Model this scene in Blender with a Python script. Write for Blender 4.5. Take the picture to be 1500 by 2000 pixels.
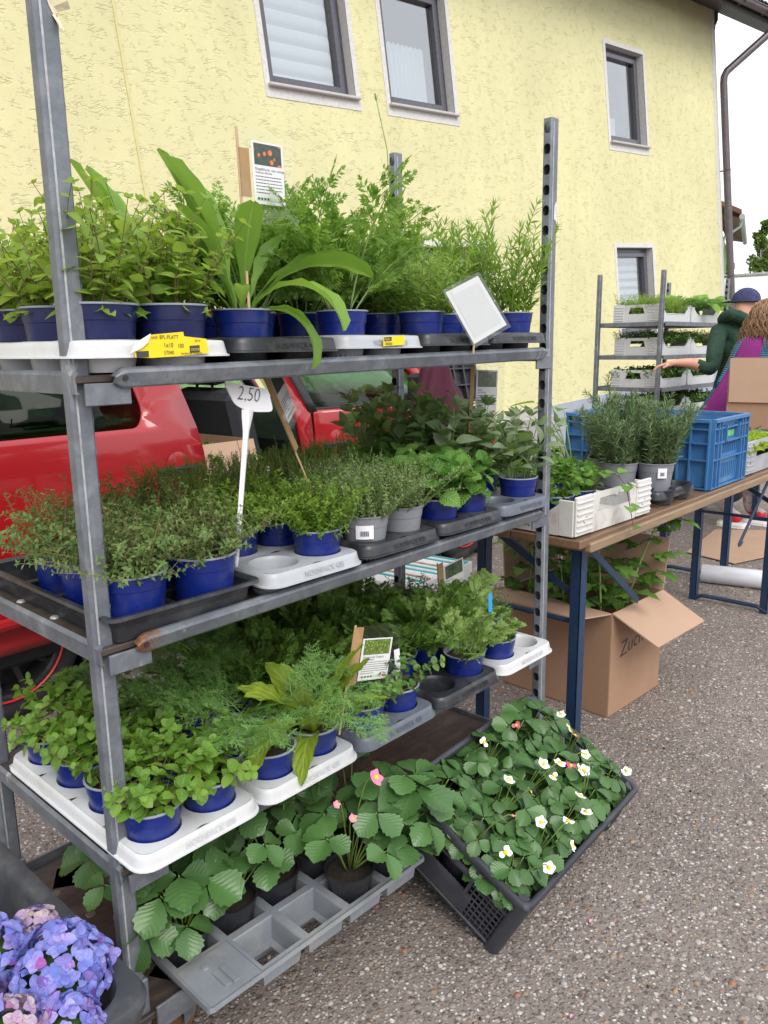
import bpy, bmesh, math, random
import numpy as np
from mathutils import Matrix, Vector
from mathutils.geometry import tessellate_polygon
from math import sin, cos, pi, radians, sqrt, atan2

for o in list(bpy.data.objects): bpy.data.objects.remove(o)
scene = bpy.context.scene
COL = scene.collection
random.seed(5)

# ---------------------------------------------------------------- camera
CAM = Vector((-0.5700, -1.1583, 1.3317)); YAW, PITCH, ROLL, FPX = 0.8255, 0.2070, -0.0137, 1528.06
fw = Vector((sin(YAW)*cos(PITCH), cos(YAW)*cos(PITCH), -sin(PITCH)))
rt0 = Vector((cos(YAW), -sin(YAW), 0)); up0 = rt0.cross(fw)
rt = rt0*cos(ROLL) + up0*sin(ROLL); up = up0*cos(ROLL) - rt0*sin(ROLL)
cd = bpy.data.cameras.new('camera'); cam = bpy.data.objects.new('camera', cd); COL.objects.link(cam)
cam.matrix_world = Matrix(((rt.x, up.x, -fw.x, CAM.x), (rt.y, up.y, -fw.y, CAM.y), (rt.z, up.z, -fw.z, CAM.z), (0, 0, 0, 1)))
cd.sensor_fit = 'HORIZONTAL'; cd.sensor_width = 36; cd.lens = 36*FPX/1500; cd.clip_start = 0.02; cd.clip_end = 400
scene.camera = cam

# ---------------------------------------------------------------- sky, sun, exposure (bright overcast)
w = bpy.data.worlds.new('World'); scene.world = w; w.use_nodes = True
nt = w.node_tree; nt.nodes.clear()
SUN_EL, SUN_AZ = radians(46), radians(205)
sky = nt.nodes.new('ShaderNodeTexSky'); sky.sky_type = 'NISHITA'; sky.sun_disc = False
sky.sun_elevation = SUN_EL; sky.sun_rotation = SUN_AZ; sky.dust_density = 4; sky.air_density = 1.0
mixw = nt.nodes.new('ShaderNodeMix'); mixw.data_type = 'RGBA'; mixw.inputs[0].default_value = 0.82
mixw.inputs[7].default_value = (6.6, 6.75, 7.0, 1)          # the even cloud layer
bg = nt.nodes.new('ShaderNodeBackground'); bg.inputs[1].default_value = 0.15
wo = nt.nodes.new('ShaderNodeOutputWorld')
nt.links.new(sky.outputs[0], mixw.inputs[6]); nt.links.new(mixw.outputs[2], bg.inputs[0]); nt.links.new(bg.outputs[0], wo.inputs[0])
sd = bpy.data.lights.new('sun', 'SUN'); sd.energy = 1.5; sd.angle = radians(35); sd.color = (1, .97, .92)
so = bpy.data.objects.new('sun', sd); COL.objects.link(so)
sdir = Vector((sin(SUN_AZ)*cos(SUN_EL), cos(SUN_AZ)*cos(SUN_EL), sin(SUN_EL)))
so.rotation_euler = sdir.to_track_quat('Z', 'Y').to_euler(); so.location = (0, -5, 12)
scene.view_settings.view_transform = 'Standard'; scene.view_settings.look = 'None'
scene.cycles.max_bounces = 7; scene.cycles.diffuse_bounces = 3; scene.cycles.glossy_bounces = 3; scene.cycles.transparent_max_bounces = 10; scene.cycles.transmission_bounces = 3; scene.cycles.caustics_reflective = False; scene.cycles.caustics_refractive = False
scene.view_settings.gamma = 1; scene.view_settings.exposure = 0.62; scene.view_settings.use_curve_mapping = False

# ---------------------------------------------------------------- materials
MATS = {}
def _pr(name):
    m = bpy.data.materials.new(name); m.use_nodes = True; n = m.node_tree
    return m, n, n.nodes['Principled BSDF'], n.nodes['Material Output']
def C4(c): return (c[0], c[1], c[2], 1)
def noise(n, scale, detail=4, rough=.6, vec=None, out=0, dist=0):
    t = n.nodes.new('ShaderNodeTexNoise'); t.inputs['Scale'].default_value = scale; t.inputs['Detail'].default_value = detail
    t.inputs['Roughness'].default_value = rough; t.inputs['Distortion'].default_value = dist
    if vec is not None: n.links.new(vec, t.inputs['Vector'])
    return t.outputs[out]
def ramp(n, fac, stops, interp='LINEAR'):
    r = n.nodes.new('ShaderNodeValToRGB'); r.color_ramp.interpolation = interp
    e = r.color_ramp.elements
    while len(e) < len(stops): e.new(.5)
    for k, (p, c) in enumerate(stops):
        e[k].position = p; e[k].color = C4(c) if not isinstance(c, (int, float)) else (c, c, c, 1)
    n.links.new(fac, r.inputs[0]); return r.outputs[0]
def mixc(n, f, a, b, mode='MIX'):
    m = n.nodes.new('ShaderNodeMix'); m.data_type = 'RGBA'; m.blend_type = mode
    for s, v in ((0, f), (6, a), (7, b)):
        if isinstance(v, (int, float)): m.inputs[s].default_value = v
        elif isinstance(v, tuple): m.inputs[s].default_value = C4(v)
        else: n.links.new(v, m.inputs[s])
    return m.outputs[2]
def math_(n, op, a, b=None, c=None):
    m = n.nodes.new('ShaderNodeMath'); m.operation = op
    for i, v in enumerate((a, b, c)):
        if v is None: continue
        if isinstance(v, (int, float)): m.inputs[i].default_value = v
        else: n.links.new(v, m.inputs[i])
    return m.outputs[0]
def bump(n, h, strength, dist, prev=None):
    b = n.nodes.new('ShaderNodeBump'); b.inputs['Strength'].default_value = strength; b.inputs['Distance'].default_value = dist
    n.links.new(h, b.inputs['Height'])
    if prev is not None: n.links.new(prev, b.inputs['Normal'])
    return b.outputs[0]
def objvec(n, scale=(1, 1, 1)):
    t = n.nodes.new('ShaderNodeTexCoord'); mp = n.nodes.new('ShaderNodeMapping'); mp.inputs['Scale'].default_value = scale
    n.links.new(t.outputs['Object'], mp.inputs['Vector']); return mp.outputs[0]
def mat(name, col, rough=.55, metal=0., var=.12, vs=14, bmp=0., bs=120, spec=.5, dirt=None, dirtamt=.0, ds=6, coat=0., stretch=(1, 1, 1)):
    """plain procedural surface: colour drift, optional blotches of dirt, fine relief"""
    if name in MATS: return MATS[name]
    m, n, p, _ = _pr(name)
    v = objvec(n, stretch)
    oi = n.nodes.new('ShaderNodeObjectInfo')
    f = noise(n, vs, 5, .65, v)
    c = ramp(n, f, [(.25, tuple(x*(1-var) for x in col)), (.75, tuple(min(1, x*(1+var)) for x in col))])
    if dirt:
        d = ramp(n, noise(n, ds, 7, .7, v, dist=.4), [(.5, 0.), (.72, 1.)])
        c = mixc(n, math_(n, 'MULTIPLY', d, dirtamt), c, dirt)
    n.links.new(c, p.inputs['Base Color'])
    rr = ramp(n, noise(n, vs*2.3, 4, .6, v), [(.3, max(.03, rough-.1)), (.7, min(1., rough+.1))])
    n.links.new(rr, p.inputs['Roughness'])
    p.inputs['Metallic'].default_value = metal; p.inputs['Specular IOR Level'].default_value = spec
    p.inputs['Coat Weight'].default_value = coat
    if bmp: n.links.new(bump(n, noise(n, bs, 5, .6, v), bmp, .004), p.inputs['Normal'])
    MATS[name] = m; return m
def leafmat(name, dark, mid, light, rough=.45, trans=.3, vein=.0, vfreq=40., spec=.4, rib=None, under=None, warm=True):
    if name in MATS: return MATS[name]
    if warm: dark, mid, light = [(c[0]*1.05, c[1]*.97, c[2]*.85) for c in (dark, mid, light)]
    m, n, p, out = _pr(name)
    oi = n.nodes.new('ShaderNodeObjectInfo'); ge = n.nodes.new('ShaderNodeNewGeometry')
    r = math_(n, 'FRACT', math_(n, 'ADD', oi.outputs['Random'], ge.outputs['Random Per Island']))
    c = ramp(n, r, [(.0, dark), (.45, mid), (1., light)])
    uvn = n.nodes.new('ShaderNodeUVMap'); sp = n.nodes.new('ShaderNodeSeparateXYZ'); n.links.new(uvn.outputs[0], sp.inputs[0])
    a = math_(n, 'ABSOLUTE', math_(n, 'SUBTRACT', sp.outputs[0], .5))
    nz = noise(n, 9, 4, .6, uvn.outputs[0])
    c = mixc(n, math_(n, 'MULTIPLY', nz, .35), c, tuple(x*.6 for x in mid))
    if rib:
        k = ramp(n, a, [(.0, 1.), (.06, 0.)])
        c = mixc(n, math_(n, 'MULTIPLY', k, .55), c, rib)
    if vein:
        ph = math_(n, 'SINE', math_(n, 'MULTIPLY', math_(n, 'SUBTRACT', sp.outputs[1], math_(n, 'MULTIPLY', a, .7)), vfreq))
        vv = ramp(n, ph, [(.0, 0.), (.75, .0), (1., 1.)])
        vv2 = ramp(n, math_(n, 'MULTIPLY_ADD', ph, .5, .5), [(.0, 1.), (.3, .35), (1., 0.)])
        n.links.new(bump(n, vv2, vein, .002), p.inputs['Normal'])
        if rib: c = mixc(n, math_(n, 'MULTIPLY', ramp(n, math_(n, 'MULTIPLY_ADD', ph, .5, .5), [(.0, 0.), (.9, 0.), (1., 1.)]), .25), c, rib)
    if under: c = mixc(n, math_(n, 'MULTIPLY', ge.outputs['Backfacing'], .6), c, under)
    n.links.new(c, p.inputs['Base Color']); p.inputs['Roughness'].default_value = rough; p.inputs['Specular IOR Level'].default_value = spec
    tr = n.nodes.new('ShaderNodeBsdfTranslucent'); n.links.new(mixc(n, .5, c, (light[0]*1.2, light[1]*1.2, light[2]*.5)), tr.inputs[0])
    mx = n.nodes.new('ShaderNodeMixShader'); mx.inputs[0].default_value = trans
    n.links.new(p.outputs[0], mx.inputs[1]); n.links.new(tr.outputs[0], mx.inputs[2]); n.links.new(mx.outputs[0], out.inputs[0])
    MATS[name] = m; return m
def glassmat(name, tint=(1, 1, 1), base=.06, rough=.02, edge=.9):
    """thin pane: mostly lets light through, reflects more at grazing angles"""
    if name in MATS: return MATS[name]
    m, n, p, out = _pr(name); n.nodes.remove(p)
    t = n.nodes.new('ShaderNodeBsdfTransparent'); t.inputs[0].default_value = C4(tint)
    g = n.nodes.new('ShaderNodeBsdfGlossy'); g.inputs['Roughness'].default_value = rough
    lw = n.nodes.new('ShaderNodeLayerWeight'); lw.inputs[0].default_value = .5
    f = math_(n, 'MULTIPLY_ADD', math_(n, 'POWER', lw.outputs['Facing'], 4.), edge, base)
    mx = n.nodes.new('ShaderNodeMixShader'); n.links.new(f, mx.inputs[0]); n.links.new(t.outputs[0], mx.inputs[1]); n.links.new(g.outputs[0], mx.inputs[2])
    n.links.new(mx.outputs[0], out.inputs[0]); MATS[name] = m; return m

# ---------------------------------------------------------------- mesh builder
def mk_mesh(name, V, Q, T, mats, mq=None, mt=None, uv=None, smooth=False):
    me = bpy.data.meshes.new(name)
    V = np.asarray(V, np.float32).reshape(-1, 3); Q = np.asarray(Q, np.int32).reshape(-1, 4); T = np.asarray(T, np.int32).reshape(-1, 3)
    me.vertices.add(len(V)); me.vertices.foreach_set('co', V.ravel())
    nl = len(Q)*4 + len(T)*3; me.loops.add(nl)
    li = np.concatenate([Q.ravel(), T.ravel()]); me.loops.foreach_set('vertex_index', li)
    me.polygons.add(len(Q)+len(T))
    st = np.concatenate([np.arange(len(Q))*4, len(Q)*4 + np.arange(len(T))*3]).astype(np.int32)
    me.polygons.foreach_set('loop_start', st)
    if mq is not None: me.polygons.foreach_set('material_index', np.concatenate([np.asarray(mq, np.int32), np.asarray(mt, np.int32)]))
    me.polygons.foreach_set('use_smooth', np.full(len(Q)+len(T), bool(smooth)))
    if uv is not None:
        ul = me.uv_layers.new(name='UVMap'); ul.data.foreach_set('uv', np.asarray(uv, np.float32)[li].ravel())
    for m in mats: me.materials.append(m)
    me.update(calc_edges=True); return me
def link(name, data, parent=None, loc=None, rot=None, mw=None):
    o = bpy.data.objects.new(name, data); COL.objects.link(o)
    if parent is not None: o.parent = parent
    if mw is not None: o.matrix_local = mw
    else:
        if loc is not None: o.location = loc
        if rot is not None: o.rotation_euler = rot
    return o
class G:
    """collects geometry for ONE mesh"""
    def __init__(s): s.V = []; s.Q = []; s.T = []; s.mq = []; s.mt = []; s.U = []; s.n = 0
    def add(s, V, Q=(), T=(), m=0, uv=None):
        V = np.asarray(V, float).reshape(-1, 3); Q = np.asarray(Q, int).reshape(-1, 4); T = np.asarray(T, int).reshape(-1, 3)
        s.V.append(V); s.Q.append(Q+s.n); s.T.append(T+s.n)
        s.mq.append(np.full(len(Q), m)); s.mt.append(np.full(len(T), m))
        s.U.append(np.full((len(V), 2), .5) if uv is None else np.asarray(uv, float)); s.n += len(V); return s
    def box(s, c, d, R=None, m=0):
        x, y, z = (np.array(d)/2)
        v = np.array([(-x,-y,-z),(x,-y,-z),(x,y,-z),(-x,y,-z),(-x,-y,z),(x,-y,z),(x,y,z),(-x,y,z)])
        if R is not None: v = v @ np.array(R).T
        return s.add(v+np.array(c), [(0,3,2,1),(4,5,6,7),(0,1,5,4),(1,2,6,5),(2,3,7,6),(3,0,4,7)], m=m)
    def cbox(s, c, d, ch=.004, R=None, m=0):
        """box with chamfered edges"""
        h = np.array(d)/2; ch = min(ch, *(h*.45)); V = []; idx = {}
        for sx in (-1,1):
            for sy in (-1,1):
                for sz in (-1,1):
                    sg = np.array((sx,sy,sz))
                    for a in range(3):
                        q = h-ch; q[a] = h[a]; idx[(sx,sy,sz,a)] = len(V); V.append(sg*q)
        Q, T = [], []
        for a in range(3):
            b, c2 = (a+1)%3, (a+2)%3
            for sg in (-1,1):
                f = []
                for p, q in ((-1,-1),(1,-1),(1,1),(-1,1)):
                    k = [0,0,0]; k[a] = sg; k[b] = p; k[c2] = q; f.append(idx[(*k, a)])
                Q.append(f if sg > 0 else f[::-1])
            for p in (-1,1):
                for q in (-1,1):
                    f = []
                    k = [0,0,0]; k[b] = p; k[c2] = q
                    k[a] = -1; f += [idx[(*k, b)]]; k[a] = 1; f += [idx[(*k, b)], idx[(*k, c2)]]; k[a] = -1; f += [idx[(*k, c2)]]
                    Q.append(f)
        for sx in (-1,1):
            for sy in (-1,1):
                for sz in (-1,1): T.append([idx[(sx,sy,sz,a)] for a in range(3)])
        V = np.array(V)
        if R is not None: V = V @ np.array(R).T
        return s.add(V+np.array(c), Q, T, m=m)
    def tube(s, P, r, n=6, m=0, cap=True, closed=False):
        P = np.asarray(P, float); k = len(P); r = np.broadcast_to(np.asarray(r, float), (k,))
        if closed: d = np.roll(P, -1, 0)-np.roll(P, 1, 0)
        else: d = np.gradient(P, axis=0)
        d /= np.linalg.norm(d, axis=1)[:, None]+1e-12
        ref = np.array((0,0,1.)) if abs(d[0,2]) < .9 else np.array((1.,0,0))
        V = []; a = np.arange(n)/n*2*pi; x = np.cross(d[0], ref); x /= np.linalg.norm(x)
        for i in range(k):
            x = x-d[i]*(x@d[i]); x /= np.linalg.norm(x)+1e-12; y = np.cross(d[i], x)
            V.append(P[i]+r[i]*(np.cos(a)[:, None]*x+np.sin(a)[:, None]*y))
        V = np.concatenate(V); Q = []
        for i in range(k if closed else k-1):
            j2 = (i+1) % k
            for j in range(n): Q.append((i*n+j, i*n+(j+1)%n, j2*n+(j+1)%n, j2*n+j))
        T = []
        if cap and not closed:
            for j in range(1, n-1): T.append((0, j+1, j)); T.append(((k-1)*n, (k-1)*n+j, (k-1)*n+j+1))
        return s.add(V, Q, T, m=m)
    def lathe(s, prof, n=24, c=(0,0,0), m=0, mf=None, R=None):
        prof = np.asarray(prof, float); a = np.arange(n)/n*2*pi; k = len(prof)
        V = np.stack([prof[:, 0][:, None]*np.cos(a), prof[:, 0][:, None]*np.sin(a), np.repeat(prof[:, 1][:, None], n, 1)], -1).reshape(-1, 3)
        if R is not None: V = V @ np.array(R).T
        V = V+np.array(c)
        j = np.arange(n); j2 = (j+1) % n; n0 = s.n; first = True
        for i in range(k-1):
            q = np.stack([i*n+j, i*n+j2, (i+1)*n+j2, (i+1)*n+j], 1)
            mm = m if mf is None else mf[i]
            if first: s.add(V, q, m=mm); first = False
            else:
                s.Q.append(q+n0); s.mq.append(np.full(len(q), mm))
        return s
    def loft(s, rings, m=0, closed=True, cap=(False, False)):
        """list of equal-length point loops"""
        k = len(rings); n = len(rings[0]); V = np.concatenate([np.asarray(r, float) for r in rings]); Q = []
        for i in range(k-1):
            for j in range(n if closed else n-1): Q.append((i*n+j, i*n+(j+1)%n, (i+1)*n+(j+1)%n, (i+1)*n+j))
        T = []
        for e, b in ((cap[0], 0), (cap[1], (k-1)*n)):
            if e:
                for t in tessellate_polygon([[Vector(p) for p in V[b:b+n]]]): T.append([b+x for x in t])
        return s.add(V, Q, T, m=m)
    def poly(s, outer, holes=(), m=0, t=None, flat=None):
        """flat polygon of 3-D points, optional holes; t = thickness vector"""
        loops = [[Vector(p) for p in outer]]+[[Vector(p) for p in h] for h in holes]
        fl = [[Vector((p.x, p.z, 0)) if flat == 'xz' else p for p in l] for l in loops]
        tri = tessellate_polygon(fl); V = np.array([tuple(p) for l in loops for p in l]); n = len(V)
        if t is None: return s.add(V, T=tri, m=m)
        t = np.array(t); T = [tuple(x) for x in tri]+[tuple(y+n for y in x[::-1]) for x in tri]; Q = []; b = 0
        for l in loops:
            k = len(l)
            for i in range(k): Q.append((b+i, b+(i+1)%k, n+b+(i+1)%k, n+b+i))
            b += k
        return s.add(np.concatenate([V, V+t]), Q, T, m=m)
    def grid(s, P, m=0, uv=None):
        P = np.asarray(P, float); a, b = P.shape[:2]; i, j = np.meshgrid(np.arange(a-1), np.arange(b-1), indexing='ij')
        q = np.stack([i*b+j, (i+1)*b+j, (i+1)*b+j+1, i*b+j+1], -1).reshape(-1, 4)
        return s.add(P.reshape(-1, 3), q, m=m, uv=uv)
    def xf(s, M):
        M = np.array(M); s.V = [v @ M[:3, :3].T+M[:3, 3] for v in s.V]; return s
    def mesh(s, name, mats, smooth=False, uv=False):
        c = np.concatenate
        return mk_mesh(name, c(s.V), c(s.Q), c(s.T) if s.T else [], mats, c(s.mq), c(s.mt), c(s.U) if uv else None, smooth)
    def obj(s, name, mats, parent=None, smooth=False, uv=False, loc=None, rot=None, mw=None):
        if not isinstance(mats, (list, tuple)): mats = [mats]
        return link(name, s.mesh(name, mats, smooth, uv), parent, loc, rot, mw)
def smooth_auto(o, ang=40):
    me = o.data
    me.polygons.foreach_set('use_smooth', np.ones(len(me.polygons), bool)); me.set_sharp_from_angle(angle=radians(ang)); return o
def tag(o, label, cat, group=None, kind=None):
    if label: o['label'] = label
    if cat: o['category'] = cat
    if group: o['group'] = group
    if kind: o['kind'] = kind
    return o
def thing(name, label, cat, loc=(0,0,0), rz=0., group=None, mw=None):
    o = bpy.data.objects.new(name, None); COL.objects.link(o); o.empty_display_size = .05
    if mw is not None: o.matrix_world = mw
    else: o.location = loc; o.rotation_euler = (0, 0, rz)
    return tag(o, label, cat, group)
def stuff(o): o['kind'] = 'stuff'; return o
def rotz(a): c, s = cos(a), sin(a); return np.array([(c,-s,0),(s,c,0),(0,0,1)])
def rotx(a): c, s = cos(a), sin(a); return np.array([(1,0,0),(0,c,-s),(0,s,c)])
def roty(a): c, s = cos(a), sin(a); return np.array([(c,0,s),(0,1,0),(-s,0,c)])
def rrect(x0, x1, y0, y1, r, z=0, k=5):
    P = []
    for cx, cy, a0 in ((x1-r, y0+r, -pi/2), (x1-r, y1-r, 0), (x0+r, y1-r, pi/2), (x0+r, y0+r, pi)):
        for i in range(k+1):
            a = a0+i/k*pi/2; P.append((cx+r*cos(a), cy+r*sin(a), z))
    return P
def text(parent, body, mw, size, m, name='lettering', align='LEFT', ext=.0, shear=0., sx=1.):
    c = bpy.data.curves.new(name, 'FONT'); c.body = body; c.size = size; c.align_x = align; c.extrude = ext; c.shear = shear
    c.materials.append(m); c.resolution_u = 3
    if 'hand' in name: c.offset = -.016*size
    if sx != 1.: mw = mw @ Matrix.Diagonal((sx, 1, 1, 1))
    tmp = bpy.data.objects.new(name, c); me = bpy.data.meshes.new_from_object(tmp); bpy.data.objects.remove(tmp); bpy.data.curves.remove(c)
    me.name = name
    return link(name, me, parent, mw=mw)
def frame_m(o, x, y):
    """matrix whose X runs along x, Y along y"""
    x = Vector(x).normalized(); y = Vector(y); z = x.cross(y).normalized(); y = z.cross(x)
    return Matrix(((x.x, y.x, z.x, o[0]), (x.y, y.y, z.y, o[1]), (x.z, y.z, z.z, o[2]), (0, 0, 0, 1)))
# ================================================================ SETTING
rng = np.random.default_rng(11)
def ground_mat():
    m, n, p, _ = _pr('washed_aggregate_asphalt'); v = objvec(n)
    def vor(scale, feat='F1', rnd=1.):
        t = n.nodes.new('ShaderNodeTexVoronoi'); t.feature = feat; t.inputs['Scale'].default_value = scale; t.inputs['Randomness'].default_value = rnd
        n.links.new(wv, t.inputs['Vector']); return t
    nz = n.nodes.new('ShaderNodeTexNoise'); nz.inputs['Scale'].default_value = 60; nz.inputs['Detail'].default_value = 2
    n.links.new(v, nz.inputs['Vector'])
    ad = n.nodes.new('ShaderNodeVectorMath'); ad.operation = 'MULTIPLY_ADD'; n.links.new(nz.outputs['Color'], ad.inputs[0])
    ad.inputs[1].default_value = (.008, .008, .0); n.links.new(v, ad.inputs[2]); wv = ad.outputs[0]
    a = vor(135); b = vor(135, 'DISTANCE_TO_EDGE'); c = vor(62); d = vor(62, 'DISTANCE_TO_EDGE')
    sx = n.nodes.new('ShaderNodeSeparateColor'); n.links.new(a.outputs['Color'], sx.inputs[0])
    sc = n.nodes.new('ShaderNodeSeparateColor'); n.links.new(c.outputs['Color'], sc.inputs[0])
    stones = [(.0, (.10, .082, .074)), (.22, (.165, .138, .122)), (.45, (.225, .195, .172)), (.66, (.285, .25, .222)), (.8, (.38, .35, .32)), (.88, (.25, .16, .10)), (.91, (.48, .46, .43)), (.97, (.14, .13, .135))]
    c1 = ramp(n, sx.outputs[0], stones, 'CONSTANT'); c2 = ramp(n, sc.outputs[0], stones, 'CONSTANT')
    matrix = mixc(n, noise(n, 240, 3, .7, v), (.10, .083, .075), (.24, .205, .185))
    e1 = ramp(n, a.outputs['Distance'], [(.38, 1.), (.56, 0.)]); e2 = ramp(n, c.outputs['Distance'], [(.30, 1.), (.42, 0.)])
    fine = mixc(n, e1, matrix, c1)
    big = ramp(n, sc.outputs[1], [(.5, 0.), (.51, 1.)])
    col = mixc(n, math_(n, 'MULTIPLY', e2, big), fine, c2)
    st = mixc(n, 1., ramp(n, noise(n, 1.3, 5, .6, v), [(.3, .95), (.7, 1.30)]), ramp(n, noise(n, 5., 6, .7, v, dist=.8), [(.30, .72), (.42, 1.04)]), 'MULTIPLY')
    col = mixc(n, 1., col, st, 'MULTIPLY')
    n.links.new(col, p.inputs['Base Color']); p.inputs['Roughness'].default_value = .8; p.inputs['Specular IOR Level'].default_value = .3
    h = math_(n, 'ADD', e1, math_(n, 'MULTIPLY', math_(n, 'MULTIPLY', e2, big), 1.2))
    n.links.new(bump(n, h, .7, .003, bump(n, noise(n, 400, 3, .6, v), .25, .002)), p.inputs['Normal'])
    return m
g = G(); g.add([(-60, -60, 0), (140, -60, 0), (140, 120, 0), (-60, 120, 0)], [(0, 1, 2, 3)])
yard = g.obj('ground', ground_mat()); tag(yard, 'grey brown asphalt yard with washed pebbles', None, None, 'structure')

# loose-looking pebbles standing proud of the binder, near the camera
def pebble_mat():
    m, n, p, _ = _pr('pebbles'); ge = n.nodes.new('ShaderNodeNewGeometry')
    c = ramp(n, ge.outputs['Random Per Island'], [(0., (.15, .12, .105)), (.2, (.26, .22, .19)), (.4, (.34, .30, .27)), (.55, (.19, .165, .155)), (.66, (.42, .39, .36)), (.76, (.30, .21, .14)), (.84, (.40, .25, .14)), (.87, (.50, .48, .44)), (.96, (.33, .13, .06)), (1., (.17, .17, .19))], 'CONSTANT')
    c = mixc(n, math_(n, 'MULTIPLY', noise(n, 160, 4, .7, objvec(n)), .6), c, (.16, .135, .12))
    n.links.new(c, p.inputs['Base Color']); p.inputs['Roughness'].default_value = .6; p.inputs['Specular IOR Level'].default_value = .35; return m
NP = 23000
d_ = rng.random(NP)**.75*4.6+.55; az = YAW+(rng.random(NP)-.5)*1.75
px_ = CAM.x+np.sin(az)*d_; py_ = CAM.y+np.cos(az)*d_
rr = (.0026+.0075*rng.random(NP)**3.2)*(.8+.2*d_/2); asp = .55+.45*rng.random(NP); th = rng.random(NP)*2*pi
k = 7; a = np.arange(k)/k*2*pi
jit = 1+.22*(rng.random((NP, k))-.5)
def ring(s, z):
    x = np.cos(a)*s*jit; y = np.sin(a)*s*jit
    X = rr[:, None]*x; Y = rr[:, None]*asp[:, None]*y
    return np.stack([px_[:, None]+X*np.cos(th)[:, None]-Y*np.sin(th)[:, None], py_[:, None]+X*np.sin(th)[:, None]+Y*np.cos(th)[:, None], np.repeat((rr*z)[:, None], k, 1)], -1)
top = np.stack([px_, py_, rr*.42], -1)[:, None]
V = np.concatenate([ring(1, -.1), ring(.78, .29), top], 1); nv = 2*k+1
j = np.arange(k); j2 = (j+1) % k
q = np.stack([j, j2, k+j2, k+j], 1); t = np.stack([k+j, k+j2, np.full(k, 2*k)], 1); off = (np.arange(NP)*nv)[:, None, None]
peb = link('pebbles', mk_mesh('pebbles', V.reshape(-1, 3), (q[None]+off).reshape(-1, 4), (t[None]+off).reshape(-1, 3), [pebble_mat()], smooth=True))
tag(peb, 'small rounded pebbles set in the asphalt yard', 'pebbles', None, 'stuff')
# a few petals and crumbs fallen on the asphalt
petal_g = G()
for x_, y_, r_ in ((.93, -.42, .008), (1.52, -.62, .005), (.66, -.52, .006)):
    petal_g.add([(x_-r_, y_, .004), (x_, y_-r_*.7, .007), (x_+r_, y_, .004), (x_, y_+r_*.7, .006)], [(0, 1, 2, 3)])
stuff(tag(petal_g.obj('fallen_petals', mat('petal_pink_fallen', (.7, .3, .42))), 'pink petals fallen on the asphalt', 'petals'))

cg = G(); rcr = np.random.default_rng(8)
for i in range(200):
    x_, y_ = (.3+1.6*rcr.random(), -.75+.75*rcr.random()) if i < 120 else (-.2+3.6*rcr.random(), -.9+2.2*rcr.random())
    r_ = .001+.0024*rcr.random()**2.5; an = rcr.random()*6.28
    cg.box((x_, y_, r_*.5+.001), (r_*2, r_*1.4, r_), rotz(an) @ rotx(rcr.random()))
stuff(tag(cg.obj('soil_crumbs', mat('spilled_soil', (.035, .024, .017), .95, var=.4, vs=80)), 'crumbs of potting soil spilled on the asphalt', 'soil crumbs'))

# ---------------------------------------------------------------- house
HO = Vector((10.4859, 4.4291, 2.7722)); HU = Vector((.99454, -.07859, .06858)); HV = Vector((-.06137, .09078, .99398)); HN = HU.cross(HV)
HM = Matrix(((HU.x, HV.x, HN.x, HO.x), (HU.y, HV.y, HN.y, HO.y), (HU.z, HV.z, HN.z, HO.z), (0, 0, 0, 1)))
house = thing('house', 'yellow rendered house with dark framed windows and grey plinth', 'house', mw=HM)
def plaster():
    m, n, p, _ = _pr('yellow_scratch_render')
    v = objvec(n, (4.2, 13., 4.2)); v2 = objvec(n)
    wob = n.nodes.new('ShaderNodeVectorMath'); wob.operation = 'MULTIPLY_ADD'
    w1 = n.nodes.new('ShaderNodeTexNoise'); w1.inputs['Scale'].default_value = 2.5; w1.inputs['Detail'].default_value = 3; n.links.new(v2, w1.inputs['Vector'])
    n.links.new(w1.outputs['Color'], wob.inputs[0]); wob.inputs[1].default_value = (1.2, 2.4, 0); n.links.new(v, wob.inputs[2])
    a1 = noise(n, 1., 3, .55, wob.outputs[0])
    iso = math_(n, 'ABSOLUTE', math_(n, 'SUBTRACT', a1, .5))
    line = ramp(n, iso, [(.0, 1.), (.012, .85), (.03, 0.)])
    mask = ramp(n, noise(n, 6.5, 3, .6, v2), [(.5, 0.), (.6, 1.)])
    a2 = noise(n, 2.1, 2, .5, wob.outputs[0])
    line2 = math_(n, 'MULTIPLY', ramp(n, math_(n, 'ABSOLUTE', math_(n, 'SUBTRACT', a2, .47)), [(0., 1.), (.03, 0.)]), ramp(n, noise(n, 13, 2, .6, v2), [(.52, 0.), (.6, .8)]))
    gr = math_(n, 'MAXIMUM', math_(n, 'MULTIPLY', line, mask), line2)
    grain = noise(n, 260, 4, .7, v2)
    h = math_(n, 'SUBTRACT', math_(n, 'MULTIPLY_ADD', noise(n, 70, 4, .65, v2), .38, math_(n, 'MULTIPLY', grain, .12)), gr)
    st_ = noise(n, 1.6, 5, .65, objvec(n, (1., .22, 1.)))
    drift = mixc(n, 1., ramp(n, noise(n, .7, 4, .6, v2), [(.3, .92), (.7, 1.03)]), ramp(n, st_, [(.35, .94), (.6, 1.02)]), 'MULTIPLY')
    c = mixc(n, 1., (.635, .605, .35), drift, 'MULTIPLY')
    c = mixc(n, math_(n, 'MULTIPLY', gr, .10), c, (.42, .37, .17))
    n.links.new(c, p.inputs['Base Color']); p.inputs['Roughness'].default_value = .9; p.inputs['Specular IOR Level'].default_value = .15
    n.links.new(bump(n, h, .62, .010), p.inputs['Normal']); return m
M_PL = plaster()
M_TRIM = mat('white_plaster_trim', (.58, .575, .56), .85, var=.12, vs=30, bmp=.5, bs=90, dirt=(.35, .32, .33), dirtamt=.5, ds=25)
M_FRAME = mat('anthracite_window_frame', (.052, .052, .062), .35, var=.1, coat=.2)
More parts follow.
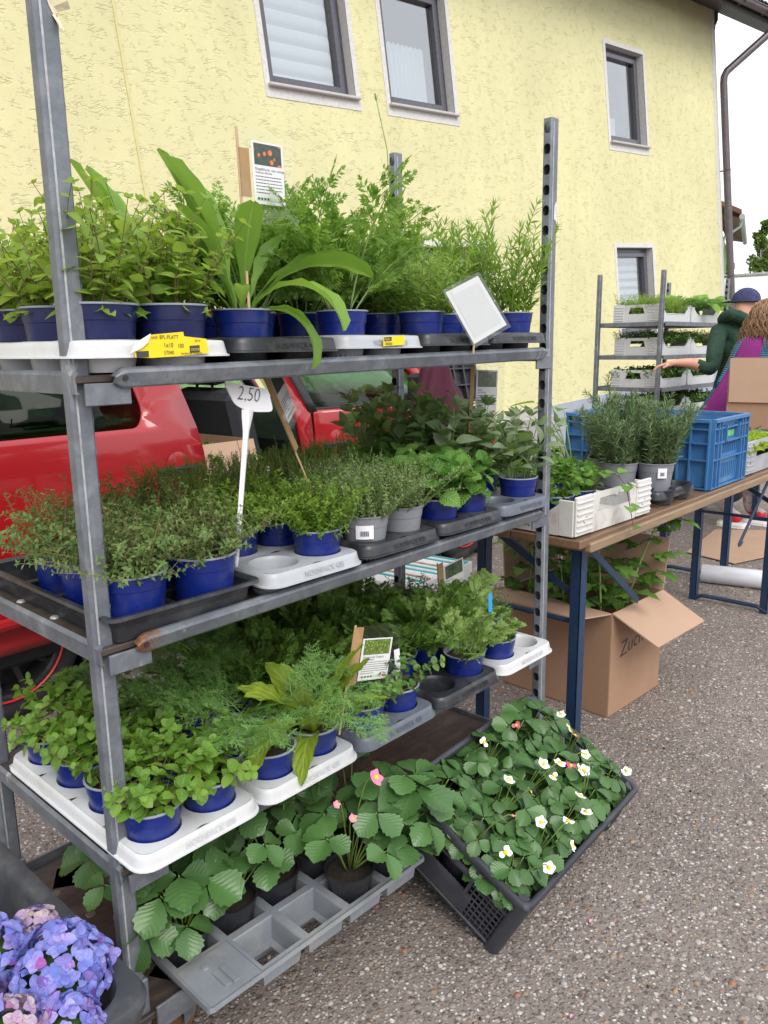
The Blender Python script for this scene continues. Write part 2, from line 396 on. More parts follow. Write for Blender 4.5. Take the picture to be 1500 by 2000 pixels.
M_FRAME2 = mat('anthracite_sash', (.085, .085, .10), .32, var=.1, coat=.2)
M_SILL = mat('stone_sill', (.45, .43, .42), .7, var=.12, vs=40, bmp=.3, bs=60)
M_GL = glassmat('window_glass', (.9, .94, .95), .30)
M_CURT = mat('white_curtain', (.82, .83, .85), .8, var=.03)
M_BLIND = mat('grey_white_blind', (.80, .81, .83), .7, var=.03)
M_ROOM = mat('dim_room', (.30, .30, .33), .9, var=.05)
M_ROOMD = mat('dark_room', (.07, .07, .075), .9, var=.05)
WINS = [(-5.869, -4.68, 1.282, 2.75, 'pleat'), (-4.309, -3.161, 1.282, 2.75, 'curtain'), (.036, 1.171, 1.282, 2.75, 'plain'),
        (0., 1.146, -1.46, 0., 'zebra'), (-5.05, -2.85, -1.36, .0, 'dark')]
UL, UR, VB, VT = -15.5, 3.45, -4.0, 3.78
PLV = -2.127
tw = .06
holes = []
for (u0, u1, v0, v1, kd) in WINS: holes.append([(u0+tw, v0+.11), (u1-tw, v0+.11), (u1-tw, v1-tw), (u0+tw, v1-tw)])
g = G()
us = sorted({UL, UR} | {q[0] for h in holes for q in h}); vs_ = sorted({PLV, VT} | {q[1] for h in holes for q in h})
for a_, b_ in zip(us, us[1:]):
    for c_, d_ in zip(vs_, vs_[1:]):
        mu, mv = (a_+b_)/2, (c_+d_)/2
        if any(h[0][0] < mu < h[1][0] and h[0][1] < mv < h[2][1] for h in holes): continue
        g.add([(a_, c_, 0), (b_, c_, 0), (b_, d_, 0), (a_, d_, 0)], [(0, 1, 2, 3)])
g.obj('wall', M_PL, house)
g = G(); g.box(((UL+UR)/2, (VB+PLV)/2, -.13), (UR-UL, PLV-VB, .30)); g.obj('plinth', mat('grey_blue_plinth', (.30, .33, .39), .8, var=.08, vs=3, bmp=.4, bs=80), house)
g = G(); g.add([(UR+.05, VB, .02), (UR+.05, VB, -8), (UR+.05, VT+2, -8), (UR+.05, VT, .02)], [(0, 1, 2, 3)]); g.obj('gable_wall', M_PL, house)
g = G(); g.cbox((UR+.012, (VT+VB)/2, -.02), (.13, VT-VB, .06), .006); g.obj('corner_strip', M_TRIM, house)
g = G(); g.box((-7.27, .7, .004), (.022, 6.0, .012)); g.obj('joint_profile', mat('yellow_joint', (.56, .52, .26), .85), house)
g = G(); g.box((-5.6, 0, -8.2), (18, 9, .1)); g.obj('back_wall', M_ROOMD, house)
for wi, (u0, u1, v0, v1, kd) in enumerate(WINS):
    a0, a1, b0, b1 = u0+tw, u1-tw, v0+.11, v1-tw; dp = -.13
    # trim band, mitred as four butt pieces, slightly proud of the render
    g = G()
    g.box(((u0+u0+tw)/2, (v0+v1)/2, .0), (tw, v1-v0, .012)); g.box(((u1+u1-tw)/2, (v0+v1)/2, .0), (tw, v1-v0, .012))
    g.box(((a0+a1)/2, v1-tw/2, .0), (a1-a0, tw, .012)); g.box(((a0+a1)/2, v0+.055, .0), (a1-a0, .11, .012))
    # reveal
    for (x0, y0, x1, y1) in ((a0, b0, a0, b1), (a1, b0, a1, b1), (a0, b0, a1, b0), (a0, b1, a1, b1)):
        g.add([(x0, y0, .004), (x1, y1, .004), (x1, y1, dp-.08), (x0, y0, dp-.08)], [(0, 1, 2, 3)])
    f = G(); fwid = .062
    def rect_frame(gg, x0, x1, y0, y1, wd, z0, z1, m=0):
        zc, zd = (z0+z1)/2, z1-z0
        gg.cbox((x0+wd/2, (y0+y1)/2, zc), (wd, y1-y0, zd), .006, m=m); gg.cbox((x1-wd/2, (y0+y1)/2, zc), (wd, y1-y0, zd), .006, m=m)
        gg.cbox(((x0+x1)/2, y0+wd/2, zc), (x1-x0-2*wd, wd, zd-.002), .006, m=m); gg.cbox(((x0+x1)/2, y1-wd/2, zc), (x1-x0-2*wd, wd, zd-.002), .006, m=m)
    rect_frame(f, a0, a1, b0, b1, fwid, dp-.05, dp+.03)
    rect_frame(f, a0+fwid-.012, a1-fwid+.012, b0+fwid-.004, b1-fwid+.004, .065, dp-.03, dp+.052, 1)
    if kd == 'dark': f.cbox(((a0+a1)/2, (b0+b1)/2, dp+.01), (.12, b1-b0-.1, .07), .006)
    win = f.obj('window', [M_FRAME, M_FRAME2], house)
    tr = g.obj('window_trim', M_TRIM, win)
    s = G(); s.cbox(((a0+a1)/2+.0, b0-.004, -.03), (a1-a0+.06, .03, .17), .008); s.obj('sill', M_SILL, win)
    i0, i1, j0, j1 = a0+fwid+.045, a1-fwid-.045, b0+fwid+.05, b1-fwid-.05
    s = G(); s.box(((i0+i1)/2, (j0+j1)/2, dp-.005), (i1-i0+.03, j1-j0+.03, .004)); s.obj('pane', M_GL, win)
    s = G(); s.add([(a0-.3, b0-.3, dp-1.2), (a1+.3, b0-.3, dp-1.2), (a1+.3, b1+.3, dp-1.2), (a0-.3, b1+.3, dp-1.2), (a0-.3, b0-.3, dp-.06), (a1+.3, b0-.3, dp-.06), (a1+.3, b1+.3, dp-.06), (a0-.3, b1+.3, dp-.06)],
                   [(0, 1, 2, 3), (0, 1, 5, 4), (3, 2, 6, 7), (0, 3, 7, 4), (1, 2, 6, 5)])
    s.obj('room', M_ROOMD if kd == 'dark' else M_ROOM, win)
    zc = dp-.09
    if kd == 'pleat':
        P = []; nf = 8
        for q_ in range(nf*6+1):
            vv = j1+.05-(j1-j0+.1)*q_/(nf*6); ph = (q_ % 6)/6; P.append([(i0-.01+x*(i1-i0+.02)/8, vv, zc+.03*sin(pi*ph)**.7-.012*(1-ph)) for x in range(9)])
        s = G(); s.grid(P); smooth_auto(s.obj('pleated_blind', M_BLIND, win), 50)
    elif kd == 'curtain':
        nfd = 11; P = []
        for yy in (j0-.02, j0+(j1-j0)*.34, j0+(j1-j0)*.60):
            P.append([(i0+.0+(i1-i0-.05)*x/(nfd*8), yy+.006*sin(x*.8), zc-.04+.022*sin(x/8*2*pi)) for x in range(nfd*8+1)])
        s = G(); s.grid(P); s.obj('pleated_curtain', M_CURT, win, smooth=True)
    elif kd == 'zebra':
        hh = (j1-j0)/9.
        for q_ in range(9):
            s = G(); s.cbox(((i0+i1)/2, j1-hh*(q_+.3), zc), (i1-i0, hh*.58, .006), .002); s.obj('blind_slat', M_BLIND, win)
        s = G(); s.box(((i0+i1)/2, (j0+j1)/2, zc-.03), (i1-i0, j1-j0, .003)); s.obj('blind_back', mat('grey_blind_back', (.36, .40, .47), .8), win)
    elif kd == 'plain':
        s = G(); s.cbox(((i0+i1)/2+.12, j0+.19, zc-.2), (.42, .42, .02), .004); s.obj('white_panel', M_CURT, win)
    hd = G(); hd.cbox((a1-fwid-.1 if wi else a0+.3, b0+.035, dp+.045), (.06, .018, .02), .004); hd.obj('drain_cap', M_FRAME2, win)
# roof: soffit boards, fascia, gutter, tiles, corbel
M_DARKW = mat('dark_stained_timber', (.035, .028, .03), .6, var=.3, vs=8, stretch=(1, 12, 1), bmp=.3)
g = G(); ER = 5.6
for q_ in range(7):
    t0, t1 = q_/7., (q_+1)/7.-.008
    y0, y1 = 3.74-.26*t0, 3.74-.26*t1; z0, z1 = -.02+.60*t0, -.02+.60*t1
    g.add([(UL, y0, z0), (ER, y0, z0), (ER, y1, z1), (UL, y1, z1), (UL, y0+.03, z0), (ER, y0+.03, z0), (ER, y1+.03, z1), (UL, y1+.03, z1)], [(0, 1, 2, 3), (4, 5, 6, 7), (0, 1, 5, 4), (2, 3, 7, 6), (1, 2, 6, 5)])
roof = g.obj('roof', M_DARKW, house)
g = G(); g.cbox(((UL+ER)/2, 3.51, .60), (ER-UL, .17, .03), .004); g.obj('fascia_board', M_DARKW, roof)
g = G(); rp = [(0.07*cos(a_), .07*sin(a_)) for a_ in np.linspace(pi, 2*pi, 11)]
g.loft([[(x_, 3.53+b_, .70+a_) for a_, b_ in rp]+[(x_, 3.53+b_*.93, .70+a_*.93) for a_, b_ in rp[::-1]] for x_ in (UL, ER)], cap=(True, True))
g.tube([(UL, 3.535, .775), (ER, 3.535, .775)], .011, 8)
M_ZINC = mat('weathered_brown_zinc', (.12, .10, .11), .42, metal=.55, var=.2, vs=20, dirt=(.2, .17, .15), dirtamt=.4)
gut = g.obj('gutter', M_ZINC, roof); smooth_auto(gut)
for q_ in range(16, 24):
    g = G(); g.box((UL+.4+q_*.86, 3.497, .70), (.03, .07, .155)); g.obj('gutter_bracket', M_ZINC, roof)
g = G(); tl = []
for q_ in range(int((ER-UL)/.075)):
    u_ = UL+q_*.075; tl.append((u_, 3.615+.022*(1 if q_ % 2 else -1)))
g.loft([[(a_, b_-dz*.75+.0, .72-dz*3) for a_, b_ in tl] for dz in (0., -.0, .3)], closed=False) if False else g.grid([[(a_, b_+s_*.55, .74-s_) for a_, b_ in tl] for s_ in (0., 1.2, 5.)])
g.obj('roof_tiles', mat('dark_roof_tiles', (.08, .075, .075), .7, var=.2, vs=9, bmp=.4), roof)
g = G(); prof = [(0, 3.74), (0, 3.40), (.06, 3.44), (.09, 3.47), (.10, 3.53), (.14, 3.555), (.17, 3.60), (.20, 3.62), (.21, 3.70), (.22, 3.74)]
g.poly([(UR+.07+a_, b_, -.02) for a_, b_ in prof], t=(0, 0, -.16)); g.obj('timber_corbel', M_DARKW, roof)
g = G(); g.tube([(UR+.12, VB+.5, .10), (UR+.12, 2.58, .10), (UR+.125, 2.68, .11), (UR+.16, 2.76, .14), (UR+.75, 3.25, .56), (UR+.82, 3.33, .62), (UR+.83, 3.5, .64)], .060, 14)
dpipe = smooth_auto(g.obj('downpipe', M_ZINC, house), 50)
for v_ in (-2.2, -.55, 1.2):
    g = G(); g.tube([(UR+.12+.06*cos(a_), v_, .10+.06*sin(a_)) for a_ in np.linspace(0, 2*pi, 15)[:-1]], .009, 5, closed=True); g.box((UR+.06, v_, .06), (.02, .02, .12)); g.obj('pipe_clip', M_ZINC, dpipe)

# low concrete kerb block at the foot of the house
g = G(); g.cbox((7.3, 4.2, .2), (1.9, .45, .55), .02); tag(g.obj('concrete_block', mat('grey_concrete', (.38, .37, .35), .9, var=.15, vs=9, bmp=.6, bs=40, dirt=(.2, .19, .17), dirtamt=.5)), 'low grey concrete block at the foot of the yellow house', 'concrete block')

# ---------------------------------------------------------------- neighbouring house behind the corner
nb = thing('green_house', 'green walled house with brown boarded eaves behind the yellow corner', 'house', (18.74, 5.95, 0), math.atan2(.303, .953))
M_GREEN = mat('green_render', (.16, .36, .13), .9, var=.06, vs=4)
M_BRN = mat('brown_soffit_boards', (.16, .075, .045), .6, var=.3, vs=6)
g = G(); g.box((2.3, 3.0, 1.95), (4.6, 6.0, 3.9)); g.obj('wall', M_GREEN, nb)
for q_ in range(14):
    rf = G(); rf.box((-.1+q_*.345, -.18, 4.14), (.32, .46, .025), rotx(.2)); o_ = rf.obj('soffit_board', M_BRN, nb)
rf = G(); rf.add([(-.4, -.42, 4.15), (4.8, -.42, 4.15), (4.8, 3, 5.9), (-.4, 3, 5.9), (-.4, -.42, 4.25), (4.8, -.42, 4.25), (4.8, 3, 6.0), (-.4, 3, 6.0)], [(0, 1, 2, 3), (4, 5, 6, 7), (0, 1, 5, 4), (0, 3, 7, 4), (1, 2, 6, 5)])
nroof = rf.obj('roof', M_BRN, nb)
g = G(); g.tube([(-.4, -.44, 4.10), (4.8, -.44, 4.10)], .06, 10); g.obj('gutter', mat('pale_zinc', (.42, .44, .44), .45, metal=.4), nroof)
g = G(); g.tube([(.1, -.42, 4.06), (.1, -.40, 3.95), (.1, -.1, 3.75), (.1, -.05, 3.6), (.1, -.05, 0)], .035, 10); g.obj('downpipe', MATS['pale_zinc'], nb)

# ---------------------------------------------------------------- trees far behind
def leaf_cards(rg, C, R, n, s):
    """small leaf-sized quads through an ellipsoid shell"""
    d = rg.normal(size=(n, 3)); d /= np.linalg.norm(d, axis=1)[:, None]; r = rg.random(n)**.4
    P = C+d*r[:, None]*R; x = rg.normal(size=(n, 3)); x /= np.linalg.norm(x, axis=1)[:, None]; y = np.cross(x, rg.normal(size=(n, 3))); y /= np.linalg.norm(y, axis=1)[:, None]
    sz = s*(.6+.8*rg.random(n))[:, None]
    V = np.stack([P-x*sz, P+y*sz*.6, P+x*sz, P-y*sz*.6], 1).reshape(-1, 3); return V, np.arange(4*n).reshape(-1, 4)
M_BIRCH = mat('birch_bark', (.55, .53, .48), .8, var=.3, vs=3, stretch=(1, 1, 6))
TREES = [('olive bushy tree in front of the green house, close behind the yellow corner', 15.75, 5.15, 3.1, 1.0, (.075, .095, .014), .07),
         ('tall loose birch with pale trunk standing above the white tent', 43.5, 12.9, 7.6, 1.3, (.05, .085, .018), .14),
         ('olive green bushy tree just beside the drain pipe', 42.0, 15.0, 5.3, 2.0, (.075, .095, .014), .11),
         ('dense green tree between the two birches behind the tent', 45.0, 12.6, 5.4, 2.0, (.055, .10, .016), .11),
         ('slender birch in light leaf left of the tall birch', 41.5, 14.0, 6.3, .9, (.06, .09, .02), .12),
         ('broad olive tree at the edge of the view behind the tent', 42.5, 10.3, 5.6, 2.4, (.08, .105, .016), .12)]
for (lb, x_, y_, hh, ra, colr, ls) in TREES:
    rg = np.random.default_rng(int(x_*10+y_*7))
    t_ = thing('tree', lb, 'tree', (x_, y_, 0), 0, 'trees behind the yellow house')
    g = G(); g.tube([(0, 0, 0), (.05, 0, hh*.3), (-.05, .05, hh*.65), (0, 0, hh*.97)], [.14, .11, .07, .02], 7)
    for q_ in range(9):
        z_ = hh*(.35+.06*q_); an = rg.random()*6.28; l_ = ra*(.8-.04*q_)
        g.tube([(0, 0, z_), (cos(an)*l_*.5, sin(an)*l_*.5, z_+l_*.3), (cos(an)*l_, sin(an)*l_, z_+l_*.35)], [.05, .03, .012], 5)
    g.obj('trunk', M_BIRCH, t_)
    g = G()
    for q_ in range(26):
        z_ = hh*(.3+.68*q_/26.); wd = ra*min(1., (1-q_/26.)*1.5+.12)
        an = rg.random()*6.28; c_ = np.array([cos(an)*wd*.6*rg.random()**.5, sin(an)*wd*.6*rg.random()**.5, z_])
        V_, Q_ = leaf_cards(rg, c_, np.array([.5, .5, .38])*(wd*.75+.2), 120, ls*.8); g.add(V_, Q_)
    g.obj('crown', leafmat('tree_leaf_%d' % int(x_*10), tuple(c*1.3 for c in colr), tuple(c*2.2 for c in colr), tuple(c*3.4 for c in colr), trans=.4), t_)['kind'] = 'stuff'

# white market tent
tent = thing('market_tent', 'white fabric market tent roof with metal frame', 'tent', (18.6, 4.3, 0), .1)
M_TENT = mat('white_tent_fabric', (.78, .78, .80), .75, var=.04, vs=3)
g = G(); g.add([(-1.9, -2.2, 1.95), (1.9, -2.2, 1.95), (1.9, 2.2, 1.95), (-1.9, 2.2, 1.95), (-1.0, -2.2, 2.72), (-1.0, 2.2, 2.72)], [(0, 4, 5, 3), (4, 1, 2, 5)], [(0, 1, 4), (3, 2, 5)])
for s_ in range(8): g.box((-1.45, -2.0+s_*.57, 2.34), (1.2, .012, .02), roty(-.7))
g.obj('roof_fabric', M_TENT, tent)
g = G(); g.tube([(-1.0, -2.25, 2.75), (-1.0, 2.25, 2.75)], .035, 8); g.tube([(-1.9, -2.2, 1.95), (-1.9, 2.2, 1.95)], .03, 8); g.obj('frame', MATS['pale_zinc'], tent)
for x_, y_ in ((-1.9, -2.2), (-1.9, 2.2), (1.9, -2.2), (1.9, 2.2)):
    g = G(); g.tube([(x_, y_, 0), (x_, y_, 1.95)], .03, 8); g.obj('pole', MATS['pale_zinc'], tent)
# ================================================================ PLANT TROLLEYS
def galv():
    m, n, p, _ = _pr('galvanised_steel'); v = objvec(n)
    a = n.nodes.new('ShaderNodeTexVoronoi'); a.inputs['Scale'].default_value = 70; n.links.new(v, a.inputs['Vector'])
    sx = n.nodes.new('ShaderNodeSeparateColor'); n.links.new(a.outputs['Color'], sx.inputs[0])
    b = noise(n, 14, 6, .7, v, dist=.5)
    f = math_(n, 'MULTIPLY_ADD', sx.outputs[0], .07, math_(n, 'MULTIPLY', b, 1.0))
    c = ramp(n, f, [(.3, (.105, .118, .142)), (.55, (.165, .18, .205)), (.8, (.26, .275, .30))])
    sc = ramp(n, noise(n, 55, 6, .75, objvec(n, (1, 1, .25)), dist=1.2), [(.60, 0.), (.68, 1.)])
    c = mixc(n, math_(n, 'MULTIPLY', sc, .55), c, (.10, .09, .085))
    wt = ramp(n, noise(n, 30, 5, .7, objvec(n, (1, 1, .4))), [(.64, 0.), (.72, 1.)])
    c = mixc(n, math_(n, 'MULTIPLY', wt, .5), c, (.6, .6, .6))
    n.links.new(c, p.inputs['Base Color']); p.inputs['Metallic'].default_value = .35
    n.links.new(ramp(n, b, [(.3, .42), (.7, .62)]), p.inputs['Roughness'])
    n.links.new(bump(n, noise(n, 90, 4, .6, v), .25, .002), p.inputs['Normal']); return m
M_GALV = galv()
M_PLY = mat('film_faced_plywood', (.055, .042, .036), .55, var=.4, vs=7, dirt=(.16, .13, .10), dirtamt=.6, ds=9, bmp=.2, stretch=(1, 3, 1))
M_RUST = mat('rust', (.22, .08, .03), .8, var=.4, vs=50, bmp=.5, dirt=(.4, .35, .3), dirtamt=.5, ds=40)
M_CAST = mat('rusty_brown_caster', (.13, .06, .03), .65, var=.3, vs=25, bmp=.3)
M_BLK = mat('black_rubber', (.02, .02, .022), .6, var=.2)

def post_geo(H, wx, wy, holeface, z0=.0, pitch=.05, zs=None, r=.011):
    """square channel post; the face at local -x (or +x) carries a column of round-topped slots"""
    g = G(); x, y = wx/2, wy/2; ch = .004; t = .0025
    sgn = -1 if holeface == '-x' else 1
    # three plain folded faces, chamfered corners, with thickness
    prof = [(sgn*x, -y+ch), (sgn*(x-ch), -y), (-sgn*(x-ch), -y), (-sgn*x, -y+ch), (-sgn*x, y-ch), (-sgn*(x-ch), y), (sgn*(x-ch), y), (sgn*x, y-ch)]
    inn = [(a*(1-2*t/wx), b*(1-2*t/wy)) for a, b in prof]
    for pr in (prof, inn): g.loft([[(a, b, z) for a, b in pr] for z in (z0, H)], closed=False)
    g.loft([[(a, b, H) for a, b in prof], [(a, b, H) for a, b in inn]], closed=False)
    # perforated face
    zlist = np.arange(zs or z0, H+1e-6, pitch); hw = y-ch
    for z in zlist[:-1]:
        k = 16; ang = np.arange(k)/k*2*pi+pi/k; hx = []; ox = []
        for a_ in ang:
            yy, zz = cos(a_), sin(a_); top = max(-.75, min(zz, .95)); hx.append((sgn*x, yy*r*(.92 if zz < 0 else 1), z+pitch/2+top*r*1.35))
            sc = min(hw/max(abs(yy), 1e-6), pitch/2/max(abs(zz), 1e-6)); ox.append((sgn*x, yy*sc, z+pitch/2+zz*sc))
        hi = [(sgn*(x-.004), b, c) for a, b, c in hx]
        g.loft([ox, hx, hi])
        for cy in (-1, 1):
            pass
    # corner bits left by the radial pattern
    for z in zlist[:-1]:
        for sy in (-1, 1):
            for sz in (-1, 1):
                yy = sy*hw; zz = z+pitch/2+sz*pitch/2; a0 = atan2(pitch/2, hw)
                ks = [pi/16+i*pi/8 for i in range(16)]
                A = [a for a in ks if 0 < a < a0][-1:] ; B = [a for a in ks if a0 < a < pi/2][:1]
                if A and B: g.add([(sgn*x, yy, zz), (sgn*x, yy, z+pitch/2+sz*hw*math.tan(A[0])), (sgn*x, sy*pitch/2/math.tan(B[0]), zz)], T=[(0, 1, 2)])
    if z0 < zlist[0]-1e-4: g.add([(sgn*x, -hw, z0), (sgn*x, hw, z0), (sgn*x, hw, zlist[0]), (sgn*x, -hw, zlist[0])], [(0, 1, 2, 3)])
    return g
def shelf(parent, z0, L, W, slope=0., rust=False, front_only=False):
    """ply panel in a steel frame with rolled lips; hooked brackets at the corners"""
    y0, y1 = -.035, W+.035; x0, x1 = .045, L-.03
    def zf(x): return z0+slope*x
    R = roty(-math.atan(slope))
    g = G(); g.cbox(((x0+x1)/2-.02, (y0+y1)/2, zf((x0+x1)/2)-.013), (x1-x0+.075, y1-y0-.02, .012), .002, R); pan = g.obj('shelf_panel', M_PLY, parent)
    # front and back lips: rolled profile lofted along x, ends cut back
    def lip(ys, sg):
        pf = [(0, -.027), (.003*sg, -.028), (.0055*sg, -.025), (.0115*sg, -.005), (.010*sg, .0), (.004*sg, .004), (-.003*sg, .004), (-.004*sg, .0), (.003*sg, -.001), (.006*sg, -.005), (.001*sg, -.022)]
        g = G(); xs = [x0-.004, x0+.004, x0+.014, x1-.014, x1-.004, x1]; sc = [.35, .75, 1, 1, .8, .4]
        g.loft([[(x, ys+a, zf(x)-.014+(b+.014)*s_) for a, b in pf] for x, s_ in zip(xs, sc)], cap=(True, True)); return g
    l = smooth_auto(lip(y0, -1).obj('front_lip', M_GALV, pan), 18)
    lip(y1, 1).obj('back_lip', M_GALV, pan)
    for xs, sg in ((x0-.052, -1), (x1+.022, 1)):
        g = G(); pf = [(0, -.032), (.007*sg, -.032), (.009*sg, -.004), (.004*sg, .003), (0, .0), (.004*sg, -.006), (.004*sg, -.028)]
        g.loft([[(xs+a, y, zf(xs)-.002+b) for a, b in pf] for y in (y0+.012, y1-.012)], cap=(True, True)); g.obj('side_lip', M_GALV, pan)
    for xs, sg in ((x0, 1), (x1, -1)):
        for ys in (y0, y1):
            g = G(); g.cbox((xs-sg*.022+sg*.012, ys+(.004 if ys > 0 else -.004)*0+.006*(1 if ys < 0 else -1), zf(xs)-.036), (.075, .006, .034), .003)
            g.obj('hook_bracket', M_GALV, pan)
    for ys in (y0-.0105,):
        for xs in (x0+.012,):
            g = G(); g.tube([(xs, ys-.001, zf(xs)-.012), (xs, ys+.004, zf(xs)-.012)], .0045, 10); g.obj('lip_hole', M_BLK, pan)
    if rust:
        m2 = M_GALV.copy(); m2.name = 'rusting_galvanised_steel'; n = m2.node_tree; p = n.nodes['Principled BSDF']; old = p.inputs['Base Color'].links[0].from_socket
        sp = n.nodes.new('ShaderNodeSeparateXYZ'); n.links.new(objvec(n), sp.inputs[0])
        fx = ramp(n, sp.outputs[0], [(.045, .50), (.15, .0)]); nz = noise(n, 38, 6, .75, objvec(n), dist=.6)
        f = ramp(n, math_(n, 'ADD', fx, math_(n, 'MULTIPLY', nz, .75)), [(.68, 0.), (.84, .9)])
        rc = ramp(n, noise(n, 120, 4, .7, objvec(n)), [(.3, (.10, .035, .015)), (.6, (.26, .10, .04)), (.75, (.42, .33, .26))])
        n.links.new(mixc(n, f, old, rc), p.inputs['Base Color']); l.data.materials[0] = m2
    for y in np.linspace(y0+.08, y1-.08, 4):
        g = G(); g.lathe([(0, .0035), (.006, .003), (.0085, .001), (.009, -.001)], 12, (x0-.034, y, zf(0)-.0055)); g.obj('rivet', MATS['pale_zinc'], pan, smooth=True)
    return pan
def caster(parent, x, y, r=.062, rz=0.):
    g = G(); g.lathe([(0, -.004), (r*.25, -.018), (r*.55, -.018), (r*.62, -.012), (r*.8, -.012), (r*.86, -.02), (r*.98, -.018), (r, -.008), (r, .008), (r*.98, .018), (r*.86, .02), (r*.8, .012), (r*.62, .012), (r*.55, .018), (r*.25, .018), (0, .004)], 28, (0, 0, 0), R=rotx(pi/2))
    c = g.obj('caster_wheel', M_CAST, parent, smooth=False, loc=(x, y, r), rot=(0, 0, rz)); smooth_auto(c)
    g = G(); 
    for s_ in (-1, 1): g.cbox((0, s_*.027, .035), (.04, .005, .11), .002)
    g.cbox((0, 0, .092), (.075, .07, .006), .002); g.tube([(0, -.034, 0), (0, .034, 0)], .007, 8); g.obj('caster_fork', MATS['galvanised_steel'] if 'galvanised_steel' in MATS else M_GALV, c)
TL, TW = 1.3138, .5124
SH = [(1.303, .016), (.871, .012), (.472, .0), (.165, .0)]       # lip height at the left post, rise towards the far post
tro = thing('plant_trolley', 'tall galvanised plant trolley with three plywood shelves full of potted herbs', 'trolley', (0, 0, 0))
def lean(o, x, y, dx, dy):
    """post leans a touch"""
    o.matrix_local = Matrix(((1, 0, dx, x), (0, 1, dy, y), (0, 0, 1, 0), (0, 0, 0, 1)))
for nm, (x_, y_, hf, dx, dy) in {'fl': (0, 0, '+x', .002, .004), 'fr': (TL+.018, -.022, '-x', -.006, .011), 'br': (TL, TW, '-x', 0, 0), 'bl': (0, TW, '+x', 0, 0)}.items():
    g = post_geo(1.90, .035, .027, hf, z0=.135, zs=.15); o = g.obj('post', M_GALV, tro); lean(o, x_, y_, dx, dy)
    s_ = G(); s_.cbox((0, 0, .175), (.047, .035, .10), .003); s_.obj('socket', M_GALV, o)
    if nm == 'fr':
        s_ = G(); s_.add([(.001, -.0138, 1.655), (.016, -.0138, 1.65), (.016, -.0138, 1.69), (.010, -.0138, 1.70), (.001, -.0138, 1.685)], T=[(0, 1, 2), (0, 2, 3), (0, 3, 4)]); s_.obj('sticker_remnant', mat('torn_sticker', (.6, .62, .62), .6, var=.4, vs=120), o)
    s_ = G(); s_.cbox((-.0085, -.0138, 1.02), (.0035, .0016, 1.74), .0006); s_.obj('seam', mat('highlit_zinc_seam', (.42, .43, .45), .45, metal=.3, var=.25, vs=60, dirt=(.15, .15, .16), dirtamt=.7, ds=30), o)  # raised seam; the post's highlight line is put into its lighter colour
    if nm == 'fl':
        s_ = G(); P = [(-.002, 1.86), (.0165, 1.86), (.0168, 1.80), (.012, 1.785), (.004, 1.80), (-.002, 1.82)]
        s_.poly([(a, -.0140, b) for a, b in P], t=(0, -.0006, 0)); s_.add([(.010, -.0145, 1.80), (.0168, -.0145, 1.795), (.030, -.024, 1.80), (.025, -.028, 1.808)], [(0, 1, 2, 3)]); s_.add([(.007, -.0145, 1.79), (.0165, -.0145, 1.788), (.018, -.026, 1.768), (.010, -.028, 1.772)], [(0, 1, 2, 3)])
        s_.obj('torn_label', mat('torn_paper', (.62, .55, .38), .8, var=.3, vs=60), o)
shelf(tro, SH[0][0], TL, TW, SH[0][1]); shelf(tro, SH[1][0], TL, TW, SH[1][1], rust=True); shelf(tro, SH[2][0], TL, TW, SH[2][1])
# base
g = G(); g.cbox((TL/2, TW/2, .150), (TL+.046, TW+.054, .014), .002); base = g.obj('base_panel', M_PLY, tro)
for (c_, d_) in (((TL/2, -.032, .145), (TL-.05, .006, .05)), ((TL/2, TW+.032, .155), (TL-.05, .006, .05)), ((-.028, TW/2, .145), (.006, TW-.04, .05)), ((TL+.028, TW/2, .145), (.006, TW-.04, .05))):
    g = G(); g.cbox(c_, d_, .002); g.obj('base_rail', M_GALV, base)
for x_, y_, a_ in ((.11, .045, .5), (TL-.1, .05, .2), (.1, TW-.06, 1.), (TL-.1, TW-.06, -.4)): caster(base, x_, y_, rz=a_)
for x_, y_ in ((.07, .3), (.12, .22), (.18, .42), (.05, .42)):
    g = G(); g.lathe([(0, .0012), (.009, .001), (.011, 0)], 14, (x_, y_, .1572)); g.obj('rivet', mat('dull_rivet', (.16, .14, .11), .6, metal=.3), base)

# second trolley by the house, its shelves loaded with white crates
t2m = Matrix.Translation((5.63, 1.54, 0)) @ Matrix.Rotation(radians(-1), 4, 'Z')
tro2 = thing('plant_trolley', 'second galvanised trolley with white crates standing against the yellow house', 'trolley', mw=t2m)
T2S = [1.50, 1.235, .975, .735, .3]
for x_, y_, hf in ((0, 0, '+x'), (1.33, 0, '-x'), (1.33, .55, '-x'), (0, .55, '+x')):
    g = post_geo(1.90, .042, .03, hf, z0=.135, zs=.15) if x_ > 1 else None
    if g is None:
        g = G(); g.cbox((0, 0, 1.02), (.042, .03, 1.76), .004); g.box((.0, -.016, 1.02), (.008, .004, 1.74))
    g.obj('post', M_GALV, tro2, loc=(x_, y_, 0))
for z_ in T2S:
    g = G(); g.cbox((.665, .275, z_-.012), (1.25, .56, .012), .002); pn = g.obj('shelf_panel', M_PLY, tro2)
    for (c_, d_) in (((.665, -.02, z_-.01), (1.26, .01, .035)), ((.665, .57, z_-.01), (1.26, .01, .035)), ((.015, .275, z_-.01), (.012, .56, .035)), ((1.315, .275, z_-.01), (.012, .56, .035))):
        g = G(); g.cbox(c_, d_, .003); g.obj('shelf_rail', M_GALV, pn)
g = G(); g.cbox((.665, .275, .15), (1.3, .55, .03), .003); b2 = g.obj('base_panel', M_PLY, tro2)
for x_, y_ in ((.1, .06), (1.23, .06), (.1, .49), (1.23, .49)): caster(b2, x_, y_)
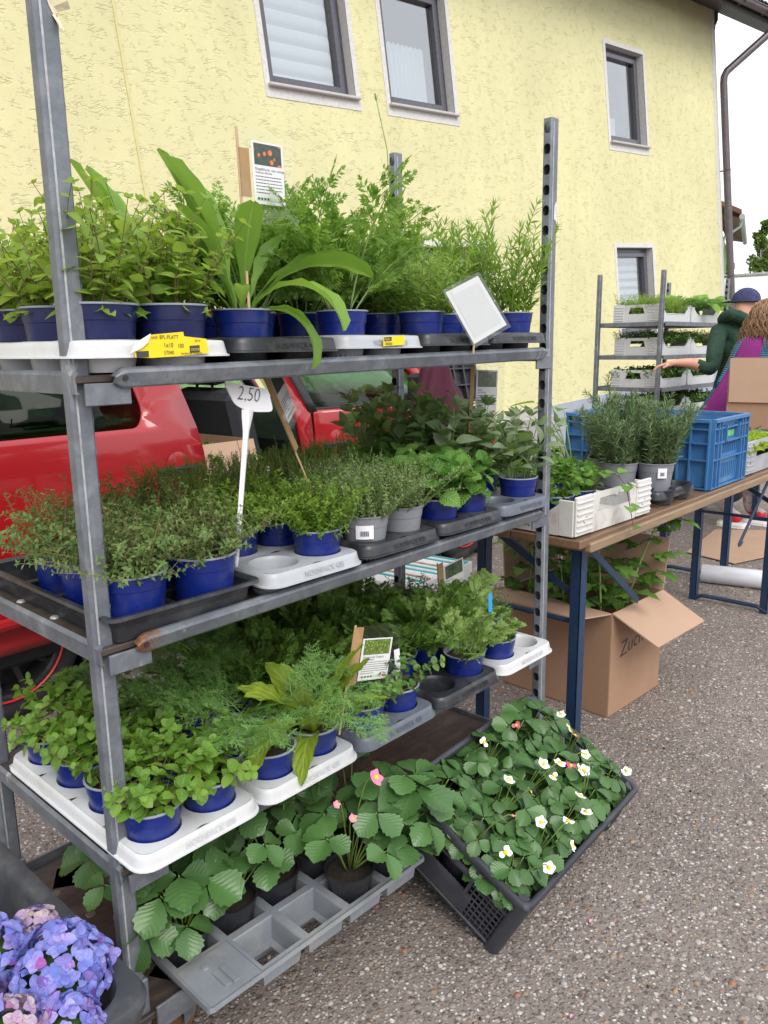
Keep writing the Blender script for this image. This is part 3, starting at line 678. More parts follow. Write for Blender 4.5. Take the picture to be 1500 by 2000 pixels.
# ================================================================ POTS, TRAYS, PLANTS
M_BLUE = mat('blue_pot_plastic', (.005, .018, .175), .34, var=.15, vs=8, spec=.5, dirt=(.05, .06, .14), dirtamt=.55, ds=26)
M_POTIN = mat('grey_pot_lip', (.30, .33, .40), .45, var=.1, vs=12)
M_GREY = mat('grey_pot_plastic', (.22, .23, .26), .45, var=.08, vs=9, dirt=(.13, .12, .1), dirtamt=.4, ds=14)
M_BLKP = mat('black_pot_plastic', (.018, .019, .024), .42, var=.25, vs=12, dirt=(.07, .065, .06), dirtamt=.5, ds=16)
M_SOIL = mat('potting_soil', (.028, .019, .013), .95, var=.5, vs=160, bmp=1., bs=220)
M_WTRAY = mat('white_tray_plastic', (.56, .57, .585), .38, var=.05, vs=8, dirt=(.42, .40, .36), dirtamt=.5, ds=14)
M_GTRAY = mat('pale_grey_tray_plastic', (.40, .42, .455), .40, var=.06, vs=8, dirt=(.3, .29, .27), dirtamt=.5, ds=14)
M_DTRAY = mat('slate_grey_tray_plastic', (.10, .115, .145), .42, var=.10, vs=9, dirt=(.22, .22, .22), dirtamt=.4, ds=14)
M_KTRAY = mat('black_tray_plastic', (.022, .024, .030), .38, var=.25, vs=10, dirt=(.12, .12, .12), dirtamt=.5, ds=12)
M_OLDT = mat('dusty_grey_tray', (.20, .218, .245), .5, var=.2, vs=10, dirt=(.32, .31, .28), dirtamt=.7, ds=7, bmp=.2)

POT = {}
def pot_mesh(kind):
    if kind in POT: return POT[kind]
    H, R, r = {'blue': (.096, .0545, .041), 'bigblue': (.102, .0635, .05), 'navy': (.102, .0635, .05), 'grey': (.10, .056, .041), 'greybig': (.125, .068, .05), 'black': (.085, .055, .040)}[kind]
    m0 = {'blue': M_BLUE, 'bigblue': M_BLUE, 'navy': mat('shaded_blue_pot_plastic', (.006, .010, .075), .38, var=.15, vs=8, dirt=(.03, .035, .08), dirtamt=.5, ds=22), 'grey': M_GREY, 'greybig': M_GREY, 'black': M_BLKP}[kind]  # top-shelf marjoram pots: blue plastic with their shade put into the colour
    g = G(); rb = R*.94
    prof = [(0, .004), (r*.8, .004), (r*.86, 0), (r, .001), (r+(rb-r)*.72, H*.72), (r+(rb-r)*.74, H*.735), (r+(rb-r)*.74+.0012, H*.745), (rb+.001, H*.965), (R-.0005, H*.968), (R, H*.98), (R, H*.995), (R-.001, H), (R-.004, H), (R-.0045, H*.98), (rb-.003, H*.9), (r, .02)]
    mf = [0]*len(prof)
    if 'blue' in kind or kind == 'navy':
        for i in range(8, 15): mf[i] = 1
    g.lathe(prof, 26, mf=mf)
    me = g.mesh('pot', [m0, M_POTIN]); me.polygons.foreach_set('use_smooth', np.ones(len(me.polygons), bool)); me.set_sharp_from_angle(angle=radians(35))
    s = G(); rs = rb-.004; zs = H*.86; rg = np.random.default_rng(2)
    rings = []
    for q, f in enumerate((1, .75, .5, .25, .02)): rings.append([(rs*f*cos(a), rs*f*sin(a), zs+.004*(rg.random()-.3)+.006*(1-f)) for a in np.arange(20)/20*2*pi])
    s.loft(rings); so_ = s.mesh('soil', [M_SOIL], True)
    POT[kind] = (me, so_, zs, rb, H); return POT[kind]

# ---- leaf blades: strips along +Y, half width from a profile, folded on the midrib, arched along the length
def blade(prof, n=5, W=.35, fold=.18, arch=.25, cols=3, serr=0, rip=0., stalk=.0, twist=0., tip=0.):
    t = np.linspace(0, 1, n+1); P, U = [], []
    for i, tt in enumerate(t):
        hw = W*prof(tt)
        if serr: hw *= (1+(serr if i % 2 else -serr))
        row, ur = [], []
        for c in np.linspace(-1, 1, cols):
            y = stalk+(1-stalk)*tt; x = hw*c; z = abs(c)*hw*fold*2 - arch*tt*tt + rip*sin(i*1.9+c*3)*abs(c)
            if serr and abs(c) > .9 and i % 2: y -= .03
            row.append((x, y, z)); ur.append((.5+.5*c, tt))
        P.append(row); U.append(ur)
    g = G(); P = np.array(P)
    if twist:
        for i in range(len(P)): P[i] = P[i] @ roty(twist*t[i]).T
    g.grid(P, uv=np.array(U).reshape(-1, 2))
    if stalk: g.add([(-.012, 0, 0), (.012, 0, 0), (.012, stalk, .0), (-.012, stalk, .0)], [(0, 1, 2, 3)], uv=np.full((4, 2), .5))
    return g
ovate = lambda t: sin(pi*min(1, max(0, t))**.72)**.85 if 0 < t < 1 else .02
roundp = lambda t: sin(pi*t**.85)**.55 if 0 < t < 1 else .03
lance = lambda t: sin(pi*t**.7)**1.1 if 0 < t < 1 else .03
linear = lambda t: min(1, t*6+.3)*min(1, (1-t)*4+.1)
def spat(t):
    k = min(1., max(0., (t-.2)/.52)); k = k*k*(3-2*k); return max(.12, (.17+.83*k)*sqrt(max(0., 1-max(0., (t-.78)/.222)**2.6)))
obov = lambda t: sin(pi*t**1.35)**.62 if 0 < t < 1 else (.06 if t <= 0 else .2)
def tm(g): return np.concatenate(g.V), np.concatenate(g.Q), np.concatenate(g.U)
def nrm(a): return a/(np.linalg.norm(a, axis=-1, keepdims=True)+1e-12)
def basis_arr(D, U_):
    D = nrm(D); X = nrm(np.cross(D, U_)); Z = np.cross(X, D); return np.stack([X, D, Z], -1)   # columns
def scatter(g, tmpls, P, D, U_, S, rg, m=0):
    """one merged mesh of leaves"""
    if len(P) == 0: return
    B = basis_arr(D, U_)*S[:, None, None]; pick = rg.integers(0, len(tmpls), len(P))
    for k, (tv, tq, tu) in enumerate(tmpls):
        w_ = np.where(pick == k)[0]
        if len(w_) == 0: continue
        V = np.einsum('nij,vj->nvi', B[w_], tv)+P[w_][:, None]; nv = len(tv)
        g.add(V.reshape(-1, 3), (tq[None]+(np.arange(len(w_))*nv)[:, None, None]).reshape(-1, 4), m=m, uv=np.tile(tu, (len(w_), 1)))
def herb(rg, n, h, r0, spread, sp, ls, lift=.45, t0=.15, droop=0., taper=.45, whorl=2, hv=.35, wob=.15, z0=.082, lv=.3, tipn=3):
    """stems rising from the soil, leaves in crossed pairs; returns leaf frames and stem lines"""
    P, D, U_, S, L = [], [], [], [], []
    for i in range(n):
        a = rg.random()*2*pi; r = r0*sqrt(rg.random()); b = np.array([r*cos(a), r*sin(a), z0])
        out = np.array([cos(a+rg.normal()*.5), sin(a+rg.normal()*.5), 0]); tl = spread*(r/r0)*(.5+.8*rg.random())
        hh = h*(1-hv*rg.random()); k = 6; pts = []
        w1, w2 = rg.normal(size=3)*wob*hh*.3, rg.normal(size=3)*wob*hh*.2
        for t in np.linspace(0, 1, k): pts.append(b+out*tl*hh*(t**1.3)+np.array([0, 0, hh*(t-(tl*.25+droop)*t*t)])+w1*t*t+w2*sin(3*t))
        pts = np.array(pts); L.append(pts)
        ln = np.linalg.norm(np.diff(pts, axis=0), axis=1).sum(); nn = max(2, int(ln*(1-t0)/sp)); az = rg.random()*pi
        for q in range(nn+1):
            t = t0+(1-t0)*q/nn; f = t*(k-1); i0 = min(k-2, int(f)); pos = pts[i0]+(pts[i0+1]-pts[i0])*(f-i0); sd_ = nrm(pts[i0+1]-pts[i0])
            e1 = nrm(np.cross(sd_, (0.3, .2, 1.) if abs(sd_[2]) < .9 else (1., 0, 0))); e2 = np.cross(sd_, e1)
            sc = ls*(1-taper*t)*(1-lv*rg.random()); az += pi/2+rg.normal()*.25
            if q == nn: wh, lf = whorl+tipn-1, lift*1.9
            else: wh, lf = whorl, lift
            for m_ in range(wh):
                aa = az+m_*2*pi/wh+rg.normal()*.15; o_ = e1*cos(aa)+e2*sin(aa)
                P.append(pos); D.append(o_+sd_*lf*(1+.4*rg.normal())+np.array([0, 0, .1*rg.normal()])); U_.append(sd_+np.array([0, 0, .8])+rg.normal(size=3)*.5); S.append(sc*(.75 if q == nn else 1))
    return np.array(P), np.array(D), np.array(U_), np.array(S), L

def LM(*a, **k): return leafmat(*a, **k)
M_ST_G = mat('green_stem', (.16, .25, .05), .5, var=.2, vs=30)
M_ST_B = mat('brown_green_stem', (.17, .12, .05), .6, var=.3, vs=30)
M_ST_R = mat('purple_stem', (.16, .05, .09), .5, var=.3, vs=30)
SPEC = {}
def spec(name, mat_, stem, tmpls, kw, nvar=2, sr=.0011, objs=False): SPEC[name] = dict(m=mat_, st=stem, t=[tm(x) for x in tmpls], kw=kw, nv=nvar, sr=sr, objs=objs, cache={})
_so = lambda t: .5*(ovate(t)+roundp(t))
soft = [blade(_so, 5, .32, .12, .28), blade(_so, 5, .36, .2, .1), blade(_so, 5, .29, .1, .5), blade(_so, 5, .34, .05, -.12, twist=.4)]
spec('marjoram', LM('marjoram_leaf', (.16, .30, .05), (.25, .43, .08), (.38, .54, .14), .5, .55, rib=(.38, .54, .22)), M_ST_B, soft, dict(n=32, h=.195, r0=.05, spread=.6, sp=.024, ls=.046, lift=.3, t0=.03, hv=.55, taper=.4, lv=.6, wob=.3), 4, .0012)
rnd_ = [blade(roundp, 5, .40, .10, .18), blade(roundp, 5, .43, .18, .05), blade(roundp, 5, .38, .06, .3)]
spec('oregano', LM('oregano_leaf', (.09, .22, .026), (.15, .335, .045), (.27, .46, .085), .45, .4, rib=(.3, .45, .15), vein=.3, vfreq=24), M_ST_B, rnd_, dict(n=22, h=.115, r0=.046, spread=.85, sp=.02, ls=.030, lift=.25, t0=.2, hv=.5, taper=.1, droop=.1), 4, .0011)
spec('dark_oregano', LM('dark_oregano_leaf', (.05, .14, .025), (.085, .2, .04), (.15, .29, .06), .5, .25, rib=(.2, .3, .12)), M_ST_B, rnd_, dict(n=20, h=.10, r0=.044, spread=.85, sp=.019, ls=.026, lift=.3, t0=.2, hv=.5, taper=.2), 3, .0011)
tiny = [blade(lance, 2, .24, .1, .1), blade(lance, 2, .28, .2, .3)]
spec('thyme', LM('thyme_leaf', (.08, .165, .045), (.145, .26, .085), (.225, .35, .13), .6, .4), M_ST_R, tiny, dict(n=88, h=.12, r0=.052, spread=.95, sp=.0085, ls=.015, lift=.35, t0=.12, hv=.45, taper=.2, wob=.5, whorl=2, tipn=4), 4, .0008)
SPEC['thyme']['st'] = mat('reddish_stem', (.22, .14, .07), .6, var=.3)
spec('lemon_thyme', LM('lemon_thyme_leaf', (.09, .20, .028), (.165, .32, .045), (.28, .44, .07), .5, .45), M_ST_G, tiny, dict(n=95, h=.12, r0=.050, spread=.85, sp=.008, ls=.0145, lift=.4, t0=.12, hv=.4, taper=.15, wob=.4, tipn=4), 3, .0008)
spec('upright_thyme', LM('upright_thyme_leaf', (.11, .19, .045), (.18, .28, .07), (.26, .36, .10), .6, .4), M_ST_G, tiny, dict(n=95, h=.135, r0=.048, spread=.32, sp=.0065, ls=.0085, lift=.9, t0=.1, hv=.25, taper=.2, wob=.2, tipn=2), 3, .0009)
spec('grey_thyme', LM('grey_thyme_leaf', (.12, .185, .075), (.21, .29, .125), (.32, .40, .19), .65, .25, warm=False), M_ST_G, tiny, dict(n=125, h=.125, r0=.05, spread=.7, sp=.0062, ls=.0098, lift=.8, t0=.1, hv=.25, taper=.2, wob=.35, tipn=3), 3, .0009)
cren = [blade(lambda t: roundp(t)*(1+.03*sin(t*50)), 14, .47, .12, .22, 5, serr=.07, rip=.02, stalk=.14), blade(lambda t: (roundp(t)+ovate(t))/2, 14, .46, .2, .05, 5, serr=.08, rip=.022, stalk=.15), blade(ovate, 14, .46, .08, .4, 5, serr=.07, rip=.02, stalk=.15)]
spec('lemon_balm', LM('lemon_balm_leaf', (.06, .19, .026), (.105, .29, .045), (.19, .40, .08), .42, .3, vein=.9, vfreq=46, rib=(.3, .5, .2)), M_ST_G, cren, dict(n=9, h=.13, r0=.035, spread=.8, sp=.034, ls=.078, lift=.3, t0=.2, hv=.5, taper=.25, droop=.1), 3, .0015, True)
sg = [blade(lance, 8, .25, .12, .25, 5, stalk=.15), blade(lance, 8, .28, .2, .05, 5, stalk=.15), blade(ovate, 8, .24, .06, .5, 5, stalk=.12)]
spec('sage', LM('sage_leaf', (.13, .235, .075), (.21, .325, .125), (.29, .41, .19), .7, .4, vein=.3, vfreq=60, rib=(.3, .38, .24), under=(.3, .36, .26), warm=False), M_ST_G, sg, dict(n=12, h=.21, r0=.035, spread=.45, sp=.034, ls=.09, lift=.7, t0=.2, hv=.4, taper=.3), 3, .0018, True)
spec('dark_sage', LM('dark_sage_leaf', (.13, .25, .075), (.21, .36, .11), (.30, .44, .17), .65, .42, vein=.3, vfreq=60, rib=(.22, .32, .16), under=(.2, .28, .16), warm=False), M_ST_G, sg, dict(n=13, h=.24, r0=.04, spread=.55, sp=.038, ls=.098, lift=.6, t0=.2, hv=.4, taper=.3), 2, .0018, True)
ln = [blade(lance, 5, .085, .2, .12), blade(lance, 5, .075, .1, .3), blade(lance, 5, .09, .2, -.08)]
spec('tarragon', LM('tarragon_leaf', (.12, .25, .04), (.20, .37, .065), (.31, .48, .11), .5, .5), M_ST_G, ln, dict(n=20, h=.26, r0=.04, spread=.3, sp=.0125, ls=.055, lift=1.0, t0=.08, hv=.5, taper=.3, wob=.2, tipn=3), 3, .0012)
spec('savory', LM('savory_leaf', (.14, .27, .055), (.23, .40, .085), (.34, .50, .14), .5, .5), M_ST_G, [blade(lance, 4, .13, .2, .15), blade(lance, 4, .15, .1, .4)], dict(n=34, h=.17, r0=.045, spread=.5, sp=.011, ls=.032, lift=.6, t0=.1, hv=.5, taper=.3, wob=.4), 3, .001)
spec('hyssop', LM('hyssop_leaf', (.05, .135, .025), (.09, .2, .042), (.15, .28, .06), .5, .25), M_ST_G, [blade(lance, 4, .13, .2, .15), blade(lance, 4, .15, .1, .3)], dict(n=28, h=.085, r0=.044, spread=.7, sp=.009, ls=.024, lift=.6, t0=.1, hv=.4, taper=.3, wob=.4), 3, .001)
spec('mint', LM('mint_leaf', (.05, .16, .02), (.10, .27, .03), (.2, .4, .06), .4, .3, vein=.7, vfreq=40, rib=(.25, .42, .14)), M_ST_G, cren, dict(n=13, h=.13, r0=.05, spread=.6, sp=.026, ls=.048, lift=.4, t0=.15, hv=.45, taper=.2), 3, .0014, True)
ndl = [blade(linear, 3, .046, .4, .1), blade(linear, 3, .05, .3, -.08)]
spec('rosemary', LM('rosemary_leaf', (.06, .13, .04), (.115, .21, .065), (.19, .30, .11), .5, .15, under=(.2, .28, .16), warm=False), M_ST_B, ndl, dict(n=34, h=.26, r0=.052, spread=.42, sp=.0062, ls=.042, lift=.9, t0=.05, hv=.4, taper=.25, wob=.35, whorl=3, tipn=3), 3, .0016)
SPEC['rosemary']['kw']['z0'] = .11

# feathery fronds ----------------------------------------------------------------
def frond(rg, g, base, d0, up_, L, lv=3, th=.0009, npair=9, spread=.75, droop=.35, fine=.30):
    """pinnate frond of threads: ribbons along a drooping rachis, repeated one level down"""
    k = 8; pts = []; d0 = nrm(np.array(d0, float))
    for t in np.linspace(0, 1, k): pts.append(np.array(base)+d0*L*t+np.array([0, 0, -droop*L*t*t]))
    pts = np.array(pts); side = nrm(np.cross(d0, up_)); w_ = th*(1.2 if lv >= 3 else .9)
    rb = []
    for i, p in enumerate(pts): ww = w_*(1.6 if lv == 3 else 1)*(1-.6*i/(k-1)); rb.append([p-side*ww, p+side*ww])
    g.grid(rb)
    if lv == 0: return
    t0 = {3: .25, 2: .12, 1: .1}[lv]
    for q in range(npair):
        t = t0+(1-t0)*q/npair; f = t*(k-1); i0 = min(k-2, int(f)); p = pts[i0]+(pts[i0+1]-pts[i0])*(f-i0); sd_ = nrm(pts[i0+1]-pts[i0])
        for s in (-1, 1):
            dd = sd_*(.75+.2*rg.random())+side*s*spread*(.8+.4*rg.random())+np.array(up_)*rg.normal()*.3; ll = L*fine*(1-.55*t)*(.75+.5*rg.random())
            if lv == 1: 
                e = p+nrm(dd)*ll; n_ = nrm(np.cross(dd, up_))*w_; g.add([p-n_, p+n_, e+n_*.4, e-n_*.4], [(0, 1, 2, 3)])
            else: frond(rg, g, p, dd, nrm(np.array(up_)+rg.normal(size=3)*.35), ll, lv-1, th, max(4, npair-3), spread, droop*.3, .42)
def fennel_var(seed, nst=7, h=.2, th=.00075):
    rg = np.random.default_rng(seed); g = G(); s = G()
    for i in range(nst):
        a = i/nst*2*pi+rg.random(); tl = .25+.75*rg.random(); d = np.array([cos(a)*tl, sin(a)*tl, 1.]); L1 = h*(.55+.3*rg.random()); b = np.array([.008*cos(a), .008*sin(a), .08]); e = b+nrm(d)*L1
        s.tube([b, b+(e-b)*.25+np.array([0, 0, .003]), b+(e-b)*.5], [.0036, .0026, .0014], 6)
        frond(rg, g, e-(e-b)*.55, nrm(d+np.array([cos(a)*.5, sin(a)*.5, .1])), np.array([-cos(a)*.4, -sin(a)*.4, 1]), h*(1.0+.45*rg.random()), 3, th, 9, .85, .5, .40)
    return g, s
def carrot_var(seed, nst=10, h=.25):
    """ferny fronds with small cut leaflets"""
    rg = np.random.default_rng(seed); P, D, U_, S = [], [], [], []; s = G()
    for i in range(nst):
        a = rg.random()*2*pi; tl = .15+.75*rg.random(); d = nrm(np.array([cos(a)*tl, sin(a)*tl, 1.])); L = h*(.7+.5*rg.random()); b = np.array([.02*cos(a), .02*sin(a), .08])
        k = 8; pts = np.array([b+d*L*t+np.array([cos(a)*.3*L*t*t, sin(a)*.3*L*t*t, -.35*tl*L*t*t]) for t in np.linspace(0, 1, k)]); s.tube(pts, np.linspace(.0022, .0008, k), 5)
        for q in range(9):
            t = .28+.72*q/9; f = t*(k-1); i0 = min(k-2, int(f)); p = pts[i0]+(pts[i0+1]-pts[i0])*(f-i0); sd_ = nrm(pts[i0+1]-pts[i0]); side = nrm(np.cross(sd_, rg.normal(size=3)*.4+np.array([0, 0, 1.])))
            for sg_ in (-1, 1):
                l2 = L*.30*(1-.55*t)*(.8+.4*rg.random()); d2 = nrm(sd_*.7+side*sg_*.9+np.array([0, 0, .1*rg.normal()])); n2 = nrm(np.cross(side, sd_))
                s.tube([p, p+d2*l2], [.0007, .0004], 3, cap=False)
                for r_ in range(6):
                    pp = p+d2*l2*(.2+.8*r_/5)
                    for s2 in ((-1, 1) if r_ < 5 else (0,)):
                        P.append(pp); D.append(d2*.8+np.cross(n2, d2)*s2*.9); U_.append(n2+rg.normal(size=3)*.3); S.append(l2*.42*(1-.35*r_/5)*(.8+.4*rg.random()))
    return np.array(P), np.array(D), np.array(U_), np.array(S), s
def lobed():
    """small leaflet cut into three narrow lobes"""
    g = G()
    for a, l, b0 in ((0, 1, 0), (.75, .62, .2), (-.75, .62, .2), (.5, .5, .5), (-.5, .5, .5)):
        v, q, u = tm(blade(obov, 3, .17, .1, .1)); v = v*l @ rotz(a).T; v[:, 1] += b0; g.add(v, q, uv=u)
    return g
M_FEN = LM('fennel_thread', (.14, .30, .085), (.21, .40, .115), (.29, .48, .145), .55, .4, warm=False)
M_FENST = mat('pale_green_stalk', (.22, .34, .10), .45, var=.15, vs=30)
M_CAR = LM('fern_leaflet', (.11, .25, .04), (.19, .38, .075), (.30, .50, .13), .5, .5)
M_WORM = LM('wormwood_leaflet', (.15, .28, .07), (.235, .40, .115), (.34, .50, .18), .6, .3)
M_WORMD = LM('geranium_leaflet', (.06, .155, .025), (.105, .225, .04), (.17, .31, .06), .55, .25)

# strawberry: three toothed leaflets on a stalk ------------------------------------------
def leaflet(n=13, W=.42, cup=.1, arch=.25):
    rows, U = [], []
    for i in range(n+1):
        t = i/n; hw = W*obov(t); tooth = (i % 2)
        row, ur = [], []
        for c in np.linspace(-1, 1, 7):
            yy = t; x = hw*c; edge = abs(c) > .95
            if edge: x *= 1.06 if tooth else .93; yy += .025 if tooth else -.01
            if i == n: yy = 1-.05*abs(c)+(.02 if abs(c) in (1/3,) else 0); x = hw*c
            z = cup*abs(c)**1.4*hw*2-arch*t*t+.011*sin((t-abs(c)*.35)*n*pi*.9)*min(1, abs(c)*2)
            row.append((x, yy, z)); ur.append((.5+.5*c, t))
        rows.append(row); U.append(ur)
    return np.array(rows), np.array(U)
def straw_leaf(seed):
    rg = np.random.default_rng(seed); g = G()
    for a, s in ((0, 1.), (1.45, .9), (-1.45, .9)):
        R_, U = leaflet(W=.46+.05*rg.random(), cup=.08+.12*rg.random(), arch=.08+.3*rg.random()); R_ = R_*s*(.95+.1*rg.random())
        if a: R_[..., 0] *= 1.0
        R_ = R_ @ rotx(.15*rg.normal()).T @ rotz(a+.12*rg.normal()).T; R_ = R_+np.array([sin(-a)*.08, cos(a)*.08, .0]); g.grid(R_, uv=U.reshape(-1, 2))
    return g
M_STRAW = LM('strawberry_leaf', (.018, .078, .014), (.034, .128, .021), (.075, .215, .034), .35, .16, vein=.2, vfreq=44, spec=.5, rib=(.07, .19, .035), under=(.09, .17, .06), warm=False)
SLEAF = [straw_leaf(s).mesh('leaf', [M_STRAW], True, True) for s in range(5)]
M_PET = mat('white_petal', (.82, .82, .80), .6, var=.03); M_PINK = mat('pink_petal', (.78, .20, .36), .55, var=.12, vs=60); M_YEL = mat('yellow_flower_centre', (.72, .52, .03), .7, var=.2, vs=300); M_RASP = mat('raspberry_petal', (.55, .06, .17), .55, var=.15, vs=60)
def flower_mesh(mp, r=.015, half=False):
    g = G()
    for i in range(5):
        if half and i in (1, 3): continue
        v, q, u = tm(blade(obov, 4, .46, -.15, -.12)); v = v*r @ rotz(i*2*pi/5).T; v[:, 2] += .001; g.add(v, q, m=0)
    g.lathe([(r*.36, 0), (r*.34, r*.14), (r*.2, r*.26), (0, r*.3)], 10, m=1)
    for i in range(5):
        v, q, u = tm(blade(lance, 3, .22, .1, .0)); v = v*r*.8 @ rotz((i+.5)*2*pi/5).T; v[:, 2] -= .0015; g.add(v, q, m=2)
    return g.mesh('flower', [mp, M_YEL, M_ST_G], True)
FLW = flower_mesh(M_PET); FLW2 = flower_mesh(M_PET, .014, True); FLP = flower_mesh(M_PINK, .019); FLR = flower_mesh(M_RASP, .012, True); FLB = flower_mesh(M_PINK, .008)
def mtx(P, D, U_, s):
    B = basis_arr(np.array([D], float), np.array([U_], float))[0]*s
    return Matrix(((B[0, 0], B[0, 1], B[0, 2], P[0]), (B[1, 0], B[1, 1], B[1, 2], P[1]), (B[2, 0], B[2, 1], B[2, 2], P[2]), (0, 0, 0, 1)))
def strawberry(t_, rg, nl=12, h=.11, ls=.05, spread=.9, zs=.075, flowers=(), toward=None, box=None):
    s = G(); leaves = []
    for i in range(nl):
        a = i*2.4+rg.random()*.6; tl = spread*(.15+.85*((i+.5)/nl)); hh = h*(1.15-.5*(i/nl)+.2*rg.normal()*.5)
        if toward is not None and i % 3 == 0: a = toward+rg.normal()*.4
        o_ = np.array([cos(a), sin(a), 0]); b = np.array([0, 0, zs])+o_*.008
        e = b+o_*tl*hh*1.1+np.array([0, 0, hh*(1-.35*tl)])
        if box is not None: e[0] = min(max(e[0], box[0]), box[1]); e[1] = min(max(e[1], box[2]), box[3])
        mid = (b+e)/2+np.array([0, 0, hh*.12])
        tt = np.linspace(0, 1, 6)[:, None]; c = (1-tt)**2*b+2*tt*(1-tt)*mid+tt**2*e; s.tube(c, np.linspace(.0019, .0013, 6), 5)
        d = o_*(.9+.3*rg.random())+np.array([0, 0, -.15-.35*tl+.3*rg.normal()*.6]); leaves.append((e, d, np.array([0, 0, 1.])+o_*.15+rg.normal(size=3)*.22, ls*(.75+.5*rg.random())))
    for (me, x_, y_, z_, nx_, ny_) in flowers:
        e = np.array([x_, y_, z_]); b = np.array([0, 0, zs]); mid = np.array([x_*.5, y_*.5, max(z_, zs)+.03]); tt = np.linspace(0, 1, 6)[:, None]
        s.tube((1-tt)**2*b+2*tt*(1-tt)*mid+tt**2*e, np.linspace(.0016, .001, 6), 5)
        nv_ = np.array([nx_, ny_, 1.]); link('flower', me, t_, mw=mtx(e, np.cross(nv_, (rg.normal(), rg.normal(), .1)), nv_, .9+.25*rg.random()))
    s.obj('stalks', M_ST_G, t_, True)
    for e, d, u, z in leaves: link('leaf', SLEAF[rg.integers(0, 5)], t_, mw=mtx(e, d, u, z))

# big single leaves ---------------------------------------------------------------------
def long_leaf(seed, W=.17, arch=.35, n=16, prof=spat, rip=.01, tw=.2, fold=.16):
    rg = np.random.default_rng(seed); g = blade(prof, n, W*(.9+.2*rg.random()), fold, 0., 5, rip=rip, twist=tw*rg.normal()); b = arch
    for i, v in enumerate(g.V):   # bend into a true arc so the leaf keeps its length
        y = v[:, 1].copy(); z = v[:, 2].copy(); q = v.copy(); q[:, 1] = np.sin(b*y)/b+z*np.sin(b*y); q[:, 2] = -(1-np.cos(b*y))/b+z*np.cos(b*y); g.V[i] = q
    return g
M_CAL = LM('calendula_leaf', (.13, .29, .045), (.20, .40, .07), (.29, .50, .11), .45, .42, vein=0., vfreq=30, rib=(.38, .55, .25))
M_SORL = LM('yellow_green_leaf', (.20, .33, .03), (.28, .42, .045), (.36, .50, .07), .45, .4, vein=.5, vfreq=34, rib=(.45, .58, .2))
CALM = [long_leaf(s, .108, ar, fold=.22).mesh('leaf', [M_CAL], True, True) for s, ar in enumerate((.25, .5, .7, 1.7, 2.5))]
SORM = [long_leaf(s+9, .19, ar, prof=lambda t: roundp(t)**1.25, rip=.02, tw=.3).mesh('leaf', [M_SORL], True, True) for s, ar in enumerate((.4, 1.0, 1.9))]

# compound tomato leaf
def tomato_leaf(seed):
    rg = np.random.default_rng(seed); g = G()
    for y, s, l in ((.35, -1, .36), (.4, 1, .38), (.62, -1, .4), (.66, 1, .4), (.95, 0, .5), (.5, 1, .14), (.52, -1, .14), (.8, 1, .16)):
        v, q, u = tm(blade(lambda t: ovate(t)*(1+.30*sin(t*17+1)), 11, .34, .12, .35+.3*rg.random(), 5)); v = v*l @ rotx(-.1+.2*rg.normal()).T @ rotz(-s*(1.0+.2*rg.normal())).T; v[:, 1] += y*.8; v[:, 2] -= .25*y*y*.8; g.add(v, q, uv=u)
    g.grid([[(-.008, y, -.2*y*y), (.008, y, -.2*y*y)] for y in np.linspace(0, .8, 6)], uv=np.full((12, 2), .5)); return g
M_TOM = LM('tomato_leaf', (.045, .13, .02), (.075, .20, .03), (.14, .29, .05), .5, .25, vein=.5, vfreq=36, rib=(.2, .35, .12))
TOM = [tomato_leaf(s).mesh('leaf', [M_TOM], True, True) for s in range(4)]

# ---- a potted plant of a kind
LEAFOBJ = {}
def sp_variant(name, v):
    S_ = SPEC[name]
    if v in S_['cache']: return S_['cache'][v]
    rg = np.random.default_rng(abs(hash(name)) % 1000 if False else sum(map(ord, name))*7+v*13)
    P, D, U_, S, L = herb(rg, ls=S_['kw']['ls'], **{k: x for k, x in S_['kw'].items() if k != 'ls'})
    st = G()
    for pts in L: st.tube(pts, np.linspace(S_['sr'], S_['sr']*.5, len(pts)), 4, cap=False)
    ms = st.mesh('stems', [S_['st']], True)
    g = G(); scatter(g, S_['t'], P, D, U_, S, rg); mf = g.mesh('foliage', [S_['m']], True, True)
    if name not in LEAFOBJ: LEAFOBJ[name] = [mk_mesh('leaf', tv, tq, [], [S_['m']], uv=tu, smooth=True) for tv, tq, tu in S_['t']]
    S_['cache'][v] = (mf, ms, (P, D, U_, S)); return S_['cache'][v]
MISC = {}
def misc_variant(name, v):
    if (name, v) in MISC: return MISC[(name, v)]
    rg = np.random.default_rng(v*31+len(name))
    if name == 'fennel': g, s = fennel_var(40+v); r = (g.mesh('foliage', [M_FEN], False), s.mesh('stems', [M_FENST], True))
    elif name == 'dill': g, s = fennel_var(70+v, 8, .16, .0007); r = (g.mesh('foliage', [M_FEN], False), s.mesh('stems', [M_FENST], True))
    else:
        kw = dict(fern=(13, .26, M_CAR), wormwood=(11, .15, M_WORM), geranium=(14, .17, M_WORMD))[name]
        P, D, U_, S, s = carrot_var(v*5+len(name), kw[0], kw[1]); g = G()
        tt = [tm(lobed())] if name != 'fern' else [tm(lobed()), tm(blade(lance, 2, .16, .1, .2))]
        if name != 'fern': S = S*1.55
        scatter(g, tt, P, D, U_, S, rg); r = (g.mesh('foliage', [kw[2]], True, True), s.mesh('stems', [M_FENST], True))
    MISC[(name, v)] = r; return r
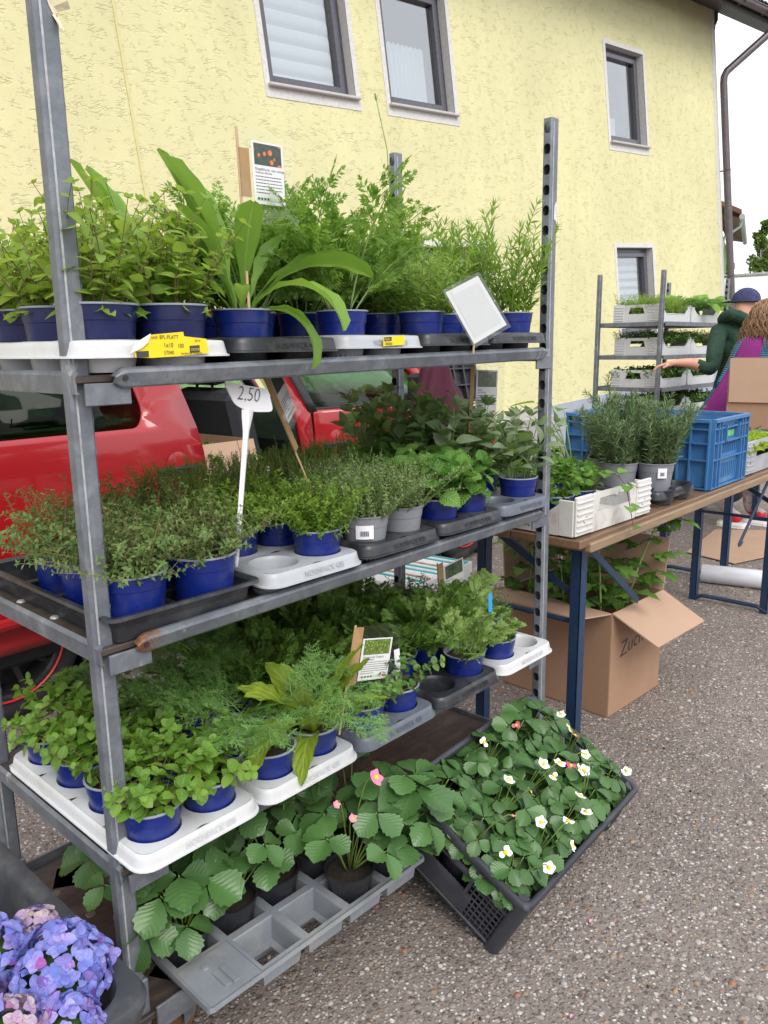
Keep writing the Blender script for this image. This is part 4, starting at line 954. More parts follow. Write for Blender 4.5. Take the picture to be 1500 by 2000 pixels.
KIND = {'marjoram': 'leafy marjoram', 'oregano': 'round-leaved light oregano', 'dark_oregano': 'dark small-leaved oregano', 'thyme': 'dark wiry thyme', 'lemon_thyme': 'bright bushy thyme', 'upright_thyme': 'olive upright thyme', 'grey_thyme': 'grey-green mounded thyme',
        'lemon_balm': 'crinkly lemon balm', 'sage': 'grey-green sage', 'dark_sage': 'tall dark sage', 'tarragon': 'tall narrow-leaved tarragon', 'savory': 'pale green savory', 'hyssop': 'low dark hyssop', 'mint': 'bright green mint', 'rosemary': 'needle-leaved rosemary',
        'fennel': 'feathery fennel', 'dill': 'feathery dill', 'fern': 'ferny chamomile', 'wormwood': 'lobed pale wormwood', 'geranium': 'dark cut-leaved herb'}
PC = {'blue': 'blue pot', 'bigblue': 'large blue pot', 'navy': 'large shaded blue pot', 'grey': 'grey pot', 'greybig': 'large grey pot', 'black': 'black pot'}
_pn = [0]
def potted(kind, loc, where, pot='blue', v=None, rz=None, sc=1., leafobj=None, tilt=(0, 0), group=None, label=None):
    _pn[0] += 1; rg = np.random.default_rng(_pn[0]*17)
    nm = 'potted_'+kind if kind not in ('fern', 'geranium') else {'fern': 'potted_chamomile', 'geranium': 'potted_herb'}[kind]
    t_ = thing(nm, label or f"{KIND[kind]} in {PC[pot]}, {where}", 'potted plant', group=group or 'potted herbs')
    t_.location = loc; t_.rotation_euler = (tilt[0], tilt[1], rg.random()*6.28 if rz is None else rz)
    pm, sm, zs, rb, H = pot_mesh(pot)
    link('pot', pm, t_); link('soil', sm, t_)
    dz = zs-.082
    if kind in SPEC:
        S_ = SPEC[kind]; v = int(rg.integers(0, S_['nv'])) if v is None else v
        mf, ms, (P, D, U_, S) = sp_variant(kind, v)
        if kind == 'rosemary': dz = zs-.11
        M_ = Matrix.Translation((0, 0, dz)) @ Matrix.Diagonal((sc, sc, sc, 1)); M_ = Matrix.Translation((0, 0, zs*(1-sc))) @ M_ if sc != 1 else M_
        link('stems', ms, t_, mw=M_)
        if leafobj or (leafobj is None and S_['objs']):
            r2 = np.random.default_rng(v); pk = r2.integers(0, len(S_['t']), len(P)); B = basis_arr(D, U_)*S[:, None, None]
            order = np.argsort(-S); keep = order[:260]; rest = order[260:]
            if len(rest):
                key = (kind, v, 'rest')
                if key not in MISC: g = G(); scatter(g, S_['t'], P[rest], D[rest], U_[rest], S[rest], r2); MISC[key] = g.mesh('foliage', [S_['m']], True, True)
                stuff(link('foliage', MISC[key], t_, mw=M_))
            for i in keep:
                b, p = B[i], P[i]
                link('leaf', LEAFOBJ[kind][pk[i]], t_, mw=M_ @ Matrix(((b[0, 0], b[0, 1], b[0, 2], p[0]), (b[1, 0], b[1, 1], b[1, 2], p[1]), (b[2, 0], b[2, 1], b[2, 2], p[2]), (0, 0, 0, 1))))
        else: stuff(link('foliage', mf, t_, mw=M_))
    else:
        mf, ms = misc_variant(kind, (_pn[0] % 3) if v is None else v); M_ = Matrix.Translation((0, 0, dz+zs*(1-sc))) @ Matrix.Diagonal((sc, sc, sc, 1))
        link('stems', ms, t_, mw=M_); stuff(link('foliage', mf, t_, mw=M_))
    return t_

# ---- plant trays
def cup_tray(m, w_, d_, nx, ny, hr=.047, zt=.05, cup=True, slot=True):
    """carrier tray: flat deck with round pot holes, skirt with a flared lip, a tapered cup under every hole"""
    g = G(); cw, cdp = w_/nx, d_/ny; K = 32; ang = np.arange(K)/K*2*pi
    for i in range(nx):
        for j in range(ny):
            cx, cy = (i+.5)*cw, (j+.5)*cdp; hol, out, c1, c2 = [], [], [], []
            for a in ang:
                x, y = cos(a), sin(a); s = min(cw/2/max(abs(x), 1e-9), cdp/2/max(abs(y), 1e-9)); ox, oy = cx+x*s, cy+y*s
                rr_ = .022
                for (kx, ky) in ((0, 0), (w_, 0), (0, d_), (w_, d_)):   # round the four tray corners
                    qx, qy = kx+(rr_ if kx == 0 else -rr_), ky+(rr_ if ky == 0 else -rr_)
                    if (ox-qx)*(1 if kx else -1) > 0 and (oy-qy)*(1 if ky else -1) > 0:
                        dd = sqrt((ox-qx)**2+(oy-qy)**2)
                        if dd > rr_: ox, oy = qx+(ox-qx)*rr_/dd, qy+(oy-qy)*rr_/dd
                out.append((ox, oy, zt)); hol.append((cx+x*hr, cy+y*hr, zt)); c1.append((cx+x*(hr-.002), cy+y*(hr-.002), zt-.008)); c2.append((cx+x*hr*.84, cy+y*hr*.84, .002))
            hs = [(cx+(p[0]-cx)*1.03, cy+(p[1]-cy)*1.03, zt+.0015) for p in hol]
            g.loft([out, hs, hol, c1]+([c2] if cup else []))
    g2 = [rrect(-e, w_+e, -e, d_+e, .022+max(e, 0), z, 5) for e, z in ((-.002, zt-.001), (.001, zt), (.004, zt-.002), (.006, zt-.010), (.009, zt-.022), (.013, zt-.0235), (.0135, zt-.026), (.009, zt-.0255))]
    g.loft(g2); return g.mesh('tray', [m])
def open_tray(m, w_, d_, nx, ny, h=.05):
    """shallow black tray: square recesses between ridges"""
    g = G(); fl = .012
    g.loft([rrect(fl, w_-fl, fl, d_-fl, .01, .002, 3), rrect(fl*.6, w_-fl*.6, fl*.6, d_-fl*.6, .012, h-.004, 3), rrect(0, w_, 0, d_, .015, h, 3), rrect(-.008, w_+.008, -.008, d_+.008, .02, h, 3), rrect(-.009, w_+.009, -.009, d_+.009, .02, h-.006, 3), rrect(.004, w_-.004, .004, d_-.004, .015, h-.008, 3), rrect(fl+.006, w_-fl-.006, fl+.006, d_-fl-.006, .01, 0, 3)], cap=(True, False))
    for i in range(1, nx): g.cbox((w_*i/nx, d_/2, .017), (.012, d_-.03, .03), .004)
    for j in range(1, ny): g.cbox((w_/2, d_*j/ny, .016), (w_-.03, .012, .03), .004)
    return g.mesh('tray', [m])
TRAY = {}
def tray(kind, x, y, z, label, lab=None, w_=.25, d_=.51, sl=0., rz=0.):
    key = (kind, w_, d_)
    if key not in TRAY:
        base_ = {'white': M_WTRAY, 'grey': M_GTRAY, 'slate': M_DTRAY, 'black': M_KTRAY, 'open': M_KTRAY}[kind]
        TRAY[key] = open_tray(base_, w_, d_, 2, 4) if kind == 'open' else cup_tray(base_, w_, d_, 2, 4, hr=.059 if w_ > .255 else .048)
        me = TRAY[key]; me.polygons.foreach_set('use_smooth', np.ones(len(me.polygons), bool)); me.set_sharp_from_angle(angle=radians(45))
    t_ = thing('plant_tray', label, 'plant tray', (x, y, z), rz, 'carrier trays on the trolley')
    link('tray', TRAY[key], t_)
    if kind != 'open':
        e = text(t_, 'NORMPACK 408', Matrix.Translation((w_*.55, -.0105, .031)) @ Matrix.Rotation(radians(78), 4, 'X'), .016, {'white': M_WTRAY, 'grey': M_GTRAY, 'slate': M_DTRAY, 'black': M_KTRAY}[kind], 'embossed_lettering', 'CENTER', .0003, sx=.9)
    return t_
# ================================================================ THE SHELVES' LOAD
ORD = ['first', 'second', 'third', 'fourth', 'fifth']; ROWN = ['front row', 'second row', 'third row', 'back row']; COLN = ['left column', 'right column']
SHN = ['top shelf', 'middle shelf', 'lower shelf']
def sz(si, x): return SH[si][0]-.007+SH[si][1]*x
def fill(si, ti, x0, y0, w_, d_, grid_, pot='blue', front_obj=(), zoff=.006, pots=None, sc=None):
    """grid_[row][col] = kind or None"""
    for r, row in enumerate(grid_):
        for c, kd in enumerate(row):
            if kd is None or kd in ('calendula', 'sorrel'): continue
            x = x0+w_*(c+.5)/2; y = y0+d_*(r+.5)/4
            pt_ = pots[r][c] if pots else pot
            potted(kd, (x, y, sz(si, x)+zoff), sc=(.95 if (kd, si, r) == ('fennel', 2, 0) else .85 if kd in ('fennel', 'dill') else sc or 1.), where=f"{ROWN[r]} {COLN[c]}, {ORD[ti]} tray, {SHN[si]}", pot=pt_, leafobj=True if (r, c) in front_obj else None)
W0, D0 = .235, .51
# ---- top shelf
X1 = [-.006, .282, .538, .794, 1.050]; Y1 = -.035; W1 = [.262, W0, W0, W0, W0]
for i, (kd, lb) in enumerate((('white', 'white plant tray with yellow label at the near end of top shelf'), ('black', 'black plant tray under the orange marigold card on top shelf'), ('grey', 'pale grey tray with small yellow label on top shelf'), ('black', 'black tray under the blank tilted card on top shelf'), ('black', 'black tray beside the far post on top shelf'))):
    tray(kd, X1[i], Y1, sz(0, X1[i]+.12), lb, w_=W1[i], d_=D0)
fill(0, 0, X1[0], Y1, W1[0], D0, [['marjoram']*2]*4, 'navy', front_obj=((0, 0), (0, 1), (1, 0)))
fill(0, 1, X1[1], Y1, W0, D0, [['calendula', None], [None, 'fern'], ['calendula', 'fern'], ['marjoram', 'fern']])
fill(0, 2, X1[2], Y1, W0, D0, [['fern', None], ['fern', 'fern'], ['fern', 'savory'], ['fern', 'savory']])
fill(0, 3, X1[3], Y1, W0, D0, [['savory', None], ['savory', 'savory'], ['tarragon', 'savory'], ['tarragon', 'tarragon']])
fill(0, 4, X1[4], Y1, W0, D0, [[None, 'tarragon'], ['tarragon', 'tarragon'], ['tarragon', 'savory'], ['tarragon', 'tarragon']])
def big_leaf_plant(name, label, loc, pot, meshes, leaves, stalk=None):
    t_ = thing(name, label, 'potted plant', loc, 0, 'potted herbs'); pm, sm, zs, rb, H = pot_mesh(pot); link('pot', pm, t_); link('soil', sm, t_)
    for az, el, L, mi in leaves:
        d = np.array([cos(az)*cos(el), sin(az)*cos(el), sin(el)]); o_ = np.array([cos(az), sin(az), 0])
        u = np.array([0, 0, 1.])*cos(el)-o_*sin(el)+.05
        link('leaf', meshes[mi], t_, mw=mtx(np.array([0, 0, zs-.004])+o_*.012, d, u, L))
    return t_
VR = -YAW  # azimuth of image-right in the ground plane
IR, IL, TOC = VR, VR+pi, VR-pi/2   # towards image right, left, camera
x_ = X1[1]+W0*.25
big_leaf_plant('potted_calendula', 'calendula with long spoon-shaped leaves in blue pot, beside the marigold card', (x_, Y1+.064, sz(0, x_)+.006), 'blue', CALM,
    [(IL+.15, 1.30, .31, 0), (IL-.6, 1.40, .30, 1), (TOC-.9, 1.40, .22, 2), (TOC+.4, 1.36, .22, 2), (IL+.5, 1.42, .29, 1), (IL-.2, 1.05, .20, 2), (IR+.1, 1.15, .27, 3), (IR-.3, 1.12, .25, 4), (IR+.5, 1.25, .26, 3), (TOC+.2, .75, .13, 2), (IR-.1, .7, .13, 3), (IL+.3, .75, .14, 2), (pi/2, 1.2, .22, 2), (IR-.25, .62, .20, 4), (.3, 1.2, .22, 2)])
x_ = X1[1]+W0*.25
big_leaf_plant('potted_calendula', 'calendula with two broad upright leaves behind the marjoram', (x_, Y1+D0*2.5/4, sz(0, x_)+.006), 'blue', CALM,
    [(IL+.2, 1.25, .34, 0), (IL-.3, 1.38, .34, 1), (IL-.1, 1.3, .33, 0), (IR, 1.3, .25, 1), (IL+.4, 1.0, .24, 2), (IR+.4, .8, .2, 3), (IL, .7, .2, 3), (TOC, 1., .2, 2)])
# ---- middle shelf
Y2 = -.05; X2 = [.004, .318, .578, .834, 1.088]; W2 = [.29, W0, W0, W0, .212]
for i, (kd, lb) in enumerate((('open', 'black shallow tray of dark thyme at the near end of middle shelf'), ('grey', 'pale grey tray with one empty hole beside the price sign'), ('black', 'black tray under the grey thyme pots'), ('black', 'black tray of lemon balm on middle shelf'), ('slate', 'slate tray of sage beside the far post'))):
    tray(kd, X2[i], Y2+(.012 if i == 0 else 0), sz(1, X2[i]+.12), lb, w_=W2[i], d_=D0)
fill(1, 0, X2[0], Y2+.012, W2[0], D0, [['thyme']*2, ['thyme']*2, ['thyme']*2, [None, 'thyme']], pots=[['bigblue']*2, ['bigblue']*2, ['blue']*2, ['blue']*2], zoff=.004)
fill(1, 1, X2[1], Y2, W2[1], D0, [[None, 'lemon_thyme'], ['lemon_thyme', 'lemon_thyme'], ['upright_thyme']*2, ['upright_thyme']*2])
fill(1, 2, X2[2], Y2, W2[2], D0, [['grey_thyme']*2, ['grey_thyme']*2, ['upright_thyme']*2, ['upright_thyme', 'upright_thyme']], pots=[['grey', 'grey'], ['grey', 'grey'], ['blue', 'blue'], ['blue', 'blue']])
fill(1, 3, X2[3], Y2, W2[3], D0, [['lemon_balm']*2, ['lemon_balm', 'lemon_balm'], ['lemon_balm', 'lemon_balm'], ['upright_thyme', 'upright_thyme']])
fill(1, 4, X2[4], Y2, W2[4], D0, [[None, 'sage'], ['sage', 'sage'], ['dark_sage', 'sage'], ['dark_sage', 'dark_sage']])
# ---- lower shelf
Y3 = -.085; X3 = [-.004+.262*i for i in range(5)]
for i, (kd, lb) in enumerate((('white', 'white tray of light green oregano at the near end of lower shelf'), ('white', 'white tray of fennel beside the oregano tray'), ('slate', 'slate grey tray with the herb card on lower shelf'), ('black', 'black tray half empty on lower shelf'), ('white', 'white tray beside the far post on lower shelf'))):
    tray(kd, X3[i], Y3, sz(2, 0), lb, w_=W0, d_=D0)
fill(2, 0, X3[0], Y3, W0, D0, [['oregano']*2]*4, front_obj=((0, 0), (0, 1), (1, 1)))
fill(2, 1, X3[1], Y3, W0, D0, [['fennel', 'sorrel'], ['fennel', None], ['dill', 'geranium'], ['fennel', 'dill']])
fill(2, 2, X3[2], Y3, W0, D0, [['dark_oregano']*2, ['dark_oregano']*2, ['geranium', 'geranium'], ['geranium', 'geranium']], front_obj=((0, 0),))
fill(2, 3, X3[3], Y3, W0, D0, [[None, 'wormwood'], ['geranium', 'geranium'], ['geranium', 'hyssop'], ['geranium', 'hyssop']])
fill(2, 4, X3[4], Y3, W0, D0, [['hyssop', None], ['wormwood', 'hyssop'], ['hyssop', 'hyssop'], ['hyssop', 'hyssop']])
x_ = X3[1]+W0*.75
big_leaf_plant('potted_sorrel', 'yellow-green broad-leaved plant with drooping leaves beside the fennel', (x_, Y3+.064, sz(2, 0)+.006), 'blue', SORM,
    [(IR+.1, 1.15, .19, 0), (IR-.3, 1.3, .23, 0), (TOC-.5, .95, .24, 2), (IL, 1.1, .18, 1), (TOC-.1, .55, .15, 2), (IR+.3, .8, .17, 1), (pi/2, 1.2, .18, 1), (TOC-.9, 1.2, .20, 1)])
x_ = X3[1]+W0*.75
potted('dark_oregano', (x_, Y3+D0*1.5/4, sz(2, 0)+.006), 'second row right column, second tray, lower shelf', leafobj=False)

# ---- base: strawberries in a dusty cell tray that juts out over the edge
def cell_tray(nx, ny, p, h=.05):
    g = G(); cells = []
    for i in range(nx):
        for j in range(ny):
            x, y = i*p, j*p; e = .008; b = .016; q = .030
            if (i, j) == (0, 0):
                g.cbox((x+p/2, y+p/2, h-.002), (p, p, .004), .001); g.cbox((x+p*.45, y+p*.35, h+.0012), (.012, .045, .003), .001); g.cbox((x+p*.6, y+p*.35, h+.0012), (.012, .05, .003), .001); g.lathe([(.008, h), (.007, h+.003), (0, h+.0035)], 10, (x+p*.4, y+p*.75, 0)); continue
            R_ = lambda o, z: [(x+o, y+o, z), (x+p-o, y+o, z), (x+p-o, y+p-o, z), (x+o, y+p-o, z)]
            g.loft([R_(0, h), R_(e, h), R_(e+.002, h-.003), R_(b, .004), R_(q, .003), R_(q, 0), R_(b-.003, 0), R_(e, h-.005), R_(0, h-.004)])
    L_, W_ = nx*p, ny*p
    g.loft([rrect(0, L_, 0, W_, .004, h, 2), rrect(-.006, L_+.006, -.006, W_+.006, .008, h+.002, 2), rrect(-.007, L_+.007, -.007, W_+.007, .008, h-.008, 2), rrect(.001, L_-.001, .001, W_-.001, .004, h-.006, 2)])
    return g
bt = thing('cell_tray', 'dusty grey cell tray with empty cells jutting from the trolley base', 'plant tray', (.068, -.142, .160), -.02)
cell_tray(5, 3, .112).obj('tray', M_OLDT, bt)
def straw(loc, label, seed, **kw):
    rg = np.random.default_rng(seed); t_ = thing('strawberry_plant', label, 'strawberry plant', loc, 0, kw.pop('group', 'strawberry plants on the trolley base'))
    mw = kw.pop('mw', None)
    if mw is not None: t_.matrix_world = mw
    pk = kw.pop('pot', 'black'); pm, sm, zs, rb, H = pot_mesh(pk); link('pot', pm, t_); link('soil', sm, t_); strawberry(t_, rg, zs=zs, **kw); return t_
bz = .166
CP = .112
SB = [((0, 1), 'front left of the base tray, behind the flat corner plate', dict(nl=10, h=.13, ls=.060, toward=TOC)),
      ((1, 1), 'second pot along the middle row of the base tray', dict(nl=7, h=.15, ls=.055)),
      ((2, 1), 'third pot along the middle row of the base tray', dict(nl=7, h=.15, ls=.055)),
      ((3, 0), 'with pink flower, in the pot at the tray front', dict(nl=10, h=.17, ls=.066, toward=IR, flowers=((FLP, .03, -.055, .30, .3, -1.2), (FLB, -.045, -.06, .245, -.2, -1), (FLB, -.06, -.03, .27, 0, -1), (FLB, .0, -.075, .21, 0, -1)))),
      ((4, 0), 'last pot at the tray front, leaves spilling towards the crate', dict(nl=10, h=.16, ls=.066, toward=IR, flowers=((FLB, .07, -.05, .2, .3, -1),))),
      ((3, 1), 'fourth pot along the middle row of the base tray', dict(nl=7, h=.17, ls=.055)), ((4, 1), 'fifth pot along the middle row of the base tray', dict(nl=7, h=.16, ls=.055)),
      ((0, 2), 'first pot in the back row of the base tray', dict(nl=7, h=.16, ls=.055)), ((1, 2), 'second pot in the back row of the base tray', dict(nl=7, h=.17, ls=.055)),
      ((2, 2), 'third pot in the back row of the base tray', dict(nl=7, h=.17, ls=.055)), ((3, 2), 'fourth pot in the back row of the base tray', dict(nl=7, h=.16, ls=.055))]
for k_, ((i, j), wh, kw) in enumerate(SB):
    straw((.068+CP*(i+.5), -.142+CP*(j+.5)-.02*i*CP, bz), 'strawberry plant in black pot, '+wh, 100+k_, **kw)
# ================================================================ STRAWBERRY CRATE LEANING ON THE TROLLEY
CRP = np.array([.698, -.305, .0]); cy_, ct_ = .054, .478
e1 = np.array([cos(cy_), sin(cy_), 0]); nn_ = np.array([-sin(cy_), cos(cy_), 0]); e2 = nn_*cos(ct_)+np.array([0, 0, sin(ct_)]); e3 = -nn_*sin(ct_)+np.array([0, 0, cos(ct_)])
CRM = Matrix(((e1[0], e2[0], e3[0], CRP[0]), (e1[1], e2[1], e3[1], CRP[1]), (e1[2], e2[2], e3[2], CRP[2]), (0, 0, 0, 1)))
CA, CB, CH = .606, .375, .175
M_CRATE = mat('dark_grey_crate_plastic', (.035, .038, .05), .42, var=.2, vs=9, dirt=(.12, .12, .12), dirtamt=.35, ds=8)
crate = thing('plastic_crate', 'dark grey lattice crate of flowering strawberries tilted against the trolley', 'crate', mw=CRM)
g = G(); g.cbox((CA/2, CB/2, .004), (CA, CB, .008), .002); g.obj('floor', M_CRATE, crate)
# rim: rolled profile round the top
g = G(); g.loft([rrect(a_, CA-a_, a_, CB-a_, .022-a_*.3, z_, 5) for a_, z_ in ((.004, CH-.016), (-.006, CH-.015), (-.008, CH-.004), (-.004, CH+.002), (.004, CH+.002), (.008, CH-.002), (.008, CH-.016))]); smooth_auto(g.obj('rim', M_CRATE, crate), 50)
def lattice(gg, o, ux, uz, L, H, nx, nz, t=.004, bar=.003, win=()):
    """thin wall: frame bars plus a lattice; win = openings (x0,x1,z0,z1) left clear"""
    o, ux, uz = map(np.array, (o, ux, uz)); un = np.cross(ux, uz); R = np.stack([ux, un, uz], 1)
    def bx(x0, x1, z0, z1, tt=t): gg.box(o+ux*(x0+x1)/2+uz*(z0+z1)/2, (x1-x0, tt, z1-z0), R)
    for i in range(nx+1):
        x = L*i/nx
        segs = [(0, H)]
        for (a, b, c, d) in win:
            if a < x < b: segs = [(s0, min(s1, c)) for s0, s1 in segs if s0 < c]+[(max(s0, d), s1) for s0, s1 in segs if s1 > d]
        for s0, s1 in segs: bx(x-bar/2, x+bar/2, s0, s1)
    for k_ in range(nz+1):
        z = H*k_/nz; segs = [(0, L)]
        for (a, b, c, d) in win:
            if c < z < d: segs = [(s0, min(s1, a)) for s0, s1 in segs if s0 < a]+[(max(s0, b), s1) for s0, s1 in segs if s1 > b]
        for s0, s1 in segs: bx(s0, s1, z-bar/2, z+bar/2, t*.9)
g = G(); lattice(g, (.02, .004, .006), (1, 0, 0), (0, 0, 1), CA-.04, CH-.02, 38, 9); g.box((CA/2, .004, .03), (CA-.04, .006, .05)); g.obj('side_wall', M_CRATE, crate)
g = G(); lattice(g, (.02, CB-.004, .006), (1, 0, 0), (0, 0, 1), CA-.04, CH-.02, 44, 12, bar=.0045); g.obj('side_wall', M_CRATE, crate)
for xx in (.004, CA-.004):
    g = G(); lattice(g, (xx, .02, .006), (0, 1, 0), (0, 0, 1), CB-.04, CH-.02, 26, 10, win=((.10, CB-.05, .065, .155),))
    g.box((xx, CB/2+.03, .04), (.007, CB-.15, .055)); g.box((xx, .125, CH/2), (.009, .008, CH-.02)); g.box((xx, CB-.07, CH/2), (.009, .008, CH-.02)); g.box((xx, CB/2, .115), (.012, CB-.04, .007)); g.box((xx, CB/2, .158), (.01, CB-.04, .01)); g.obj('end_wall', M_CRATE, crate)
for xx, yy, a_ in ((.012, .012, 0), (CA-.012, .012, 0), (.012, CB-.012, 0), (CA-.012, CB-.012, 0)):
    g = G(); g.loft([rrect(xx-.018, xx+.018, yy-.018, yy+.018, .013, z_, 4) for z_ in (.0, .08, CH-.004)], cap=(True, True)); smooth_auto(g.obj('corner_column', M_CRATE, crate), 50)
# plants in the crate, pots hidden by leaves
rgc = np.random.default_rng(77)
FL_SET = {0: [FLW, FLW2], 1: [FLW, FLW2, FLW], 2: [FLW, FLW], 3: [FLW2, FLW], 4: [FLW], 5: [FLB], 6: [FLW, FLW2], 7: [FLW, FLW2, FLW], 8: [FLR, FLW], 9: [FLW, FLR], 10: [], 11: [FLW, FLW], 12: [FLW2], 13: [FLR], 14: [FLW]}
CN = ['first', 'second', 'third', 'fourth', 'fifth']; RN = ['lower', 'middle', 'upper']
k_ = 0
for j in range(3):
    for i in range(5):
        if (i, j) == (1, 2): k_ += 1; continue
        mw = CRM @ Matrix.Translation((.066+.117*i, .066+.12*j, .01)); bx_ = (-(.066+.117*i)+.02, CA-(.066+.117*i)-.05, -(.066+.12*j)+.05, CB-(.066+.12*j)-.03)
        fl = []
        for f in FL_SET.get(k_, []):
            a_ = rgc.random()*6.28; r_ = .02+.05*rgc.random(); fl.append((f, r_*cos(a_), r_*sin(a_), .215+.025*rgc.random(), .4*rgc.normal(), .4*rgc.normal()))
        straw((0, 0, 0), f'strawberry plant in the tilted crate, {RN[j]} row, {CN[i]} from the near end', 300+k_, mw=mw, box=bx_, nl=18, h=.105, ls=.045, spread=.85, flowers=fl, group='strawberry plants in the tilted crate'); k_ += 1

# ================================================================ HYDRANGEA TUB
tubm = mat('charcoal_tub_plastic', (.045, .048, .056), .5, var=.15, vs=9, dirt=(.14, .14, .14), dirtamt=.5, ds=12)
tub = thing('plant_tub', 'charcoal plastic tub with a rolled rim holding the blue hydrangea', 'tub', (-.078, -.232, 0), .0)
w_, d_, h_ = .42, .60, .40
g = G(); g.loft([rrect(-w_+i_, -i_, i_, d_-i_, .05, z_, 7) for i_, z_ in ((.06, 0), (.05, .05), (.012, h_-.05), (.004, h_-.045), (0, h_-.03), (-.003, h_-.010), (.002, h_), (.012, h_+.003), (.028, h_), (.034, h_-.012), (.036, h_-.05), (.08, .03))], cap=(True, True)); smooth_auto(g.obj('tub_shell', tubm, tub), 40)
g = G(); g.box((-w_/2, d_/2, .30), (w_-.09, d_-.09, .01)); g.obj('soil', M_SOIL, tub)
def petal_mat(name, a, b, c):
    m, n, p, out = _pr(name); uvn = n.nodes.new('ShaderNodeUVMap'); oi = n.nodes.new('ShaderNodeObjectInfo'); ge = n.nodes.new('ShaderNodeNewGeometry')
    sp = n.nodes.new('ShaderNodeSeparateXYZ'); n.links.new(uvn.outputs[0], sp.inputs[0])
    r = math_(n, 'FRACT', math_(n, 'MULTIPLY_ADD', oi.outputs['Random'], 3.7, ge.outputs['Random Per Island']))
    col = ramp(n, r, [(0., a), (.5, tuple((x+y)/2 for x, y in zip(a, b))), (.74, b), (.88, b), (1., c)])
    mp = n.nodes.new('ShaderNodeCombineXYZ'); n.links.new(math_(n, 'MULTIPLY', sp.outputs[0], 9.), mp.inputs[0]); n.links.new(math_(n, 'MULTIPLY', sp.outputs[1], .9), mp.inputs[1]); n.links.new(math_(n, 'MULTIPLY', oi.outputs['Random'], 40), mp.inputs[2])
    st = ramp(n, noise(n, 1.6, 3, .6, mp.outputs[0]), [(.52, 0.), (.62, 1.)])
    col = mixc(n, math_(n, 'MULTIPLY', st, .65), col, c)
    n.links.new(col, p.inputs['Base Color']); p.inputs['Roughness'].default_value = .55; p.inputs['Specular IOR Level'].default_value = .3
    tr = n.nodes.new('ShaderNodeBsdfTranslucent'); n.links.new(col, tr.inputs[0]); mx = n.nodes.new('ShaderNodeMixShader'); mx.inputs[0].default_value = .25
    n.links.new(p.outputs[0], mx.inputs[1]); n.links.new(tr.outputs[0], mx.inputs[2]); n.links.new(mx.outputs[0], out.inputs[0]); return m
PM = [petal_mat('hydrangea_blue', (.16, .22, .62), (.29, .33, .72), (.22, .07, .38)), petal_mat('hydrangea_violet', (.22, .23, .62), (.37, .36, .72), (.34, .06, .33)), petal_mat('hydrangea_cream_pink', (.46, .34, .58), (.56, .50, .46), (.40, .08, .32))]
def floret(seed):
    rg = np.random.default_rng(seed); g = G()
    for i in range(4):
        v, q, u = tm(blade(roundp, 7, .50, .10+.1*rg.random(), .12+.3*rg.random(), 5, rip=.02)); v = v*(.9+.2*rg.random()) @ rotx(.1+.25*rg.random()).T @ rotz(i*pi/2+.15*rg.normal()).T; g.add(v, q, uv=u)
    g.lathe([(.05, .06), (.03, .10), (0, .11)], 6); return g
FLO = [[floret(s).mesh('floret', [pm_], True, True) for s in range(4)] for pm_ in PM]
hyd = thing('hydrangea', 'hydrangea with blue and violet flower heads in the charcoal tub', 'hydrangea', (-.20, .0, .305), 0)
HEADS = [((-.165, -.115, .42), .072, 0, 78), ((-.15, .005, .42), .034, 2, 20), ((-.225, -.02, .425), .058, 0, 46), ((-.265, -.175, .43), .045, 2, 26), ((-.30, -.08, .44), .055, 0, 38), ((-.20, -.20, .40), .048, 1, 34), ((-.27, .07, .42), .06, 0, 40), ((-.14, -.055, .40), .04, 1, 24)]
rh = np.random.default_rng(9)
M_HL = LM('hydrangea_leaf', (.03, .09, .02), (.05, .14, .03), (.09, .2, .04), .45, .2, vein=.6, vfreq=30)
for (cx, cy, cz), R_, pmi, n_ in HEADS:
    g = G(); g.lathe([(.0, R_*.55), (R_*.5, R_*.4), (R_*.7, 0), (R_*.4, -R_*.4), (.006, -R_*.6), (.005, -.14)], 10, (0, 0, 0)); hd = g.obj('flower_head', M_HL, hyd, True); hd.location = (cx+.20, cy, cz-.305)
    n_ = int(n_*1.35)
    for i in range(n_):
        z = 1-1.35*(i+.5)/n_; a = i*2.39996; s_ = sqrt(max(0, 1-z*z)); d = np.array([s_*cos(a), s_*sin(a), z])+rh.normal(size=3)*.06; d = nrm(d)
        pi_ = pmi if rh.random() < .8 else (1 if pmi == 0 else 0 if pmi == 1 else 1)
        link('floret', FLO[pi_][rh.integers(0, 4)], hd, mw=mtx(d*R_*(.88+.16*rh.random()), np.cross(d, rh.normal(size=3)), d+rh.normal(size=3)*.38, (.0158 if R_ > .045 else .0138)*(.8+.45*rh.random())))
HLM = [blade(ovate, 12, .33, .1, .3, 5, serr=.03).mesh('leaf', [M_HL], True, True)]
for i in range(10):
    a = rh.random()*6.28; link('leaf', HLM[0], hyd, mw=mtx((-.06+.05*cos(a), -.05+.12*sin(a), .03+.03*rh.random()), (cos(a), sin(a), .1), (0, 0, 1), .06))
